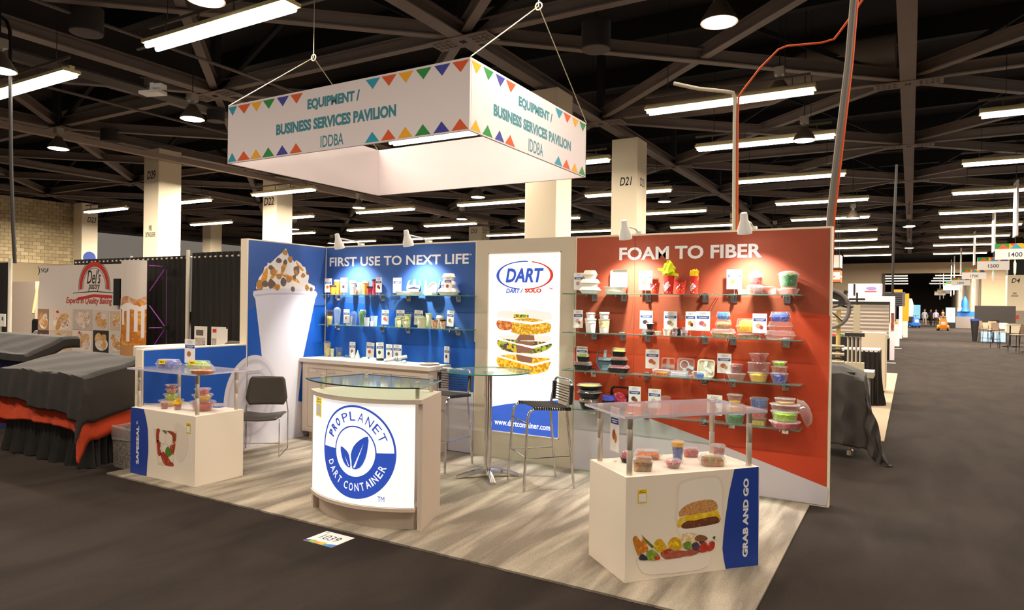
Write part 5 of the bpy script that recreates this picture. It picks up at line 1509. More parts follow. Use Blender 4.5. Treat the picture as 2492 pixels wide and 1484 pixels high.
def scoop(label, q):
    x, y, z, D, h = q
    t = thing('popcorn_scoop', label, 'popcorn scoop', (x, y, z))
    n = 28
    r0, r1 = D * .34, D * .5
    rings = []
    for s in (0, .3, .6, .9, 1.0):
        rg = []
        for i in range(n):
            a = 2 * PI * i / n
            hh = h * (.78 + .22 * abs(math.cos(a)) ** 2.2)
            rr2 = r0 + (r1 - r0) * s
            rg.append((rr2 * math.cos(a), rr2 * .62 * math.sin(a), hh * s))
        rings.append(rg)
    MB().loft(rings, True, False).build('scoop_body', P_POP, t, smooth=True)
    def wr(a, b, off):
        s = b / h
        rr2 = r0 + (r1 - r0) * s + off + .0015
        an = a / (D * .42)
        return Vector((rr2 * math.sin(an), -rr2 * .62 * math.cos(an) - .001, b))
    f = Frame((0, 0, 0), (1, 0, 0), warp=wr)
    decals('white_band', [[(x, h * .5 + x * .9 + .01), (x + .02, h * .5 + (x + .02) * .9 + .01), (x + .02, h * .5 + (x + .02) * .9 + .024), (x, h * .5 + x * .9 + .024)] for x in (-.04, -.02, 0)], f, M_PAPER, t, .0004)
    ps = [[(a - .006, b), (a, b - .006), (a + .007, b + .002), (a, b + .007)] for a, b in ((.02, h * .25), (.03, h * .55), (-.02, h * .2), (.0, h * .32), (.035, h * .38), (-.03, h * .3))]
    decals('confetti', ps, f, mat('confetti y', (250, 180, 20), .5), t, .0004)
    return t
def tissue(t, D, h, m_, kind, hz):
    rnd = random.Random(3 if kind else 5)
    mb = MB()
    n = 14
    rings = []
    prof = ((.40, -.04), (.44, .0), (.62 if kind else .46, .03 * 1), (.5 if kind else .44, hz * .5), (.34, hz * .8), (.18, hz)) if kind else ((.40, -.04), (.44, 0), (.44, hz * .4), (.4, hz * .75), (.2, hz * .9))
    for s, zz in prof:
        rings.append([(D * s * math.cos(2 * PI * i / n) * rnd.uniform(.65, 1.25), D * s * math.sin(2 * PI * i / n) * rnd.uniform(.6, 1.1), h + zz + rnd.uniform(-.014, .014)) for i in range(n)])
    mb.loft(rings).build('tissue_paper', m_, t)
scoop('smaller red popcorn scoop before the fries card', (4.5068, -0.2, 1.841, 0.1023, 0.1113))
TIS = mat('yellow green tissue', (214, 226, 10), 0.6)
q = (4.626, -0.15, 1.841, 0.1146, 0.1784)
t = vessel('popcorn_bucket', 'tall red popcorn bucket with lime tissue spreading out of the top', 'popcorn bucket', q, base=P_POP, bs=.72, rim=False)
pop_print(t, q[3], q[4], .72)
tissue(t, q[3], q[4], TIS, True, .135)
# two drooping tissue points
MB().loft([[(sx * q[3] * .2, -.02, q[4] + .03), (sx * q[3] * .2, .03, q[4] + .03), (sx * q[3] * .2, .03, q[4] + .07), (sx * q[3] * .2, -.02, q[4] + .07)] if k == 0 else [(sx * q[3] * .9, -.02, q[4] + zz), (sx * q[3] * .9, .005, q[4] + zz), (sx * q[3] * .9, .005, q[4] + zz + .02), (sx * q[3] * .9, -.02, q[4] + zz + .02)] for sx in (-1,) for k, zz in ((0, 0), (1, .05))]).loft([[(q[3] * .2, -.03, q[4] + .0), (q[3] * .2, .02, q[4] + .0), (q[3] * .2, .02, q[4] + .035), (q[3] * .2, -.03, q[4] + .035)], [(q[3] * .85, -.03, q[4] - .012), (q[3] * .85, .0, q[4] - .012), (q[3] * .85, .0, q[4] + .01), (q[3] * .85, -.03, q[4] + .01)]]).build('tissue_point', TIS, t)
scoop('larger red popcorn scoop between the two tall buckets', (4.757, -0.2, 1.841, 0.1104, 0.1345))
q = (4.8713, -0.15, 1.841, 0.0903, 0.1716)
t = vessel('popcorn_bucket', 'slim red popcorn bucket with yellow tissue tuck', 'popcorn bucket', q, base=P_POP, bs=.74, rim=False)
pop_print(t, q[3], q[4], .74)
tissue(t, q[3], q[4], mat('yellow tissue', (246, 206, 10), 0.6), False, .06)
card('brightly lit white card left of the clear platters', (5.2247, -0.1, 1.89, 0.1361, 0.1796), Z1, (230, 150, 40), (190, 160, 140))
vessel('clear_platter', 'low clear platter at the left under the red candy bowl', 'platter', (5.35, -0.2, 1.841, 0.1565, 0.047), 'round', bs=.85)
vessel('clear_platter', 'wide ribbed clear platter in the middle of the top right shelf', 'platter', (5.4951, -0.13, 1.841, 0.2168, 0.0729), 'round', bs=.85, bf=.8, lid=M_CLEAR, ls=.8)
vessel('clear_bowl', 'clear lidded bowl under the red candy bowl', 'bowl', (5.4174, -0.15, 1.872, 0.1561, 0.0633), 'round', bs=.8, bf=.6, lid=M_CLEAR, lt='dome')
_ = (5.4224, -0.15, 1.92, 0.1296, 0.1343)
vessel('clear_bowl', 'clear bowl of red candy with pointed lid on the top right shelf', 'bowl', _, 'round', bs=.8, bf=.62, lid=M_CLEAR, lt='taper', ls=.3, fill='red', f1=.62)
vessel('clear_bowl', 'lower clear bowl under the green shred bowl', 'bowl', (5.6981, -0.15, 1.841, 0.1784, 0.0647), 'round', bs=.78, bf=.6, lid=M_CLEAR, ls=.7)
vessel('clear_bowl', 'clear bowl packed with green shreds on the top right shelf', 'bowl', (5.6981, -0.15, 1.9057, 0.1791, 0.1439), 'round', bs=.74, bf=.78, lid=M_CLEAR, lt='dome', fill='green', f1=.8)

# ---- orange wall, second shelf
card('card with a pink tub picture at the left end of the second shelf', (3.6636, -0.1, 1.49, 0.1067, 0.1834), Z2, (206, 170, 180), (150, 90, 40))
vessel('soup_tub', 'tall white tub behind the plain white cup', 'tub', (3.8144, -0.12, 1.448, 0.1221, 0.1421), base=P_WHITE, bs=.78, bf=.9, lid=P_WHITE, lt='cap')
vessel('soup_tub', 'small white lidded tub on top of the tall white tub', 'tub', (3.8144, -0.12, 1.5901, 0.1013, 0.0606), base=P_WHITE, bs=.82, bf=.74, lid=P_WHITE, lt='cap')
vessel('paper_cup', 'plain white cup before the tall white tub', 'cup', (3.8663, -0.215, 1.448, 0.0904, 0.1012), base=P_WHITE, bs=.74)
vessel('soup_tub', 'white tub with vine patterned sleeve on the second shelf', 'tub', (3.9767, -0.16, 1.448, 0.1194, 0.1398), base=P_WHITE, bs=.76, band=(P_VINE, .38, .93))
vessel('soup_tub', 'white lidded tub on top of the vine patterned tub', 'tub', (3.9767, -0.16, 1.5878, 0.1014, 0.0698), base=P_WHITE, bs=.82, bf=.74, lid=P_WHITE, lt='cap')
card('brightly lit card with small black cups picture on the second shelf', (4.3849, -0.08, 1.5, 0.1305, 0.1781), Z2, (60, 56, 56), (200, 70, 70))
vessel('portion_cup', 'lower milky portion cup at the left of the black cups', 'cup', (4.4008, -0.19, 1.448, 0.044, 0.0301), base=P_TRANS)
vessel('portion_cup', 'upper milky portion cup at the left of the black cups', 'cup', (4.4008, -0.19, 1.4781, 0.044, 0.0318), base=P_TRANS)
vessel('portion_cup', 'black lidded portion cup under the black cups', 'cup', (4.4617, -0.19, 1.448, 0.0813, 0.0498), base=P_BLACK, bf=.6, lid=M_CLEAR, lt='cap')
vessel('portion_cup', 'black portion cup on top with a white rim', 'cup', (4.4617, -0.19, 1.4978, 0.0697, 0.062), base=P_BLACK, bf=.9, lid=P_WHITE, lt='cap')
vessel('portion_cup', 'low cream portion cup on the second shelf', 'cup', (4.5452, -0.2, 1.448, 0.0675, 0.0376), base=P_CREAM)
vessel('portion_cup', 'larger cream portion cup before the second card', 'cup', (4.6324, -0.2, 1.448, 0.0835, 0.0607), base=P_CREAM, bs=.74)
card('card with stacked tubs picture behind the cream cup', (4.6279, -0.08, 1.5, 0.1299, 0.1761), Z2, (150, 120, 90), (180, 160, 150))
vessel('portion_cup', 'lower clear portion cup beside the cream cup', 'cup', (4.7077, -0.2, 1.448, 0.0602, 0.0418), fill='purple', f1=.7)
vessel('portion_cup', 'upper clear portion cup with dark filling', 'cup', (4.7077, -0.2, 1.4898, 0.0602, 0.0371), fill='brown', f1=.8)
vessel('portion_cup', 'black portion cup behind the clear ones', 'cup', (4.723, -0.12, 1.448, 0.0607, 0.0625), base=P_BLACK)
vessel('portion_cup', 'clear portion cup with dark food at the right of the group', 'cup', (4.7982, -0.2, 1.448, 0.073, 0.0607), fill='brown', f1=.6, bs=.76)
vessel('portion_cup', 'mini clear portion cup behind the dark food cup', 'cup', (4.7664, -0.1, 1.448, 0.0341, 0.082), fill='berry', f1=.9)
card('left one of two overlapping cards, with a bottle picture', (4.8283, -0.1, 1.5, 0.0966, 0.1776), Z2, (190, 140, 50), (120, 30, 40))
card('right one of two overlapping cards, with a pink stack picture', (4.9517, -0.13, 1.5, 0.1318, 0.1828), Z2, (190, 80, 100), (180, 130, 100))
vessel('hinged_pack', 'clear hinged pack of green granola at the bottom of the blue bag stack', 'food box', (5.1458, -0.16, 1.448, 0.2449, 0.0789), 'rect', bs=.8, bf=.55, lid=M_CLEAR, lt='taper', dr=.6, fill='granola', f1=.5)
vessel('hinged_pack', 'clear hinged pack of brown beads under the blue bag', 'food box', (5.1458, -0.16, 1.5269, 0.1602, 0.0827), 'rect', bs=.8, bf=.5, lid=M_CLEAR, lt='taper', dr=.7, fill='bead', f1=.8)
vessel('hinged_pack', 'clear hinged pack with sky blue bag on top of the stack', 'food box', (5.1458, -0.16, 1.6096, 0.1368, 0.0726), 'rect', bs=.8, bf=.5, lid=M_CLEAR, lt='taper', dr=.7, fill='sky', f1=.92)
vessel('hinged_pack', 'low clear tray of granola under the yellow bag pack', 'food box', (5.3849, -0.19, 1.448, 0.2313, 0.0525), 'rect', bs=.85, bf=.6, lid=M_CLEAR, lt='taper', dr=.5, fill='granola', f1=.55)
vessel('hinged_pack', 'large clear pack with a bright yellow bag inside', 'food box', (5.3849, -0.19, 1.5005, 0.2577, 0.1229), 'rect', bs=.85, bf=.45, lid=M_CLEAR, lt='taper', dr=.5, fill='yellow', f1=.9, ls=.85)
card('white card hanging before the yellow bag pack', (5.4795, -0.25, 1.5, 0.1202, 0.1722), Z2, (190, 160, 120), (180, 60, 80))
vessel('hinged_pack', 'bottom empty clear pack under the violet blue pack', 'food box', (5.6359, -0.16, 1.448, 0.2709, 0.074), 'rect', bs=.85, bf=.5, lid=M_CLEAR, lt='taper', dr=.5, ls=.85)
vessel('hinged_pack', 'middle clear pack with orange tint under the violet blue pack', 'food box', (5.6359, -0.16, 1.522, 0.2236, 0.0802), 'rect', bs=.85, bf=.5, lid=M_CLEAR, lt='taper', dr=.5, ls=.85)
vessel('hinged_pack', 'clear pack with violet blue paper on top of the right stack', 'food box', (5.6359, -0.16, 1.6022, 0.1904, 0.0886), 'rect', bs=.8, bf=.5, lid=M_CLEAR, lt='taper', dr=.6, fill='royal', f1=.9)

# ---- orange wall, third shelf
card('half hidden card behind the green filled black tray', (3.7029, -0.08, 1.14, 0.1243, 0.1584), Z3, (120, 150, 60))
def meal(label, q, fill=None, lidm=None, **k):
    return vessel('meal_tray', label, 'meal tray', q, k.pop('shape', 'rect'), base=P_BLACK, bs=.8, bf=.62, lid=lidm or M_CLEAR, lt='taper', ls=.85, dr=k.pop('dr', .6), fill=fill, f0=.1, f1=k.pop('f1', .85), **k)
meal('empty black tray with clear lid at the left end of the third shelf', (3.7529, -0.16, 1.064, 0.2174, 0.0865))
meal('black tray with lime green paper under a clear lid', (3.7529, -0.16, 1.1505, 0.1451, 0.0819), 'lime')
q = (3.943, -0.08, 1.064, 0.1824, 0.248)
P_SMOKE = mat('smoke grey plastic', (104, 118, 130), 0.15)
t = standing('octagon_platter', 'octagonal smoke grey divided platter standing on the third shelf', q, 'oct', m_=P_SMOKE)
D_, h_ = q[3], q[4]
P_SMOKE2 = mat('smoke grey divider', (150, 162, 172), 0.2)
dividers(t, P_SMOKE2, [((-D_ * .38, h_ * .48), (D_ * .38, h_ * .48)), ((0, h_ * .5), (0, h_ * .86))])
meal('long black tray with pink paper at the bottom of the black stack', (4.1387, -0.16, 1.064, 0.2425, 0.0731), 'pink')
meal('black tray with empty clear lid in the middle of the black stack', (4.1387, -0.16, 1.1371, 0.1959, 0.0812))
meal('black tray with yellow paper on top of the black stack', (4.1387, -0.16, 1.2183, 0.1549, 0.0852), 'yellow')
card('card with red salad pictures left of the clear divided trays', (4.4733, -0.14, 1.12, 0.1362, 0.1866), Z3, (190, 90, 70), (200, 110, 80))
q = (4.6017, -0.08, 1.064, 0.1353, 0.1664)
t = standing('divided_tray', 'clear square tray with four compartments standing behind a card', q, 'rect', m_=M_CLEAR)
dividers(t, M_CLEAR, [((0, .01), (0, q[4] * .95)), ((-q[3] * .45, q[4] * .5), (q[3] * .45, q[4] * .5))])
vessel('clear_tray', 'low clear tray of yellow and orange snacks on the third shelf', 'tray', (4.5821, -0.2, 1.064, 0.1833, 0.059), 'rect', bs=.8, bf=.8, lid=M_CLEAR, ls=.9, dr=.55, fill='orange', f1=.6)
q = (4.778, -0.09, 1.064, 0.1666, 0.1745)
t = standing('divided_tray', 'clear tray with a round well standing on the third shelf', q, 'rect', m_=M_CLEAR)
MB().tube([(q[3] * .24 * math.cos(a) - q[3] * .08, .004, q[4] * .62 + q[3] * .24 * math.sin(a)) for a in (2 * PI * k / 20 for k in range(20))], .005, 6, True).build('round_well', P_TRANS, t)
dividers(t, P_TRANS, [((-.0, .01), (-q[3] * .06, q[4] * .4)), ((q[3] * .14, q[4] * .55), (q[3] * .44, q[4] * .42))])
for k, lab in enumerate(('lowest clear lid of the low stack on the third shelf', 'middle clear lid of the low stack on the third shelf', 'upper clear lid of the low stack on the third shelf')):
    q = (4.7584, -0.2, 1.064, 0.1835, 0.054)
    vessel('clear_tray', lab, 'lid', (q[0], q[1], q[2] + k * q[4] / 3, q[3], q[4] / 3), 'rect', base=P_TRANS, bs=.9, dr=.55)
vessel('clear_tray', 'clear two well tray with blue and brown filling', 'tray', (4.9552, -0.21, 1.064, 0.1608, 0.0637), 'rect', bs=.8, bf=.8, lid=M_CLEAR, ls=.9, dr=.45, fill='sky', f1=.7, fs=.5)
q = (4.9713, -0.09, 1.064, 0.164, 0.1692)
t = standing('divided_tray', 'cream square tray with curved ridges standing at the right', q, 'rect', m_=P_CREAM)
dividers(t, P_WHITE, [((0, q[4] * .9), (-.01, q[4] * .55)), ((-.01, q[4] * .55), (q[3] * .35, q[4] * .3))])
card('card with salad bowl pictures between the trays and the bowls', (5.1569, -0.15, 1.12, 0.1257, 0.1793), Z3, (180, 100, 60), (190, 150, 130))
def bowl(label, q, fill=None, **k):
    return vessel('clear_bowl', label, 'bowl', q, 'round', bs=k.pop('bs', .66), bf=k.pop('bf', .92), lid=M_CLEAR, ls=.92, fill=fill, f1=k.pop('f1', .84), **k)
bowl('empty clear bowl under the red gummy bowl', (5.2673, -0.16, 1.064, 0.1779, 0.0655))
bowl('small clear bowl of red gummies on the third shelf', (5.2673, -0.16, 1.1295, 0.1188, 0.083), 'berry', bs=.8)
bowl('large clear bowl of yellow strips on the third shelf', (5.4589, -0.16, 1.064, 0.1917, 0.0864), 'yellow')
bowl('upside down clear bowl between the yellow and red bowls', (5.4589, -0.16, 1.1504, 0.1945, 0.0879), bs=.9)
bowl('clear bowl of red peppers on top of the yellow bowl', (5.4589, -0.16, 1.2383, 0.1689, 0.0809), 'red')
bowl('clear bowl of royal blue paper at the right of the third shelf', (5.6349, -0.17, 1.064, 0.1545, 0.0908), 'royal')
bowl('empty clear bowl between the blue and green bowls', (5.6349, -0.17, 1.1548, 0.1397, 0.0577), bs=.84)
bowl('small clear bowl of bright green shreds on top of the blue bowl', (5.6349, -0.17, 1.2125, 0.1317, 0.0443), 'lime')

# ---- orange wall, bottom shelf
def bbowl(label, q, lidm, fill=None, **k):
    return vessel('black_bowl', label, 'bowl', q, k.pop('shape', 'round'), base=P_BLACK, bs=.7, bf=.72, lid=lidm, lt='taper', ls=.86, fill=fill, f1=.9, **k)
bbowl('large ribbed black bowl at the bottom of the left stack', (3.8253, -0.16, 0.678, 0.219, 0.1038), M_CLEAR, 'bean')
bbowl('black bowl with clear lid in the middle of the left stack', (3.8253, -0.16, 0.7818, 0.2504, 0.0872), M_CLEAR)
bbowl('flat black bowl with yellow contents on top of the left stack', (3.8253, -0.16, 0.869, 0.2562, 0.0624), M_CLEAR, 'yellow')
bbowl('small black bowl with blue lid beside the pink tissue tray', (4.0422, -0.18, 0.678, 0.1415, 0.1521), mat('blue lid', (70, 76, 170), 0.3))
q = (4.1115, -0.09, 0.678, 0.205, 0.2381)
t = standing('black_tray', 'black tray of pink tissue standing on the bottom shelf', q, 'rect', m_=P_BLACK)
rnd = random.Random(11)
MB().loft([[(px * q[3] * s * rnd.uniform(.85, 1.05), yy + rnd.uniform(-.006, .006), q[4] * .45 + pz * q[4] * .8 * s * rnd.uniform(.85, 1.05)) for px, pz in circ(.5, 16)] for s, yy in ((.85, .014), (.8, -.012), (.5, -.034), (.2, -.03))]).build('pink_tissue', FILL['pink'], t)
card('card with black bowls picture right of the pink tissue tray', (4.2994, -0.14, 0.74, 0.124, 0.1959), Z4, (90, 70, 60), (150, 70, 70))
card('card seen over the acrylic shelf at the middle of the bottom shelf', (4.5006, -0.14, 0.74, 0.1258, 0.1862), Z4, (200, 190, 180))
vessel('clear_box', 'clear box with dark red contents under the middle card', 'food box', (4.5228, -0.2, 0.678, 0.1153, 0.0902), 'rect', bs=.85, bf=.7, lid=M_CLEAR, dr=.6, fill='berry', f1=.7)
vessel('clear_cup', 'tall clear cup standing empty on the bottom shelf', 'cup', (4.6102, -0.14, 0.678, 0.0959, 0.1866), 'round', bs=.8, bf=.9, lid=M_CLEAR)
vessel('clear_cup', 'clear cup with pink candy on the bottom shelf', 'cup', (4.7177, -0.18, 0.678, 0.0656, 0.1368), 'round', bs=.8, fill='pink', f1=.9)
card('card behind the right end of the acrylic shelf', (5.0776, -0.16, 0.73, 0.137, 0.185), Z4, (190, 120, 110), (170, 160, 140))
bowl('clear bowl of green leaves at the bottom of the yellow stack', (5.2569, -0.16, 0.678, 0.1814, 0.0894), 'green', bs=.82)
bowl('clear bowl of yellow strips in the middle of the left stack', (5.2569, -0.16, 0.7674, 0.1701, 0.0856), 'yellow', bs=.8)
bowl('clear bowl with a little yellow on top of the yellow stack', (5.2569, -0.16, 0.853, 0.1418, 0.0836), 'yellow', bs=.7, f1=.25)
def ptub(label, q, fill, f1=.8, **k):
    return vessel('clear_tub', label, 'tub', q, 'rect', bs=.86, bf=.84, lid=M_CLEAR, ls=.92, dr=.75, fill=fill, f1=f1, **k)
ptub('clear tub with white and yellow food at the bottom of the blue candy stack', (5.469, -0.16, 0.678, 0.1498, 0.075), 'olive', .6)
ptub('shallow clear tub of red pieces in the blue candy stack', (5.469, -0.16, 0.753, 0.1498, 0.0402), 'red')
ptub('empty clear tub under the blue candy tub', (5.469, -0.16, 0.7932, 0.1498, 0.0439), 'berry', .4)
ptub('clear tub full of blue candy on the bottom shelf', (5.469, -0.16, 0.8371, 0.1688, 0.0879), 'blue', .86)
bowl('clear bowl of pink paper at the bottom of the lettuce stack', (5.6903, -0.2, 0.678, 0.2613, 0.066), 'pink', bs=.7)
bowl('clear bowl of bright lettuce paper on the bottom shelf', (5.6903, -0.2, 0.744, 0.2349, 0.0858), 'lime', bs=.8)
bowl('empty wide clear bowl above the lettuce bowl', (5.6903, -0.2, 0.8298, 0.2481, 0.0608), bs=.84)
bowl('ribbed clear bowl on top of the lettuce stack', (5.6903, -0.2, 0.8906, 0.1759, 0.0514), 'straw', bs=.84, f1=.4)
q = (5.8067, -0.13, 0.678, 0.0692, 0.2357)
t = thing('dome_lid', 'clear dome lid leaning at the right end of the bottom shelf', 'lid', (q[0] + .02, q[1] + .0, q[2] + .135), 0)
MB().lathe([(.13, 0), (.12, .004), (.1, .04), (.06, .06), (.01, .065)], 28, cap0=False).build('lid_shell', M_CLEAR, t, smooth=True, rot=(0, 1.2, 0))

# ---- SAFESEAL pedestal: acrylic shelf
ZA = 1.0485
def newtag(t, q, s='New!'):
    x, y, z, D, h = q
    f = Frame((-.055, -D * .24, h * .5), (1, 0, 0), (0, .25, 1))
    o = decal('new_sticker', rect(0, 0, .075, .042), f, M_YELLOW, t, .012)
    text(s, (.012, .012, .062, .03), f, M_INK, t, .02, .2, .0135)
q = (0.3236, -2.4213, 1.0485, 0.2495, 0.0846)
t = vessel('hinged_pack', 'clear hinged pack of violet paper with a yellow New sticker', 'food box', q, 'rect', bs=.85, bf=.5, lid=M_CLEAR, lt='taper', dr=.5, fill='violet', f1=.88, rz=.25)
newtag(t, q)
q = (0.5926, -2.2834, 1.0485, 0.252, 0.0788)
t = vessel('hinged_pack', 'clear hinged pack of lime paper with a yellow New sticker', 'food box', q, 'rect', bs=.85, bf=.5, lid=M_CLEAR, lt='taper', dr=.5, fill='lime', f1=.85, rz=.25)
newtag(t, q, 'New')
q = (1.0107, -2.4525, 1.0485, 0.2388, 0.0817)
t = vessel('hinged_pack', 'two well clear pack of orange and brown food at the acrylic edge', 'food box', (q[0] + .05, q[1] - .12, q[2], q[3], q[4]), 'rect', bs=.85, bf=.45, lid=M_CLEAR, lt='taper', dr=.45, fill='orange', f1=.45, rz=.25)
card('tall card with a burger picture standing on the left acrylic shelf', (0.2622, -2.15, 1.075, .17, .245), ZA, (180, 110, 60))
# on the pedestal top
ZS = .66
def sbowl(label, q, fill, **k):
    return vessel('snap_bowl', label, 'bowl', q, 'oct', bs=k.pop('bs', .62), bf=.86, lid=M_CLEAR, ls=.95, fill=fill, f1=k.pop('f1', .8), rz=.3, **k)
sbowl('lowest clear bowl with a yellow lemon in the left stack', (0.2214, -2.3205, 0.661, 0.2299, 0.0576), 'yellow', bs=.7)
sbowl('clear bowl of lime salad in the left stack', (0.2214, -2.3205, 0.7186, 0.1464, 0.0619), 'lime')
sbowl('clear bowl of orange carrots in the left stack', (0.2214, -2.3205, 0.7805, 0.1144, 0.0495), 'orange')
sbowl('top clear bowl of mixed vegetables in the left stack', (0.2214, -2.3205, 0.83, 0.1181, 0.0412), 'fruit')
vessel('parfait_cup', 'short clear parfait cup with dark berries before the left stack', 'cup', (0.3627, -2.4841, 0.661, 0.0781, 0.0706), bs=.76, bf=.8, lid=M_CLEAR, fill='berry', f1=.75)
vessel('parfait_cup', 'clear cup with yellow dome beside the parfait cup', 'cup', (0.531, -2.4582, 0.661, 0.0779, 0.112), bs=.76, bf=.5, lid=FILL['yellow'], lt='dome', fill='berry', f1=.48)
sbowl('large clear bowl of red pieces at the bottom of the right stack', (0.7546, -2.3488, 0.661, 0.2351, 0.0918), 'red')
sbowl('medium clear bowl of yellow pieces in the right stack', (0.7546, -2.3488, 0.7528, 0.1861, 0.067), 'yellow')
sbowl('small clear bowl of pink pieces on top of the right stack', (0.7546, -2.3488, 0.8198, 0.1476, 0.0552), 'pink')
t = tag(MB().box(-.07, -.045, 0, .07, .045, .001).build('leaflet', M_NAVY, loc=(0.6717, -2.1375, .6605), rot=(0, 0, .3)), 'small blue leaflet lying on the SAFESEAL pedestal', 'leaflet')

# ---- GRAB AND GO pedestal top
ZG = .668
q = (4.8977, -2.1687, 0.668)
card('tall narrow card with fried chicken picture on the right pedestal', (q[0], q[1], .735, .105, .30), ZG, (170, 90, 50), (200, 130, 40), qyaw=-.6)
vessel('clear_bowl', 'black bowl heaped with pink paper at the left post', 'bowl', (4.9761, -2.1463, 0.668, 0.0898, 0.0827), base=P_BLACK, bs=.74, bf=.4, lid=M_CLEAR, lt='dome', fill='pink', f1=.88)
vessel('hinged_pack', 'clear tray of orange pieces behind the muffin box', 'food box', (5.0592, -1.9573, 0.668, 0.1917, 0.0584), 'rect', bs=.8, bf=.5, lid=M_CLEAR, lt='taper', dr=.6, fill='orange', f1=.6, rz=.5)
vessel('muffin_box', 'clear box with an orange and a brown muffin by the front post', 'food box', (5.1496, -2.3182, 0.668, 0.1357, 0.0908), 'rect', bs=.86, bf=.7, lid=M_CLEAR, lt='taper', dr=.6, fill='muffin', f1=.75, rz=.5)
q = (5.2579, -1.915, 0.668, 0.0928, 0.1387)
t = vessel('clear_cup', 'tall clear cup of blue candy with a yellow top', 'cup', q, bs=.66, bf=.95, lid=M_CLEAR, fill='blue', f1=.7, fs=.97)
MB().lathe([(q[3] * .43, q[4] * .72), (q[3] * .455, q[4] * .93), (.01, q[4] * .94)], 20).build('yellow_layer', FILL['yellow'], t, smooth=True)
vessel('clear_bowl', 'round clear bowl of sliced fruit before the blue candy cup', 'bowl', (5.2911, -2.1216, 0.668, 0.1221, 0.0615), bs=.62, bf=.6, lid=M_CLEAR, lt='dome', fill='fruit', f1=.7)
vessel('snack_box', 'clear box of tomato and purple snacks behind the blue candy cup', 'food box', (5.2976, -1.7302, 0.668, 0.1136, 0.0647), 'rect', bs=.86, bf=.66, lid=M_CLEAR, lt='taper', dr=.6, fill='fruit', f1=.75, rz=.5)
vessel('parfait_cup', 'clear parfait cup with yellow and red layers at the back post', 'cup', (5.4618, -1.6132, 0.668, 0.0967, 0.0866), bs=.72, bf=.86, lid=M_CLEAR, fill='berry', f1=.7)
vessel('sandwich_pack', 'layered sandwich in a clear hinged pack on the right pedestal', 'food box', (5.4903, -1.9079, 0.668, 0.1716, 0.0664), 'rect', bs=.82, bf=.45, lid=M_CLEAR, lt='taper', dr=.7, fill='sandwich', f1=.9, rz=.5)

# ================================================================ neighbouring stands and the aisle
M_DRAPE = mat('black drape', (34, 30, 28), 0.9, noise=0.1, nscale=20)
M_POLE = mat('pale pipe', (214, 206, 190), 0.4)
def curtain(name, t, x0, x1, ztop, amp=.035, per=.13, dirx=(1, 0)):
    n = max(8, int((x1 - x0) / per * 6))
    rnd = random.Random(int(abs(x0) * 100))
    ph = [rnd.uniform(-.5, .5) for _ in range(64)]
    def fn(u, v):
        x = x0 + (x1 - x0) * u
        k = (x - x0) / per
        fold = math.sin(k * 2 * PI + ph[int(k) % 64]) * amp * (.35 + .65 * (1 - v)) + math.sin(k * 1.3 + ph[int(k / 3) % 64]) * amp * .6 * (1 - v)
        return (x, fold, .03 + (ztop - .03) * v)
    o = MB().grid(fn, n, 5).build(name, M_DRAPE, t, smooth=True)
    return o
t = thing('drape_wall', 'long black pipe and drape wall behind the pastry banner', 'curtain', (0, 0.24, 0))
curtain('drape_panel', t, -6.6, -3.22, 2.42)
curtain('drape_panel', t, -3.16, -1.2, 2.46)
MB().tube([(-6.6, .02, 2.37), (-1.2, .02, 2.40)], .018, 8).build('top_pipe', M_POLE, t)
MB().tube([(-3.19, -.06, 0), (-3.19, -.06, 2.5)], .028, 12).build('upright', M_POLE, t, smooth=True)
MB().tube([(-4.85, .02, 0), (-4.85, .02, 2.45)], .02, 10).build('upright', M_POLE, t, smooth=True)
t = thing('drape_wall', 'black drape at the far left edge with a pale pole', 'curtain', (0, 0.24, 0))
curtain('drape_panel', t, -10.2, -9.02, 2.42)
MB().tube([(-8.97, 0, 0), (-8.97, 0, 2.5)], .035, 12).build('upright', M_POLE, t, smooth=True)

# ---- pastry banner: flat pop-up panel with one rounded end
t = thing('popup_banner', 'pop-up pastry banner with round red logo and rows of pastry photos', 'banner', (-5.9, 0, 0))
BX = 5.9
M_BAN = mat('banner print white', (214, 202, 194), 0.6)
MB().box(-7.28 + BX, -.02, .15, -4.63 + BX, .02, 2.30).build('flat_panel', M_BAN, t)
def endp(u, v):
    a = PI * (1.0 - u * .95)
    return (-4.23 + .31 * math.cos(a) + BX, .0 - .2 * math.sin(a), .15 + 2.19 * v)
M_END = speck('banner print bun', [(214, 202, 196), (214, 202, 196)], 3)
MB().grid(endp, 16, 2).build('rounded_end', M_BAN, t, smooth=True)
fb_ = Frame((BX, -.021, 0), (1, 0, 0))
def we(a, b, off):
    an = PI * (1.0 - a * .95)
    return Vector((-4.23 + (.31 + off) * math.cos(an) + BX, -(.2 + off) * math.sin(an), b))
fe = Frame((0, 0, 0), (1, 0, 0), warp=we)
def band_fill(name, u0, u1, lo, hi, m_, off, n=14):
    vs_, fs_3 = [], []
    for i in range(n + 1):
        u = u0 + (u1 - u0) * i / n
        vs_ += [tuple(fe.at(u, lo(u), off)), tuple(fe.at(u, hi(u), off))]
    for i in range(n):
        fs_3.append((2 * i, 2 * i + 2, 2 * i + 3, 2 * i + 1))
    me = bpy.data.meshes.new(name)
    me.from_pydata(vs_, [], fs_3)
    me.materials.append(m_)
    o = bpy.data.objects.new(name, me)
    COL.objects.link(o)
    o.parent = t
M_BUN = speck('printed bun', [(214, 140, 40), (190, 104, 24), (236, 176, 80)], 7, kind='n')
band_fill('wood_print', 0, 1, lambda u: .16, lambda u: .98, mat('printed wood', (196, 140, 90), 0.6), .002)
band_fill('bun_print', 0, 1, lambda u: .98, lambda u: 1.62 + .07 * math.sin(u * 9), M_BUN, .004)
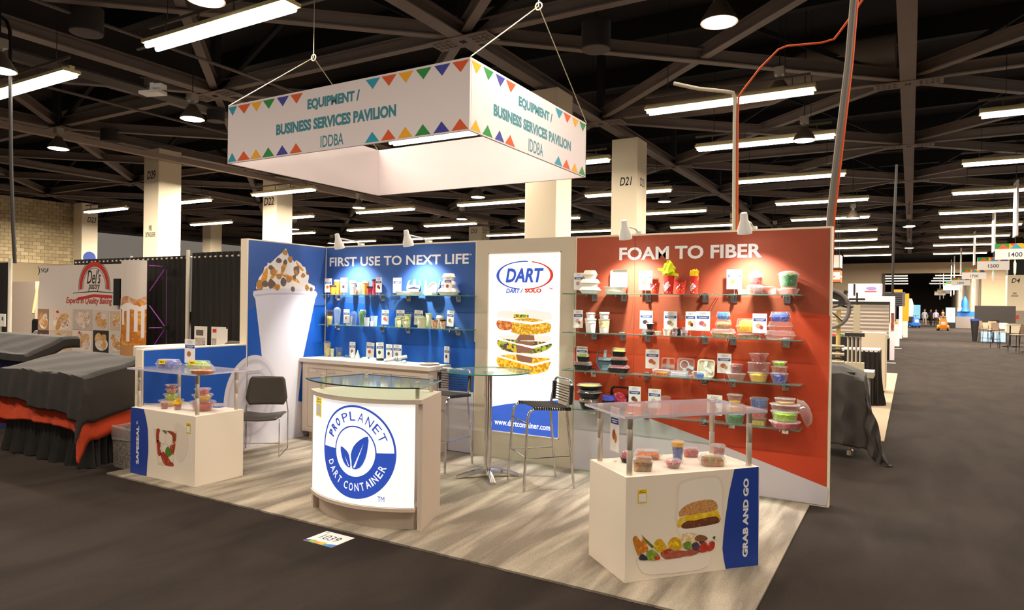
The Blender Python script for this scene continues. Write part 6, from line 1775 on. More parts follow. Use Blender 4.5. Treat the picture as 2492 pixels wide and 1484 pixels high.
band_fill('bun_top_print', 0, 1, lambda u: 1.52, lambda u: 1.74 + .03 * math.sin(u * 14), speck('printed crust', [(176, 104, 60), (206, 150, 110), (230, 206, 190)], 8, kind='n'), .003)
M_ICING = mat('printed icing', (240, 228, 222), 0.5)
for u0, zl in ((.02, 1.1), (.18, 1.22), (.3, 1.08), (.44, 1.3), (.58, 1.04), (.74, 1.2), (.88, 1.1)):
    band_fill('icing_print', u0, u0 + .075, lambda u: zl, lambda u: 1.62, M_ICING, .006, 3)
band_fill('icing_print', 0, 1, lambda u: 1.54 + .02 * math.sin(u * 21), lambda u: 1.63 + .03 * math.sin(u * 13), M_ICING, .0065)
M_LRED = mat('logo red', (190, 52, 40), 0.6)
lo_ = (-5.4581, 1.9729)
def W_(dx, dz):
    return (lo_[0] + dx, lo_[1] + dz)
ring_decal('logo_arch', W_(0, -.06), .37, .46, fb_, M_LRED, t, .002, -.1, PI + .1, 30, .95)
ring_decal('logo_outline', W_(0, -.06), .475, .485, fb_, M_INK, t, .002, -.15, PI + .15, 30, .95)
ring_decal('logo_outline', W_(0, -.06), .34, .348, fb_, M_INK, t, .002, -.1, PI + .1, 30, .95)
decal('logo_rolling_pin', [W_(-.55, -.26), W_(-.5, -.29), W_(0, -.23), W_(.55, -.25), W_(.55, -.20), W_(0, -.18), W_(-.5, -.24)], fb_, M_LRED, t, .002)
decal('logo_line', [W_(-.66, -.16), W_(0, -.125), W_(.6, -.15), W_(.6, -.16), W_(0, -.14), W_(-.66, -.17)], fb_, M_INK, t, .002)
text("Del's", W_(-.22, -.0) + W_(.2, .24), fb_, M_INK, t, .0, .3, .003)
text('pastry', W_(-.17, -.13) + W_(.18, .0), fb_, M_INK, t, .0, .3, .003)
ex = [(-6.3415, 1.6169), (-4.9093, 1.7168)]
text('Experts in Quality Baking', (ex[0][0], ex[0][1] - .02, ex[1][0], ex[1][1] + .02), fb_, M_LRED, t, .012, .25, .003)
sq_ = [(-7.2739, 2.1753), (-6.9428, 2.2542)]
text('SQF', (sq_[0][0] + .05, sq_[0][1], sq_[1][0], sq_[1][1]), fb_, M_INK, t, .0, 0, .003)
ring_decal('seal_edge', (sq_[0][0] - .09, (sq_[0][1] + sq_[1][1]) / 2), .08, .1, fb_, M_INK, t, .003, -1.0, 1.0, 10)
tiles = [(-7.3064, 1.1185, -6.9246, 1.5125), (-6.8869, 1.1392, -6.1366, 1.5179), (-6.1014, 1.1636, -5.4984, 1.5283), (-5.465, 1.1834, -5.0017, 1.5226), (-4.9698, 1.1919, -4.6192, 1.5155), (-7.3124, 0.7683, -6.915, 1.1233), (-6.8925, 0.7874, -6.141, 1.1406), (-6.1061, 0.8013, -5.5026, 1.1681), (-5.4689, 0.8096, -4.9937, 1.1774), (-4.9614, 0.8266, -4.6117, 1.1828)]
TB = [(150, 120, 90), (220, 200, 180), (190, 176, 164), (206, 190, 178), (204, 176, 150), (60, 44, 36), (206, 180, 150), (226, 210, 196), (50, 40, 34), (206, 196, 188)]
PA = [speck('printed pastry %d' % i, c, 16, kind='n') for i, c in enumerate([[(214, 170, 110), (180, 120, 60), (236, 206, 160)], [(190, 120, 56), (236, 220, 206), (150, 84, 36)], [(226, 190, 130), (196, 140, 80), (240, 214, 170)]])]
M_PLATE = mat('printed plate', (232, 226, 216), 0.6)
for i, (q, c) in enumerate(zip(tiles, TB)):
    decal('photo_tile', rect(q[0], q[1], q[2], q[3]), fb_, mat('tile ground %d' % i, c, 0.6), t, .0015)
    cx_, cy_, hw_, hh_ = (q[0] + q[2]) / 2, (q[1] + q[3]) / 2, (q[2] - q[0]) / 2, (q[3] - q[1]) / 2
    rnd = random.Random(i + 3)
    if i in (1, 7, 8, 9, 0):
        decal('plate_print', ell(cx_ + hw_ * .1, cy_ - hh_ * .25, hw_ * .8, hh_ * .6), fb_, M_PLATE, t, .0022)
    for k in range(4 if i != 6 else 3):
        ang = rnd.uniform(0, 3)
        ox_, oz_ = [(-.35, .3), (.3, .25), (-.1, -.25), (.4, -.35)][k]
        decal('pastry_print', ell(cx_ + ox_ * hw_, cy_ + oz_ * hh_, hw_ * rnd.uniform(.38, .5), hh_ * rnd.uniform(.3, .45), 14, ang * .3), fb_, PA[(i + k) % 3 if i != 2 else 1], t, .003 + k * .0004)
    if i in (1, 7):
        decal('cherry_print', ell(cx_ - hw_ * .3, cy_ + hh_ * .75, hw_ * .12, hh_ * .12, 10), fb_, M_LRED, t, .005)
MB().box(-4.74 + BX, -.10, 1.61, -4.56 + BX, -.04, 2.05).build('wall_screen', M_BLACK, t)
M_PURP = mat('purple frame tube', (140, 60, 160), 0.4)
for a, b in (((-3.92, .0, 2.26), (-3.62, .1, 2.24)), ((-3.62, .1, 2.24), (-3.9, .0, 1.85)), ((-3.9, .0, 1.62), (-3.62, .1, 1.27)), ((-3.9, 0, 1.26), (-3.62, .1, 1.27)), ((-3.62, .1, 1.27), (-3.9, 0, .86)), ((-3.62, .1, 2.24), (-3.62, .12, .2))):
    MB().tube([(a[0] + BX, a[1], a[2]), (b[0] + BX, b[1], b[2])], .008 if a[0] != -3.62 or b[0] != -3.62 else .004, 6).build('frame_tube', M_PURP, t)
for z in (2.24, 1.27):
    MB().box(-3.66 + BX, .06, z - .03, -3.58 + BX, .14, z + .03).build('frame_hub', M_BLACK, t)

# ---- draped tables at the left
def cloth(name, label, x0, x1, y0, y1, top, hang, m_, edge, n=56, seed=1, wav=.03, parent=None, cat='cloth', thick=.004):
    """a cloth over a box: top(x,y) gives the height, hang how far it falls on the left, right and front sides, edge(a) scales the front fall"""
    rnd = random.Random(seed)
    ph = [rnd.uniform(0, 6) for _ in range(6)]
    L, R_, F = hang
    def fn(u, v):
        ax = -L + (x1 - x0 + L + R_) * u
        by = -F * edge(u) + (y1 - y0 + F * edge(u)) * v
        dxl, dxr, dyf = max(0, -ax), max(0, ax - (x1 - x0)), max(0, -by)
        x = x0 + min(max(ax, 0), x1 - x0)
        y = y0 + max(by, 0)
        side = max(dxl, dxr)
        corner = min(side, dyf)
        drop = math.hypot(side, dyf) * .98 if corner > 0 else side + dyf
        z = top(x, y) - drop
        w1 = wav * min(1, drop / .25)
        x += (dxr > 0) * (.04 + dxr * .12 + corner * .30) - (dxl > 0) * (.04 + dxl * .12 + corner * .25) + w1 * .5 * math.sin(by * 17 + ph[0])
        y += -(dyf > 0) * (.03 + dyf * .10 + corner * .30) + w1 * (math.sin(ax * 15 + ph[1]) + .6 * math.sin(ax * 31 + ph[2]))
        z += .008 * math.sin(x * 9 + ph[3]) * math.sin(y * 13 + ph[4])
        return (x, y, max(z, .012 + .004 * math.sin(ax * 40)))
    o = MB().grid(fn, n, n).build(name, m_, parent, smooth=True)
    sd_ = o.modifiers.new('thick', 'SOLIDIFY')
    sd_.thickness = thick
    sd_.offset = 1
    if label:
        tag(o, label, cat)
    return o
M_CLOTHB = mat('black table cloth', (44, 40, 37), 0.85, noise=0.25, nscale=60, bump=0.3)
M_CLOTHR = mat('rust orange cloth', (192, 66, 30), 0.85, noise=0.2, nscale=50, bump=0.3)
M_SKIRT = mat('black plastic skirt', (30, 27, 25), 0.5, bump=0.4, nscale=8)
tt = thing('covered_table', 'table with a gathered black skirt in front of the pastry banner', 'table', (0, 0, 0))
def skirt(name, x0, x1, y0, y1, z1, m_, t_):
    per = .075
    def fn(u, v):
        tot = (x1 - x0) + (y1 - y0) * 2
        s = u * tot
        wv = math.sin(s / per * 2 * PI) * .018 + math.sin(s * 9) * .012
        fl = (1 - v) ** 3 * .05 * (1 + .6 * math.sin(s * 23))
        o_ = wv * (1.1 - v) + fl
        if s < (y1 - y0):
            return (x0 - o_, y1 - s, .012 + (z1 - .012) * v)
        if s < (y1 - y0) + (x1 - x0):
            return (x0 + s - (y1 - y0), y0 - o_, .012 + (z1 - .012) * v)
        return (x1 + o_, y0 + s - (y1 - y0) - (x1 - x0), .012 + (z1 - .012) * v)
    return MB().grid(fn, 260, 8).build(name, m_, t_, smooth=True)
skirt('skirt', -2.2, -.58, -2.70, -2.08, .735, M_SKIRT, tt)
MB().box(-2.18, -2.68, .735, -.6, -2.1, .76).build('table_top', M_BLACK, tt)
for lx in (-2.1, -.68):
    for ly in (-2.62, -2.16):
        MB().box(lx - .02, ly - .02, 0, lx + .02, ly + .02, .735).build('leg', M_BLACK, tt)
MB().loft([[(-2.0, -2.62, .762), (-.66, -2.62, .762), (-.66, -2.12, .762), (-2.0, -2.12, .762)], [(-2.0, -2.62, .90), (-.66, -2.62, .90), (-.66, -2.12, 1.02), (-2.0, -2.12, 1.02)]]).build('product_display', M_BLACK, tt)
def top1(x, y):
    f_ = min(1, max(0, (y + 2.70) / .58))
    return .935 + .14 * f_ - .05 * max(0, (-1.9 - x)) 
cloth('table_cloth', 'rust orange cloth showing below the black cloth on the covered table', -2.2, -.60, -2.685, -2.09, lambda x, y: top1(x, y) - .03, (.62, .62, .53), M_CLOTHR, lambda u: 1.0 + .03 * math.sin(u * 9), seed=8, wav=.012)
cloth('table_cloth', 'black cloth thrown over the products on the covered table', -2.25, -.56, -2.735, -2.08, lambda x, y: top1(x, y) + .01, (.30, .47, .34), M_CLOTHB, lambda u: .85 + .55 * u + .04 * math.sin(u * 17), seed=8, wav=.016)
# second table
t2 = thing('covered_table', 'dark blue skirted table at the left edge behind the first table', 'table', (0, 0, 0))
skirt('skirt', -5.0, -3.1, -2.1, -1.5, .93, mat('navy skirt', (26, 34, 84), 0.7), t2)
MB().box(-4.98, -2.08, .93, -3.12, -1.52, .95).build('table_top', M_BLACK, t2)
def top2(x, y):
    return 1.0 + .2 * min(1, max(0, (y + 2.1) / .4))
cloth('table_cloth', 'black cloth humped over goods at the left edge of the photo', -5.0, -3.1, -2.12, -1.5, top2, (.08, .15, .10), M_CLOTHB, lambda u: 1.0, seed=12, wav=.012)
# waste bin
t = thing('waste_bin', 'speckled grey bin with a clear liner beside the SAFESEAL pedestal', 'bin', (-.29, -2.38, 0))
M_BIN = speck('speckled grey', [(136, 128, 118), (100, 94, 88), (168, 160, 148)], 160)
MB().loft([[(x * s, y * s, z) for x, y in rrect(.34, .30, .02, 2)] for s, z in ((.92, 0), (1.0, .40), (.97, .40), (.9, .03))], True, True).build('bin_body', M_BIN, t)
rnd = random.Random(2)
MB().loft([[(x * s * rnd.uniform(.985, 1.02), y * s * rnd.uniform(.985, 1.02), z + rnd.uniform(-.012, .012)) for x, y in rrect(.34, .30, .03, 4)] for s, z in ((.95, .30), (1.03, .29), (1.045, .34), (1.03, .42), (.95, .415), (.9, .32))], False, False).build('liner', clear('thin liner', (255, 255, 255), .15, .7, .6), t, smooth=True)

# white table with brochures and a grey chair behind the low wall
t = thing('brochure_table', 'white clothed table behind the low blue wall', 'table', (-1.9, -.35, 0))
MB().box(-1.1, -.45, .70, .75, .35, 1.05).build('table_cloth', mat('white cloth', (226, 218, 208), 0.8), t, bevel=.02)
MB().box(-1.0, -.4, 0, .7, .3, .70).build('table_skirt', mat('white cloth', (226, 218, 208), 0.8), t)
for (x, y, wv, lab, tl_) in ((-2.0, -.42, .27, 'left white brochure stand with a bakery photo', 0), (-1.64, -.40, .30, 'right white brochure stand with a red heading', 1)):
    t = thing('brochure_stand', lab, 'brochure', (x, y, 1.05))
    MB().box(-wv / 2, -.01, 0, wv / 2, 0, .30).box(-wv / 2, 0, 0, wv / 2, .10, .01).build('holder', mat('grey white card', (220, 212, 204), 0.5), t)
    f = Frame((-wv / 2, -.01, 0), (1, 0, 0))
    decal('photo_print', rect(.02, .02, wv * (.9 if tl_ == 0 else .5), .14), f, speck('grey photo', [(90, 80, 74), (180, 168, 158), (130, 118, 108)], 30, kind='n'), t, .001)
    if tl_:
        decal('heading_print', rect(.03, .22, .17, .27), f, M_LRED, t, .001)
        MB().box(-.01, -.03, 0, wv / 2 + .06, -.02, .28).build('front_sheet', mat('pale sheet', (226, 220, 214), 0.5), t)
    else:
        decal('building_print', rect(.04, .17, .2, .25), f, mat('dark print', (90, 80, 76), .6), t, .001)
t = thing('office_chair', 'grey chair back showing between the brochures and the cup wall', 'chair', (-.8, -.75, 0))
MB().shape(rrect(.5, .08, .03, 3), [(1, .62), (1.02, .8), (.9, 1.16), (.6, 1.2)]).build('backrest', mat('grey chair fabric', (120, 108, 96), 0.8), t, smooth=True)
MB().box(-.25, -.5, .44, .25, 0, .5).build('seat', mat('grey chair fabric', (120, 108, 96), 0.8), t)
for sx in (-.22, .22):
    for sy in (-.46, -.02):
        MB().tube([(sx, sy, 0), (sx, sy, .44 if sy < -.1 else .66)], .014, 8).build('leg', M_STEEL, t)

# left background seen in the gap
t = thing('backdrop_panel', 'pale pink white panel in the gap left of the pastry banner', 'wall panel', (-14.6, 3, 0))
MB().box(-.75, -.03, 0, .75, .03, 2.15).build('panel', mat('pale panel', (226, 208, 190), 0.7), t)
MB().tube([(-.8, -.05, 0), (-.8, -.05, 2.4)], .03, 8).build('upright', M_POLE, t)
t = thing('drape_wall', 'narrow black drape beside the pale panel at the far left', 'curtain', (-13.3, 3.1, 0))
curtain('drape_panel', t, -.5, .8, 2.1)
t = thing('wooden_pole', 'long wooden pole leaning against the narrow drape', 'pole', (0, 0, 0))
MB().tube([(-13.3818, 2.7, 1.3018), (-13.6637, 2.95, 2.1467)], .03, 8).build('shaft', mat('pale wood', (190, 150, 96), 0.6), t)
t = thing('service_table', 'white table with clear cups at the far left gap', 'table', (-8.0, -.25, 0))
MB().box(-.9, -.3, .68, 1.2, .3, .72).build('table_top', M_PAPER, t)
MB().box(-.85, -.28, 0, 1.15, .28, .68).build('table_skirt', M_PAPER, t)
for k in range(8):
    x, y = -8.75 + .17 * k + (.03 if k % 2 else 0), -.4 + .1 * (k % 3)
    vessel('drink_cup', 'clear empty drink cup on the white table at the far left', 'cup', (x, y, .72, .1, .16 + .03 * (k % 2)), group='cups on the far left table')
t = thing('deli_machine', 'grey slicer machine behind the cups at the far left', 'machine', (-9.1, 1.2, 0))
MB().shape(rrect(.9, .6, .06, 3), [(1, 0), (1, .95), (.9, 1.02)]).build('cabinet', mat('machine grey', (120, 112, 104), 0.5), t, bevel=.01)
MB().shape(rrect(.5, .3, .06, 3), [(1, 1.0), (.95, 1.18), (.7, 1.24)]).build('top_cover', mat('machine light grey', (190, 182, 170), 0.4), t, smooth=True)
MB().tube([(.1, 0, 1.2), (.3, -.1, 1.3)], .03, 8).build('handle', M_STEEL, t)
t = thing('desk_chair', 'dark chair back in the gap left of the banner', 'chair', (-11.6, 2.0, 0))
MB().shape(rrect(.5, .08, .03, 3), [(1, .6), (1, 1.15), (.8, 1.2)]).build('backrest', M_BLACK, t)
MB().box(-.25, -.5, .42, .25, 0, .48).tube([(0, -.25, 0), (0, -.25, .45)], .03, 8).build('seat', M_BLACK, t)
t = thing('sign_board', 'small white sign at the left edge before the drape', 'sign', (-7.3489, -0.6, 0))
MB().box(-.16, -.01, 1.2, .16, .01, 1.42).build('board', M_PAPER, t)
MB().tube([(0, .0, 0), (0, 0, 1.2)], .012, 8).lathe([(.14, 0), (.14, .012)], 16).build('stand', M_STEEL, t)
text('E', (.06, 1.31, .12, 1.37), Frame((0, -.011, 0), (1, 0, 0)), M_INK, t, .04)

# ---- cable drops
M_CABK = mat('black cable', (34, 30, 28), 0.6)
M_CABG = mat('grey cable', (110, 104, 96), 0.5)
M_CABO = mat('orange cable', (214, 90, 34), 0.5)
M_COND = mat('pale conduit', (196, 186, 166), 0.35)
def cable(name, label, pts, r, m_):
    t_ = thing(name, label, 'cable')
    MB().tube(pts, r, 8).build('cable_run', m_, t_, smooth=True)
cable('cable_drop', 'thick black cable hanging from the roof to the pole at the far left', [(-9.52, 0.24, 7.4469), (-9.2433, 0.24, 7.2922), (-9.1034, 0.24, 7.0749), (-9.0598, 0.24, 6.0354), (-8.9837, 0.24, 4.3781), (-8.8669, 0.24, 3.0559), (-8.7842, 0.24, 2.3985)], .035, M_CABK)
cable('cable_drop', 'tall grey cable rising behind the right end of the orange wall', [(6.1463, 0.35, 4.6295), (6.1049, 0.35, 3.9675), (6.0396, 0.35, 3.3034), (5.974, 0.35, 2.5944), (5.9556, 0.35, 1.9154)], .028, M_CABG)
cable('cable_drop', 'orange cable running down beside the tall grey cable', [(6.1676, 0.38, 4.6369), (6.1263, 0.38, 3.9733), (6.0643, 0.38, 3.3073), (5.9958, 0.38, 2.559), (5.9804, 0.38, 1.9162)], .022, M_CABO)
cable('cable_drop', 'pale vertical conduit dropping behind the orange wall', [(4.4491, 0.5, 4.0607), (4.7087, 0.5, 3.9669), (4.9586, 0.5, 3.9055), (5.0561, 0.5, 3.8749), (5.0771, 0.5, 3.8143), (5.0766, 0.5, 3.5673), (5.0813, 0.5, 2.9491), (5.0884, 0.5, 2.1663)], .02, M_COND)
cable('cable_drop', 'orange cable bending from the pale conduit up to the roof', [(5.1204, 0.5, 2.1658), (5.1046, 0.5, 3.5639), (5.109, 0.5, 3.8181), (5.1439, 0.5, 3.8788), (5.3133, 0.5, 4.085), (5.483, 0.5, 4.2374), (5.5577, 0.5, 4.2561), (5.8674, 0.5, 4.2322), (5.9729, 0.5, 4.2478), (6.0582, 0.5, 4.3583), (6.1589, 0.5, 4.4981), (6.2251, 0.5, 4.5976)], .011, M_CABO)
cable('cable_drop', 'thin dark pole hanging over the aisle past the orange wall', [(6.264, 14.0, 5.5199), (6.2207, 14.0, 3.7991), (6.2143, 14.0, 2.1277)], .03, M_CABK)

# ---- right side: covered machine, labelling machine, cabinet
tm = thing('covered_machine', 'machine under a dark grey cover past the right wall end', 'machine', (5.95, 2.55, 0))
MB().box(-.35, -.15, .15, .12, .35, .98).build('machine_body', M_BLACK, tm)
for sx in (-.3, .08):
    for sy in (-.1, .3):
        MB().lathe([(.035, 0), (.035, .06), (.015, .07), (.015, .15)], 10, (sx, sy, 0)).build('caster', M_STEEL, tm)
cloth('machine_cover', None, -.42, .17, -.2, .4, lambda x, y: 1.03 - .35 * max(0, x + .02) - .25 * max(0, -.0 - y), (.4, .74, .84), mat('dark cover', (58, 54, 52), 0.75, noise=0.1, nscale=40), lambda u: 1.0 + .05 * math.sin(u * 8), seed=21, parent=tm, wav=.035)
t = thing('labelling_machine', 'metal labelling machine with big grey reel past the orange wall', 'machine', (5.86, 4.1, 0))
M_MACH = mat('machine cream metal', (206, 194, 166), 0.4)
M_DARK = mat('machine dark metal', (52, 48, 44), 0.4)
MB().box(-.45, -.1, .78, .34, .4, .86).build('bed', M_STEEL, t)
MB().box(-.3, 0, .1, -.1, .35, .78).build('base', mat('machine bronze', (84, 60, 30), 0.5), t)
MB().box(.06, 0, .1, .28, .35, .78).build('base', mat('machine bronze', (84, 60, 30), 0.5), t)
for sx in (-.4, .28):
    MB().tube([(sx, 0, 0), (sx, 0, .78)], .02, 8).build('leg', M_STEEL, t)
for k in range(4):
    MB().tube([(.02 + .05 * k, -.04, .9), (.02 + .05 * k, -.04, 1.36)], .014, 8).build('column_rod', M_STEEL, t, smooth=True)
MB().box(-.02, -.08, .86, .22, .06, .98).build('column_foot', M_MACH, t)
MB().box(-.02, -.08, 1.34, .22, .06, 1.39).build('column_head', M_DARK, t)
MB().box(.08, -.05, 1.39, .16, .03, 1.78).build('spindle_post', M_MACH, t)
MB().tube([(.12, -.01, 1.78), (.12, -.01, 1.95)], .012, 8).build('spindle', M_DARK, t)
MB().tube([(.02, -.01, 1.86), (.22, -.01, 1.86)], .014, 8).build('hand_bar', M_DARK, t)
MB().tube([(-.25 + .27 * math.cos(a), .05, 1.72 + .27 * math.sin(a)) for a in (2 * PI * k / 36 for k in range(36))], .028, 8, True).build('reel_rim', mat('reel grey', (120, 116, 112), 0.5), t, smooth=True)
for k in range(3):
    a = k * PI / 3 + .3
    MB().bar((-.25 - .26 * math.cos(a), .05, 1.72 - .26 * math.sin(a)), (-.25 + .26 * math.cos(a), .05, 1.72 + .26 * math.sin(a)), .02, .05, (0, 1, 0)).build('reel_spoke', M_DARK, t)
MB().lathe([(.06, -.03), (.06, .03)], 16).build('reel_hub', M_DARK, t, loc=(-.25, .05, 1.72), rot=(PI / 2, 0, 0))
MB().bar((-.3, .1, 1.95), (-.02, .1, 1.86), .06, .1).bar((-.02, .1, 1.98), (-.12, .1, 1.78), .05, .05).build('reel_arm', M_DARK, t)
MB().tube([(-.12, .1, 1.78), (0, .05, 1.74), (.12, -.01, 1.76)], .012, 8).build('feed_arm', M_DARK, t, smooth=True)
MB().tube([(-.12, .12, .86), (-.12, .12, 1.7)], .03, 8).build('back_post', mat('yellowed post', (216, 186, 110), 0.5), t, smooth=True)
for k in range(6):
    MB().lathe([(.022, -.1), (.022, .1)], 12).build('roller', M_STEEL if k % 2 else M_DARK, t, loc=(-.16 + .03 * (k % 2), -.02, .92 + .055 * k), rot=(0, PI / 2, 0), smooth=True)
MB().lathe([(.06, -.04), (.06, .04)], 16).build('belt_pulley', mat('yellowed post', (216, 186, 110), 0.5), t, loc=(-.38, -.08, 1.02), rot=(PI / 2, 0, 0), smooth=True)
MB().box(-.44, -.06, .5, -.3, .1, 1.0).build('side_frame', M_STEEL, t)
MB().box(-.05, -.12, .6, .1, -.02, .8).build('cutter_head', M_MACH, t)
t = thing('cabinet', 'tall cream cabinet behind the labelling machine', 'cabinet', (6.0, 9.3, 0), .0)
MB().box(-.25, 0, 0.06, .2, .6, 1.24).build('carcass', mat('cream cabinet', (232, 218, 192), 0.6), t, bevel=.004)
MB().box(.2, .03, .1, .21, .57, 1.2).build('side_door', mat('cream door', (222, 208, 180), 0.6), t)
MB().box(-.23, .03, 0, .18, .57, .06).build('plinth', M_BLACK, t)
tk = thing('covered_table', 'small black skirted table before the cream cabinet', 'table', (5.9, 7.2, 0))
MB().box(-.35, 0, .96, .26, .7, 1.0).build('table_top', M_PAPER, tk)
skirt('skirt', -.35, .27, 0, .7, .98, M_SKIRT, tk)
tag(MB().box(4.6, 3.6, 0, 6.35, 14.5, .012).build('stand_carpet', mat('tan stand carpet', (170, 152, 128), 0.95)), 'narrow tan carpet of the stand past the orange wall', 'carpet')
for (x, y, lab) in ((6.0543, 9.7323, 'white floor card lying nearest on the aisle past the covered machine'), (6.1065, 18.5747, 'second white floor card along the aisle'), (6.1895, 27.9936, 'third white floor card along the aisle, farther off')):
    tag(MB().box(-.13, -.1, 0, .13, .1, .003).build('floor_card', M_PAPER, loc=(x, y, .001)), lab, 'card')

# stand with the grey roller screen
t = thing('exhibit_stand', 'white walled stand with a grey roller screen left of the aisle', 'stand', (5.2, 20, 0))
M_LAV = mat('lavender white wall', (226, 212, 216), 0.7)
MB().box(-2.6, 0, 1.98, .97, .3, 2.17).box(.83, 0, 0, .97, .3, 1.98).build('wall_frame', M_LAV, t)
MB().box(-2.6, .1, .0, .83, .2, .75).build('lower_wall', M_BLACK, t)
MB().grid(lambda u, v: (-.95 + 1.75 * u, .06 + .012 * math.sin(v * 60), .72 + 1.22 * v), 4, 40).build('roller_screen', mat('grey screen', (158, 146, 134), 0.7, noise=.06, nscale=6, stretch=(1, 1, 14)), t, smooth=True)
MB().box(-.98, 0, 1.9, .82, .1, 1.98).build('screen_rail', M_BLACK, t)
MB().box(-2.6, .1, .75, -.95, .2, 1.98).build('side_wall', M_WALLP, t)
for k, c in enumerate(((200, 60, 40), (60, 120, 60), (220, 200, 170))):
    MB().box(-1.0 + .25 * k, -.2, .76, -.85 + .25 * k, -.1, .84).build('sample_tray', mat('tray %d' % k, c, .5), t)
MB().box(-2.5, -.35, .0, .6, .05, .74).build('counter', M_BLACK, t)
MB().box(.86, -.012, 1.0, .95, 0, 1.6).build('side_banner', speck('side banner', [(150, 70, 40), (90, 40, 30), (200, 120, 60)], 8, kind='n'), t)
t = thing('overhead_sign', 'lavender box sign on top of the roller screen stand', 'sign', (5.25, 20.4, 2.17))
MB().shape(rrect(1.05, .6, .08, 3), [(.98, 0), (1, .1), (1, .40), (.98, .43)]).build('sign_box', mat('lavender sign', (214, 196, 216), 0.6), t)
MB().box(-.35, -.33, 0.01, -.30, -.29, .42).build('dark_stripe', M_BLACK, t)
decal('sign_mark', ell(.2, .26, .16, .06, 16), Frame((0, -.302, 0), (1, 0, 0)), mat('sign mark', (150, 130, 190), .6), t, .002)
MB().box(.0, -.306, .14, .36, -.302, .17).build('mark_line', M_LRED, t)
t = thing('hanging_box_sign', 'orange and white hanging box sign at the right edge of the orange wall', 'sign', (3.4, 30, 3.0))
for z0, z1, c in ((0, .12, (224, 110, 40)), (.12, .48, (232, 214, 220)), (.48, .56, (224, 110, 40))):
    MB().box(-.8, -.2, z0, .28, .8, z1).build('sign_band', mat('sign %d %d %d' % c, c, .6), t)
MB().box(.282, -.2, .0, .29, .8, .56).build('orange_side', mat('sign 224 110 40', (224, 110, 40), .6), t)
MB().box(.291, -.2, .24, .295, .8, .32).build('white_stripe', M_PAPER, t)
text('FAMILY', (-.6, .2, .1, .3), Frame((0, -.201, 0), (1, 0, 0)), M_LRED, t, .03)
for cx_ in (-.6, .2):
    MB().tube([(cx_, .3, .56), (cx_, .3, 6.7)], .01, 5).build('hanger', M_CABK, t)
t = thing('hanging_box_sign', 'plain white hanging box above the orange and white sign', 'sign', (3.2, 31, 3.75))
MB().box(-.8, -.2, 0, .42, .8, .62).build('sign_box', M_PAPER, t)
MB().tube([(.2, .3, .6), (.2, .3, 6.0)], .01, 5).build('hanger', M_CABK, t)
# yellow and dark stand, counters and chair farther along
t = thing('exhibit_stand', 'dark stand with a yellow corner post farther along the aisle', 'stand', (5.6, 40, 0))
MB().box(-2.5, 0, 0, .3, .3, 1.9).build('dark_wall', mat('dark blue grey wall', (58, 54, 62), .7), t)
MB().box(-.3, -.05, 1.9, .75, .3, 2.75).build('louvre_head', mat('louvre grey', (84, 80, 86), .6), t)
for k in range(7):
    MB().box(-.3, -.08, 1.95 + .11 * k, .6, -.05, 2.0 + .11 * k).build('louvre', M_BLACK, t)
MB().box(.45, -.1, .0, .62, .3, 1.9).build('pale_post', M_PAPER, t)
t = thing('corner_post', 'yellow square arch post of the dark stand', 'post', (6.35, 42, 0))
MB().box(-.15, 0, 1.0, .2, .35, 2.95).box(-.7, 0, 2.7, .2, .35, 2.95).build('yellow_arch', mat('yellow arch', (236, 176, 20), .5), t)
MB().box(-.1, 0, 0, .15, .35, 1.0).build('post_foot', M_PAPER, t)
for (x, y, lab) in ((5.55, 33.5, 'white chair standing at the aisle edge by the roller screen stand'),):
    t = thing('stand_chair', lab, 'chair', (x + .25, y - 2, 0))
    MB().box(-.25, -.25, .44, .25, .25, .48).build('seat', M_PAPER, t)
    MB().box(-.25, .2, .55, .25, .24, .92).build('backrest', M_PAPER, t)
    for sx in (-.22, .22):
        for sy in (-.22, .22):
            MB().box(sx - .015, sy - .015, 0, sx + .015, sy + .015, .44).build('leg', M_STEEL, t)
for k, (x, y, wv, h) in enumerate(((5.6, 27, .8, .75), (5.75, 30, .9, 1.0), (5.7, 46, 1.2, 1.0))):
    t = thing('display_counter', ('low white counter just past the roller screen stand', 'white counter with orange goods past the roller screen stand', 'far white counter near the yellow post')[k], 'counter', (x, y, 0))
    MB().box(-wv / 2, 0, 0, wv / 2, .6, h).build('counter_body', M_PAPER, t, bevel=.005)
    MB().box(-wv / 2 - .02, -.02, h, wv / 2 + .02, .62, h + .03).build('counter_top', M_PED, t)
    if k == 1:
        for j in range(4):
            MB().lathe([(.07, 0), (.09, .05), (.05, .12)], 10, (-.3 + .2 * j, .2, h + .03)).build('goods', FILL['orange'], t, smooth=True)
t = thing('feather_flag', 'small white feather flag standing far down the aisle', 'flag', (6.6, 72, 0))
MB().loft([[(x, y, z) for x, y in rrect(wv, .03, .01, 2)] for wv, z in ((.05, 0), (.06, .5), (.5, .7), (.6, 2.2), (.3, 2.8))]).build('flag_cloth', M_PAPER, t)

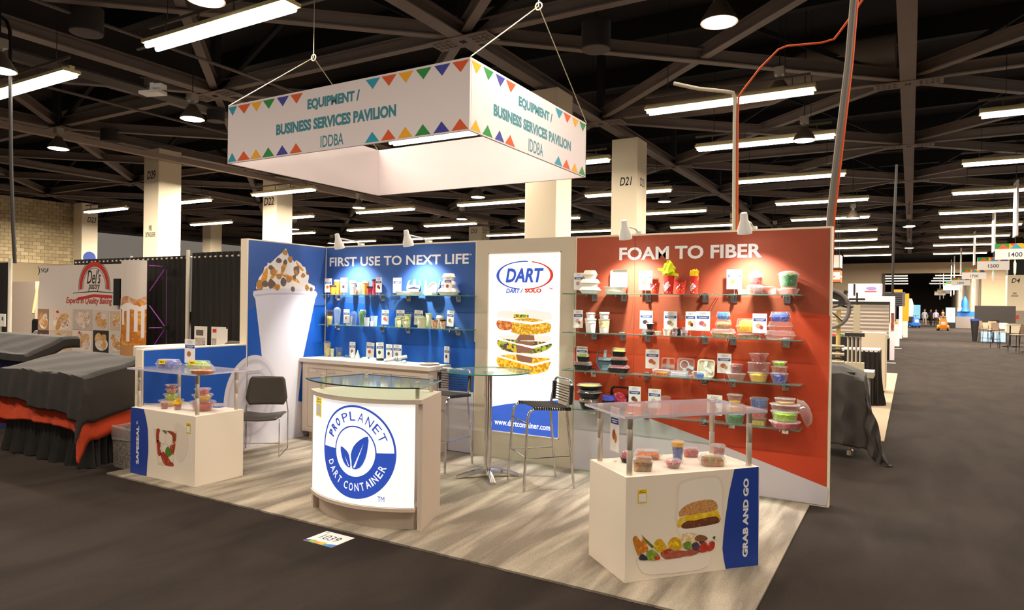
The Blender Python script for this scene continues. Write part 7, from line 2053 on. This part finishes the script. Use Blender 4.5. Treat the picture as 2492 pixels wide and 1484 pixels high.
# ---- aisle number signs
TRI = ('green', 'orange', 'teal', 'green', 'blue', 'yellow')
for k, (y, num, lab) in enumerate(((25.0, '1400', 'nearest hanging aisle sign numbered 1400'), (32.8, '1500', 'second hanging aisle sign from the front, between signs 1400 and 1700'), (44.1, '1700', 'third hanging aisle sign from the front, against the beige far wall'), (57.0, '1800', 'fourth hanging aisle sign from the front, over the far opening'), (66.5, '1900', 'hanging aisle sign just beyond sign 1800'), (71.6, '2000', 'hanging aisle sign two beyond sign 1800'), (88.7, '2300', 'small far hanging aisle sign numbered 2300'), (100, '2500', 'farthest hanging aisle sign down the hall'))):
    t = thing('aisle_sign', lab, 'sign', (9.98, y, 3.65))
    w_, h = .62, .60
    MB().box(-w_, -.02, 0, w_, .02, h).build('sign_panel', M_PAPER, t)
    f = Frame((-w_, -.021, 0), (1, 0, 0))
    text(num, (.42, .1, .84, .27), f, mat('number navy', (52, 44, 84), 0.6), t, .01, 0, .002)
    decal('header_strip', rect(0, h * .68, 2 * w_, h), f, mat('pennant yellow', PC['yellow'], .7), t, .001)
    decal('header_strip', rect(0, h * .68, w_ * .7, h), f, mat('pennant green', PC['green'], .7), t, .0014)
    for j in range(3):
        x0 = .08 + j * .39
        decal('header_triangle', [(x0, h * .68), (x0 + .36, h * .68), (x0 + .18, h * .97)], f, mat('pennant ' + ('orange', 'teal', 'blue')[j], PC[('orange', 'teal', 'blue')[j]], .7), t, .002)
        decal('header_triangle', [(x0 - .02, h), (x0 + .2, h), (x0 + .09, h * .8)], f, mat('pennant ' + ('green', 'orange', 'green')[j], PC[('green', 'orange', 'green')[j]], .7), t, .0016)
    # the blade banner over it, seen nearly edge on, and a tassel below
    MB().box(-.03, -.5, h + .25, .03, .5, h + 2.3).build('blade_banner', M_PAPER, t)
    for j, c in enumerate(('orange', 'green', 'teal', 'orange')):
        MB().box(.031, -.5, h + .3 + .5 * j, .036, .0, h + .7 + .5 * j).build('blade_print', mat('pennant ' + c, PC[c], .7), t)
    MB().tube([(0, 0, h), (0, 0, 9.75 - 3.65)], .012, 5).build('hanger', M_CABK, t)
    MB().loft([[(x, y_, z) for x, y_ in rrect(wv, wv * .4, .005, 2)] for wv, z in ((.02, 0), (.09, -.15), (.08, -.5), (.02, -.6))]).build('tassel', M_PAPER, t)

# ---- right side stools, tables, screen
M_TAUPE = mat('taupe seat', (176, 152, 128), 0.7)
def far_stool(x, y, rz, label):
    t = thing('tall_chair', label, 'stool', (x, y, 0), rz, 'taupe tall chairs on the right')
    MB().shape(rrect(.42, .42, .06, 3), [(1, .74), (1, .77)]).build('seat', M_TAUPE, t, smooth=True)
    MB().grid(lambda u, v: (-.2 - .05 * v, (u - .5) * (.42 - .06 * v), .82 + .36 * v), 6, 4).build('backrest', M_TAUPE, t, smooth=True)
    for sx in (-.19, .19):
        for sy in (-.19, .19):
            MB().tube([(sx * 1.2, sy * 1.2, 0), (sx, sy, .74)], .012, 6).build('leg', M_BLACK, t)
    MB().tube([(.2, -.21, .26), (.2, .21, .26), (-.2, .21, .26), (-.2, -.21, .26)], .009, 6, True).build('foot_ring', M_BLACK, t)
    for sy in (-.18, .18):
        MB().tube([(-.19, sy, .74), (-.22, sy * .95, .95)], .01, 6).build('back_post', M_BLACK, t)
for x, y, rz, lab in ((10.1, 37.6, .3, 'taupe tall chair nearest the black screen back'), (10.35, 36.4, 1.2, 'taupe tall chair second from the black screen'), (10.15, 31.8, .8, 'taupe tall chair in front of the middle bistro table'), (10.45, 28.2, 2.4, 'nearest taupe tall chair at the right edge'), (11.2, 32.4, 3.0, 'taupe tall chair behind the right bistro table')):
    far_stool(x, y, rz, lab)
for x, y, lab in ((10.75, 33.6, 'round bistro table between the tall chairs'), (10.95, 29.0, 'round bistro table at the right edge of the photo')):
    t = thing('bistro_table', lab, 'table', (x, y, 0))
    MB().lathe([(.38, 1.03), (.38, 1.06)], 24).build('table_top', M_TAUPE, t)
    MB().lathe([(.03, .04), (.03, 1.03)], 12).build('post', M_BLACK, t)
    for k in range(4):
        a = k * PI / 2 + .5
        MB().bar((0, 0, .05), (.34 * math.cos(a), .34 * math.sin(a), .02), .05, .03).build('foot_arm', M_BLACK, t)
t = thing('screen_stand', 'big dark screen seen from behind on the right of the aisle', 'screen', (10.75, 40.5, 0))
MB().box(-.95, -.05, 1.05, .95, .05, 2.0).build('screen_back', M_DARK, t, bevel=.02)
MB().box(-.2, -.08, .05, .2, 0, 1.2).build('mount', M_BLACK, t)
MB().box(-.5, -.3, 0, .5, .3, .05).build('foot', M_BLACK, t)
t = thing('drop_cloth_bin', 'black bag hanging at the left of the dark screen', 'bag', (9.75, 39.5, 0))
MB().shape(rrect(.4, .4, .1, 3), [(.5, .0), (.7, .4), (1, 1.1), (1.02, 1.15)]).build('bag_body', M_BLACK, t, smooth=True)
MB().shape(rrect(.42, .42, .1, 3), [(1, 1.15), (1.02, 1.25)]).build('blue_rim', M_ROYAL, t)
for k, x in enumerate((10.3, 10.9)):
    tag(MB().box(-.25, -.15, 0, .25, .15, .55).build('water_case', mat('pale blue case', (150, 180, 214), .5), loc=(x, 39.6, 0)), ('left', 'right')[k] + ' pale blue water case standing before the dark screen', 'box')
t = thing('info_screen', 'tall lit cyan info screen standing in the far aisle', 'screen', (9.95, 71, 0))
MB().box(-.42, -.05, 0, .42, .05, 2.0).build('totem', M_BLACK, t)
MB().box(-.37, -.06, .55, .37, -.05, 1.95).build('lit_face', mat('cyan screen', (150, 214, 236), .5, emit=.5), t)
t = thing('info_screen', 'tiny lit screen at the far end of the aisle', 'screen', (7.4, 110, 0))
MB().box(-.5, -.05, .4, .5, .05, 2.4).build('lit_face', mat('cyan screen', (150, 214, 236), .5, emit=.5), t)
MB().box(-.1, -.03, 0, .1, .03, .4).build('foot', M_BLACK, t)
t = thing('blue_display', 'blue stacked display on a white counter on the right of the far aisle', 'display', (11.2, 73, 0))
M_BLUED = mat('display blue', (30, 100, 190), .5)
MB().box(-1.2, -.3, 0, 1.2, .5, 1.1).build('grey_counter', mat('grey counter', (120, 112, 108), .6), t)
MB().box(-.6, -.1, 1.1, .9, .3, 1.6).build('blue_block', M_BLUED, t)
MB().shape(circ(.5, 16), [(.9, 1.6), (.6, 2.0), (.55, 2.6), (.3, 2.9), (.05, 3.1)]).build('blue_tower', M_BLUED, t, smooth=True)
MB().box(-.6, -.2, 1.6, -.2, .2, 1.95).build('white_block', M_PAPER, t)
for (x, y, wv, h, c, lab) in ((17, 96, 3, 2.4, (206, 196, 190), 'white far display wall behind the dark screen'), (15, 72, 2.4, 1.6, (222, 206, 200), 'pale far counter at the right behind the tall chairs'), (18.6, 60, 1.4, 2.2, (40, 52, 100), 'dark blue drinks cooler at the right edge')):
    t = thing('far_display', lab, 'display', (x, y, 0))
    MB().box(-wv / 2, 0, 0, wv / 2, .6, h).build('display_body', mat('display %d %d %d' % c, c, .6), t, bevel=.03)
    MB().box(-wv / 2 + .1, -.03, h * .55, wv / 2 - .1, 0, h * .9).build('front_panel', M_PAPER, t)

# ---- mobility scooters
def scooter(x, y, c, label, rz=0):
    t = thing('mobility_scooter', label, 'scooter', (x, y, 0), rz)
    m_ = mat('scooter %d %d %d' % c, c, .4)
    MB().shape(rrect(.85, 1.3, .2, 4), [(.9, .12), (1, .2), (1, .38), (.9, .45)]).build('body', m_, t, smooth=True)
    MB().shape(rrect(.6, .35, .1, 4), [(1, .0), (.9, .5), (.7, .62)]).build('front_cowl', m_, t, smooth=True, loc=(0, -.5, .4))
    MB().tube([(0, -.5, .95), (0, -.42, 1.15)], .03, 8).tube([(-.3, -.4, 1.15), (.3, -.4, 1.15)], .02, 8).build('handlebar', M_BLACK, t)
    MB().box(-.25, .1, .45, .25, .5, .6).box(-.25, .45, .6, .25, .55, 1.05).build('seat', M_BLACK, t, bevel=.03)
    for sx, sy in ((-.38, .42), (.38, .42), (-.3, -.52), (.3, -.52)):
        MB().lathe([(.15, -.05), (.15, .05)], 16).build('wheel', M_BLACK, t, loc=(sx, sy, .15), rot=(0, PI / 2, 0), smooth=True)
    MB().box(-.15, -.70, .5, .15, -.66, .75).build('number_plate', M_PAPER, t)
    return t
scooter(9.0, 61, (236, 140, 20), 'orange mobility scooter ridden towards the camera in the aisle')
scooter(6.9, 70, (40, 100, 190), 'blue mobility scooter parked at the left of the far aisle', .4)

# ---- people far down the aisle
def person(x, y, rz, label, shirt, trousers, hairc, pose='stand', skin=(206, 160, 130), shorts=False, z=0.0, h=1.76):
    k = h / 1.76
    V, E, R_ = [], [], []
    def add(p, r, parent=None):
        V.append(tuple(c * k for c in p))
        R_.append(r * k)
        if parent is not None:
            E.append((parent, len(V) - 1))
        return len(V) - 1
    sit = pose == 'sit'
    pv = add((0, 0, .95), .145)
    ws = add((0, .0, 1.1), .13, pv)
    ch = add((0, -.01, 1.30), .155, ws)
    nk0 = add((0, 0, 1.45), .075, ch)
    nk = add((0, -.01, 1.52), .055, nk0)
    hd = add((0, -.025, 1.62), .092, nk)
    add((0, -.02, 1.70), .085, hd)
    sw = {'walk': .16, 'stand': 0, 'sit': 0}[pose]
    hands = []
    for s in (-1, 1):
        sh = add((s * .19, 0, 1.41), .062, ch)
        if sit:
            el = add((s * .25, -.12, 1.16), .045, sh)
            wr = add((s * .2, -.36, 1.12), .03, el)
            hn = add((s * .18, -.43, 1.13), .034, wr)
        else:
            el = add((s * .25, .03 + s * sw * .3, 1.14), .045, sh)
            wr = add((s * .25, -.07 + s * sw * .8, .91), .03, el)
            hn = add((s * .25, -.09 + s * sw * .9, .84), .034, wr)
        hands.append((hn, s))
        hp = add((s * .095, 0, .88), .10, pv)
        if sit:
            kn = add((s * .14, -.42, .86), .068, hp)
            an = add((s * .14, -.46, .46), .045, kn)
            toe = add((s * .14, -.6, .42), .036, an)
        else:
            kn = add((s * .1, -.02 - s * sw, .5), .066, hp)
            an = add((s * .1, .03 - s * sw * 1.6, .09), .044, kn)
            toe = add((s * .11, -.12 - s * sw * 1.6, .04), .036, an)
    for hn, s in hands:
        bx, by, bz = [c / k for c in V[hn]]
        dn = (0, -.03, -.07) if not sit else (0, -.07, -.01)
        for j in range(4):
            o_ = (j - 1.5) * .017
            f1 = add((bx + (o_ if sit else 0), by + (0 if sit else o_) + dn[1] * .5, bz + dn[2] * .6), .010, hn)
            add((bx + (o_ if sit else -s * .012), by + (0 if sit else o_) + dn[1] * 1.0, bz + dn[2] * (1.1 - .1 * abs(j - 1.2))), .008, f1)
        th = add((bx - s * .03, by - .03, bz - .01), .011, hn)
        add((bx - s * .035, by - .05, bz - .035), .009, th)
    me = bpy.data.meshes.new('person')
    me.from_pydata(V, E, [])
    o = bpy.data.objects.new('person', me)
    COL.objects.link(o)
    o.modifiers.new('skin', 'SKIN').use_smooth_shade = True
    for v, r in zip(me.skin_vertices[0].data, R_):
        v.radius = (r, r)
    me.skin_vertices[0].data[0].use_root = True
    o.modifiers.new('sub', 'SUBSURF').levels = 1
    dg = bpy.context.evaluated_depsgraph_get()
    nm = bpy.data.meshes.new_from_object(o.evaluated_get(dg))
    o.modifiers.clear()
    o.data = nm
    bpy.data.meshes.remove(me)
    for m_ in (mat('skin tone %d' % skin[0], skin, .6), mat('cloth %d %d %d' % shirt, shirt, .85), mat('cloth %d %d %d' % trousers, trousers, .85), mat('shoe black', (40, 36, 34), .5)):
        nm.materials.append(m_)
    for p in nm.polygons:
        c = p.center / k
        ax_ = abs(c.x)
        arm = ax_ > .185
        if c.z > 1.475 and not arm:
            i = 0
        elif arm and not (sit and c.z < .95):
            i = 1 if (c.z > (1.14 if not sit else 1.2)) else 0
        elif c.z > .93:
            i = 1
        elif c.z > (.5 if shorts else .1) or sit:
            i = 2 if not (sit and c.z < .5) else 3
        elif shorts and c.z > .1:
            i = 0
        else:
            i = 3
        p.material_index = i
    o.location = (x, y, z)
    o.rotation_euler = (0, 0, rz)
    tag(o, label, 'person')
    hb = MB().loft([[(k * xx * s, k * (-.02 + yy * s + .012), k * zz) for xx, yy in circ(.098, 16)] for s, zz in ((.98, 1.60), (1.05, 1.68), (1.0, 1.74), (.7, 1.79), (.2, 1.81))])
    # keep the hair off the face
    hb.v = [(a, b + (.035 if b < -.03 * k and c < 1.71 * k else 0), c) for a, b, c in hb.v]
    hb.build('hair', mat('hair %d' % hairc[0], hairc, .8), o, smooth=True)
    for s in (-1, 1):
        MB().lathe([(.012 * k, -.004), (.010 * k, .006)], 8).build('eye', M_INK, o, loc=(s * .034 * k, -.114 * k, 1.635 * k), rot=(PI / 2, 0, 0))
        MB().shape(circ(.02 * k, 8), [(1, -.008 * k), (1.2, .0), (.8, .008 * k)]).build('ear', mat('skin tone %d' % skin[0], skin, .6), o, loc=(s * .094 * k, -.015 * k, 1.62 * k), rot=(0, PI / 2, 0))
    MB().loft([[(x_ * k, y_ * k, z_ * k) for x_, y_, z_ in r_] for r_ in (((-.012, -.108, 1.635), (.012, -.108, 1.635), (0, -.116, 1.636)), ((-.018, -.11, 1.598), (.018, -.11, 1.598), (0, -.14, 1.6)))]).build('nose', mat('skin tone %d' % skin[0], skin, .6), o)
    MB().box(-.025 * k, -.118 * k, 1.568 * k, .025 * k, -.105 * k, 1.578 * k).build('mouth', mat('lip', (150, 80, 70), .6), o)
    return o
person(7.95, 78.5, .1, 'person in pale grey shirt and shorts walking up the left of the aisle', (190, 196, 204), (176, 190, 200), (120, 90, 70), 'walk', shorts=True)
person(8.55, 80.0, -.2, 'person in black clothes walking between two others in the aisle', (34, 32, 36), (30, 28, 32), (50, 36, 30), 'walk')
person(8.95, 77.5, .0, 'person in lavender shirt and dark trousers walking in the aisle', (196, 190, 222), (60, 52, 50), (60, 44, 36), 'walk')
person(9.7, 82.0, .3, 'person in dark jacket standing behind the scooter rider', (44, 40, 44), (40, 36, 40), (40, 30, 26), 'stand')
person(9.0, 61.25, .0, 'person in grey top seated on the orange scooter', (130, 124, 120), (60, 56, 58), (196, 150, 80), 'sit', z=-.25)
person(11.9, 86.0, .6, 'person in dark clothes standing at the right before the blue display', (50, 38, 40), (30, 28, 40), (40, 30, 26), 'stand')
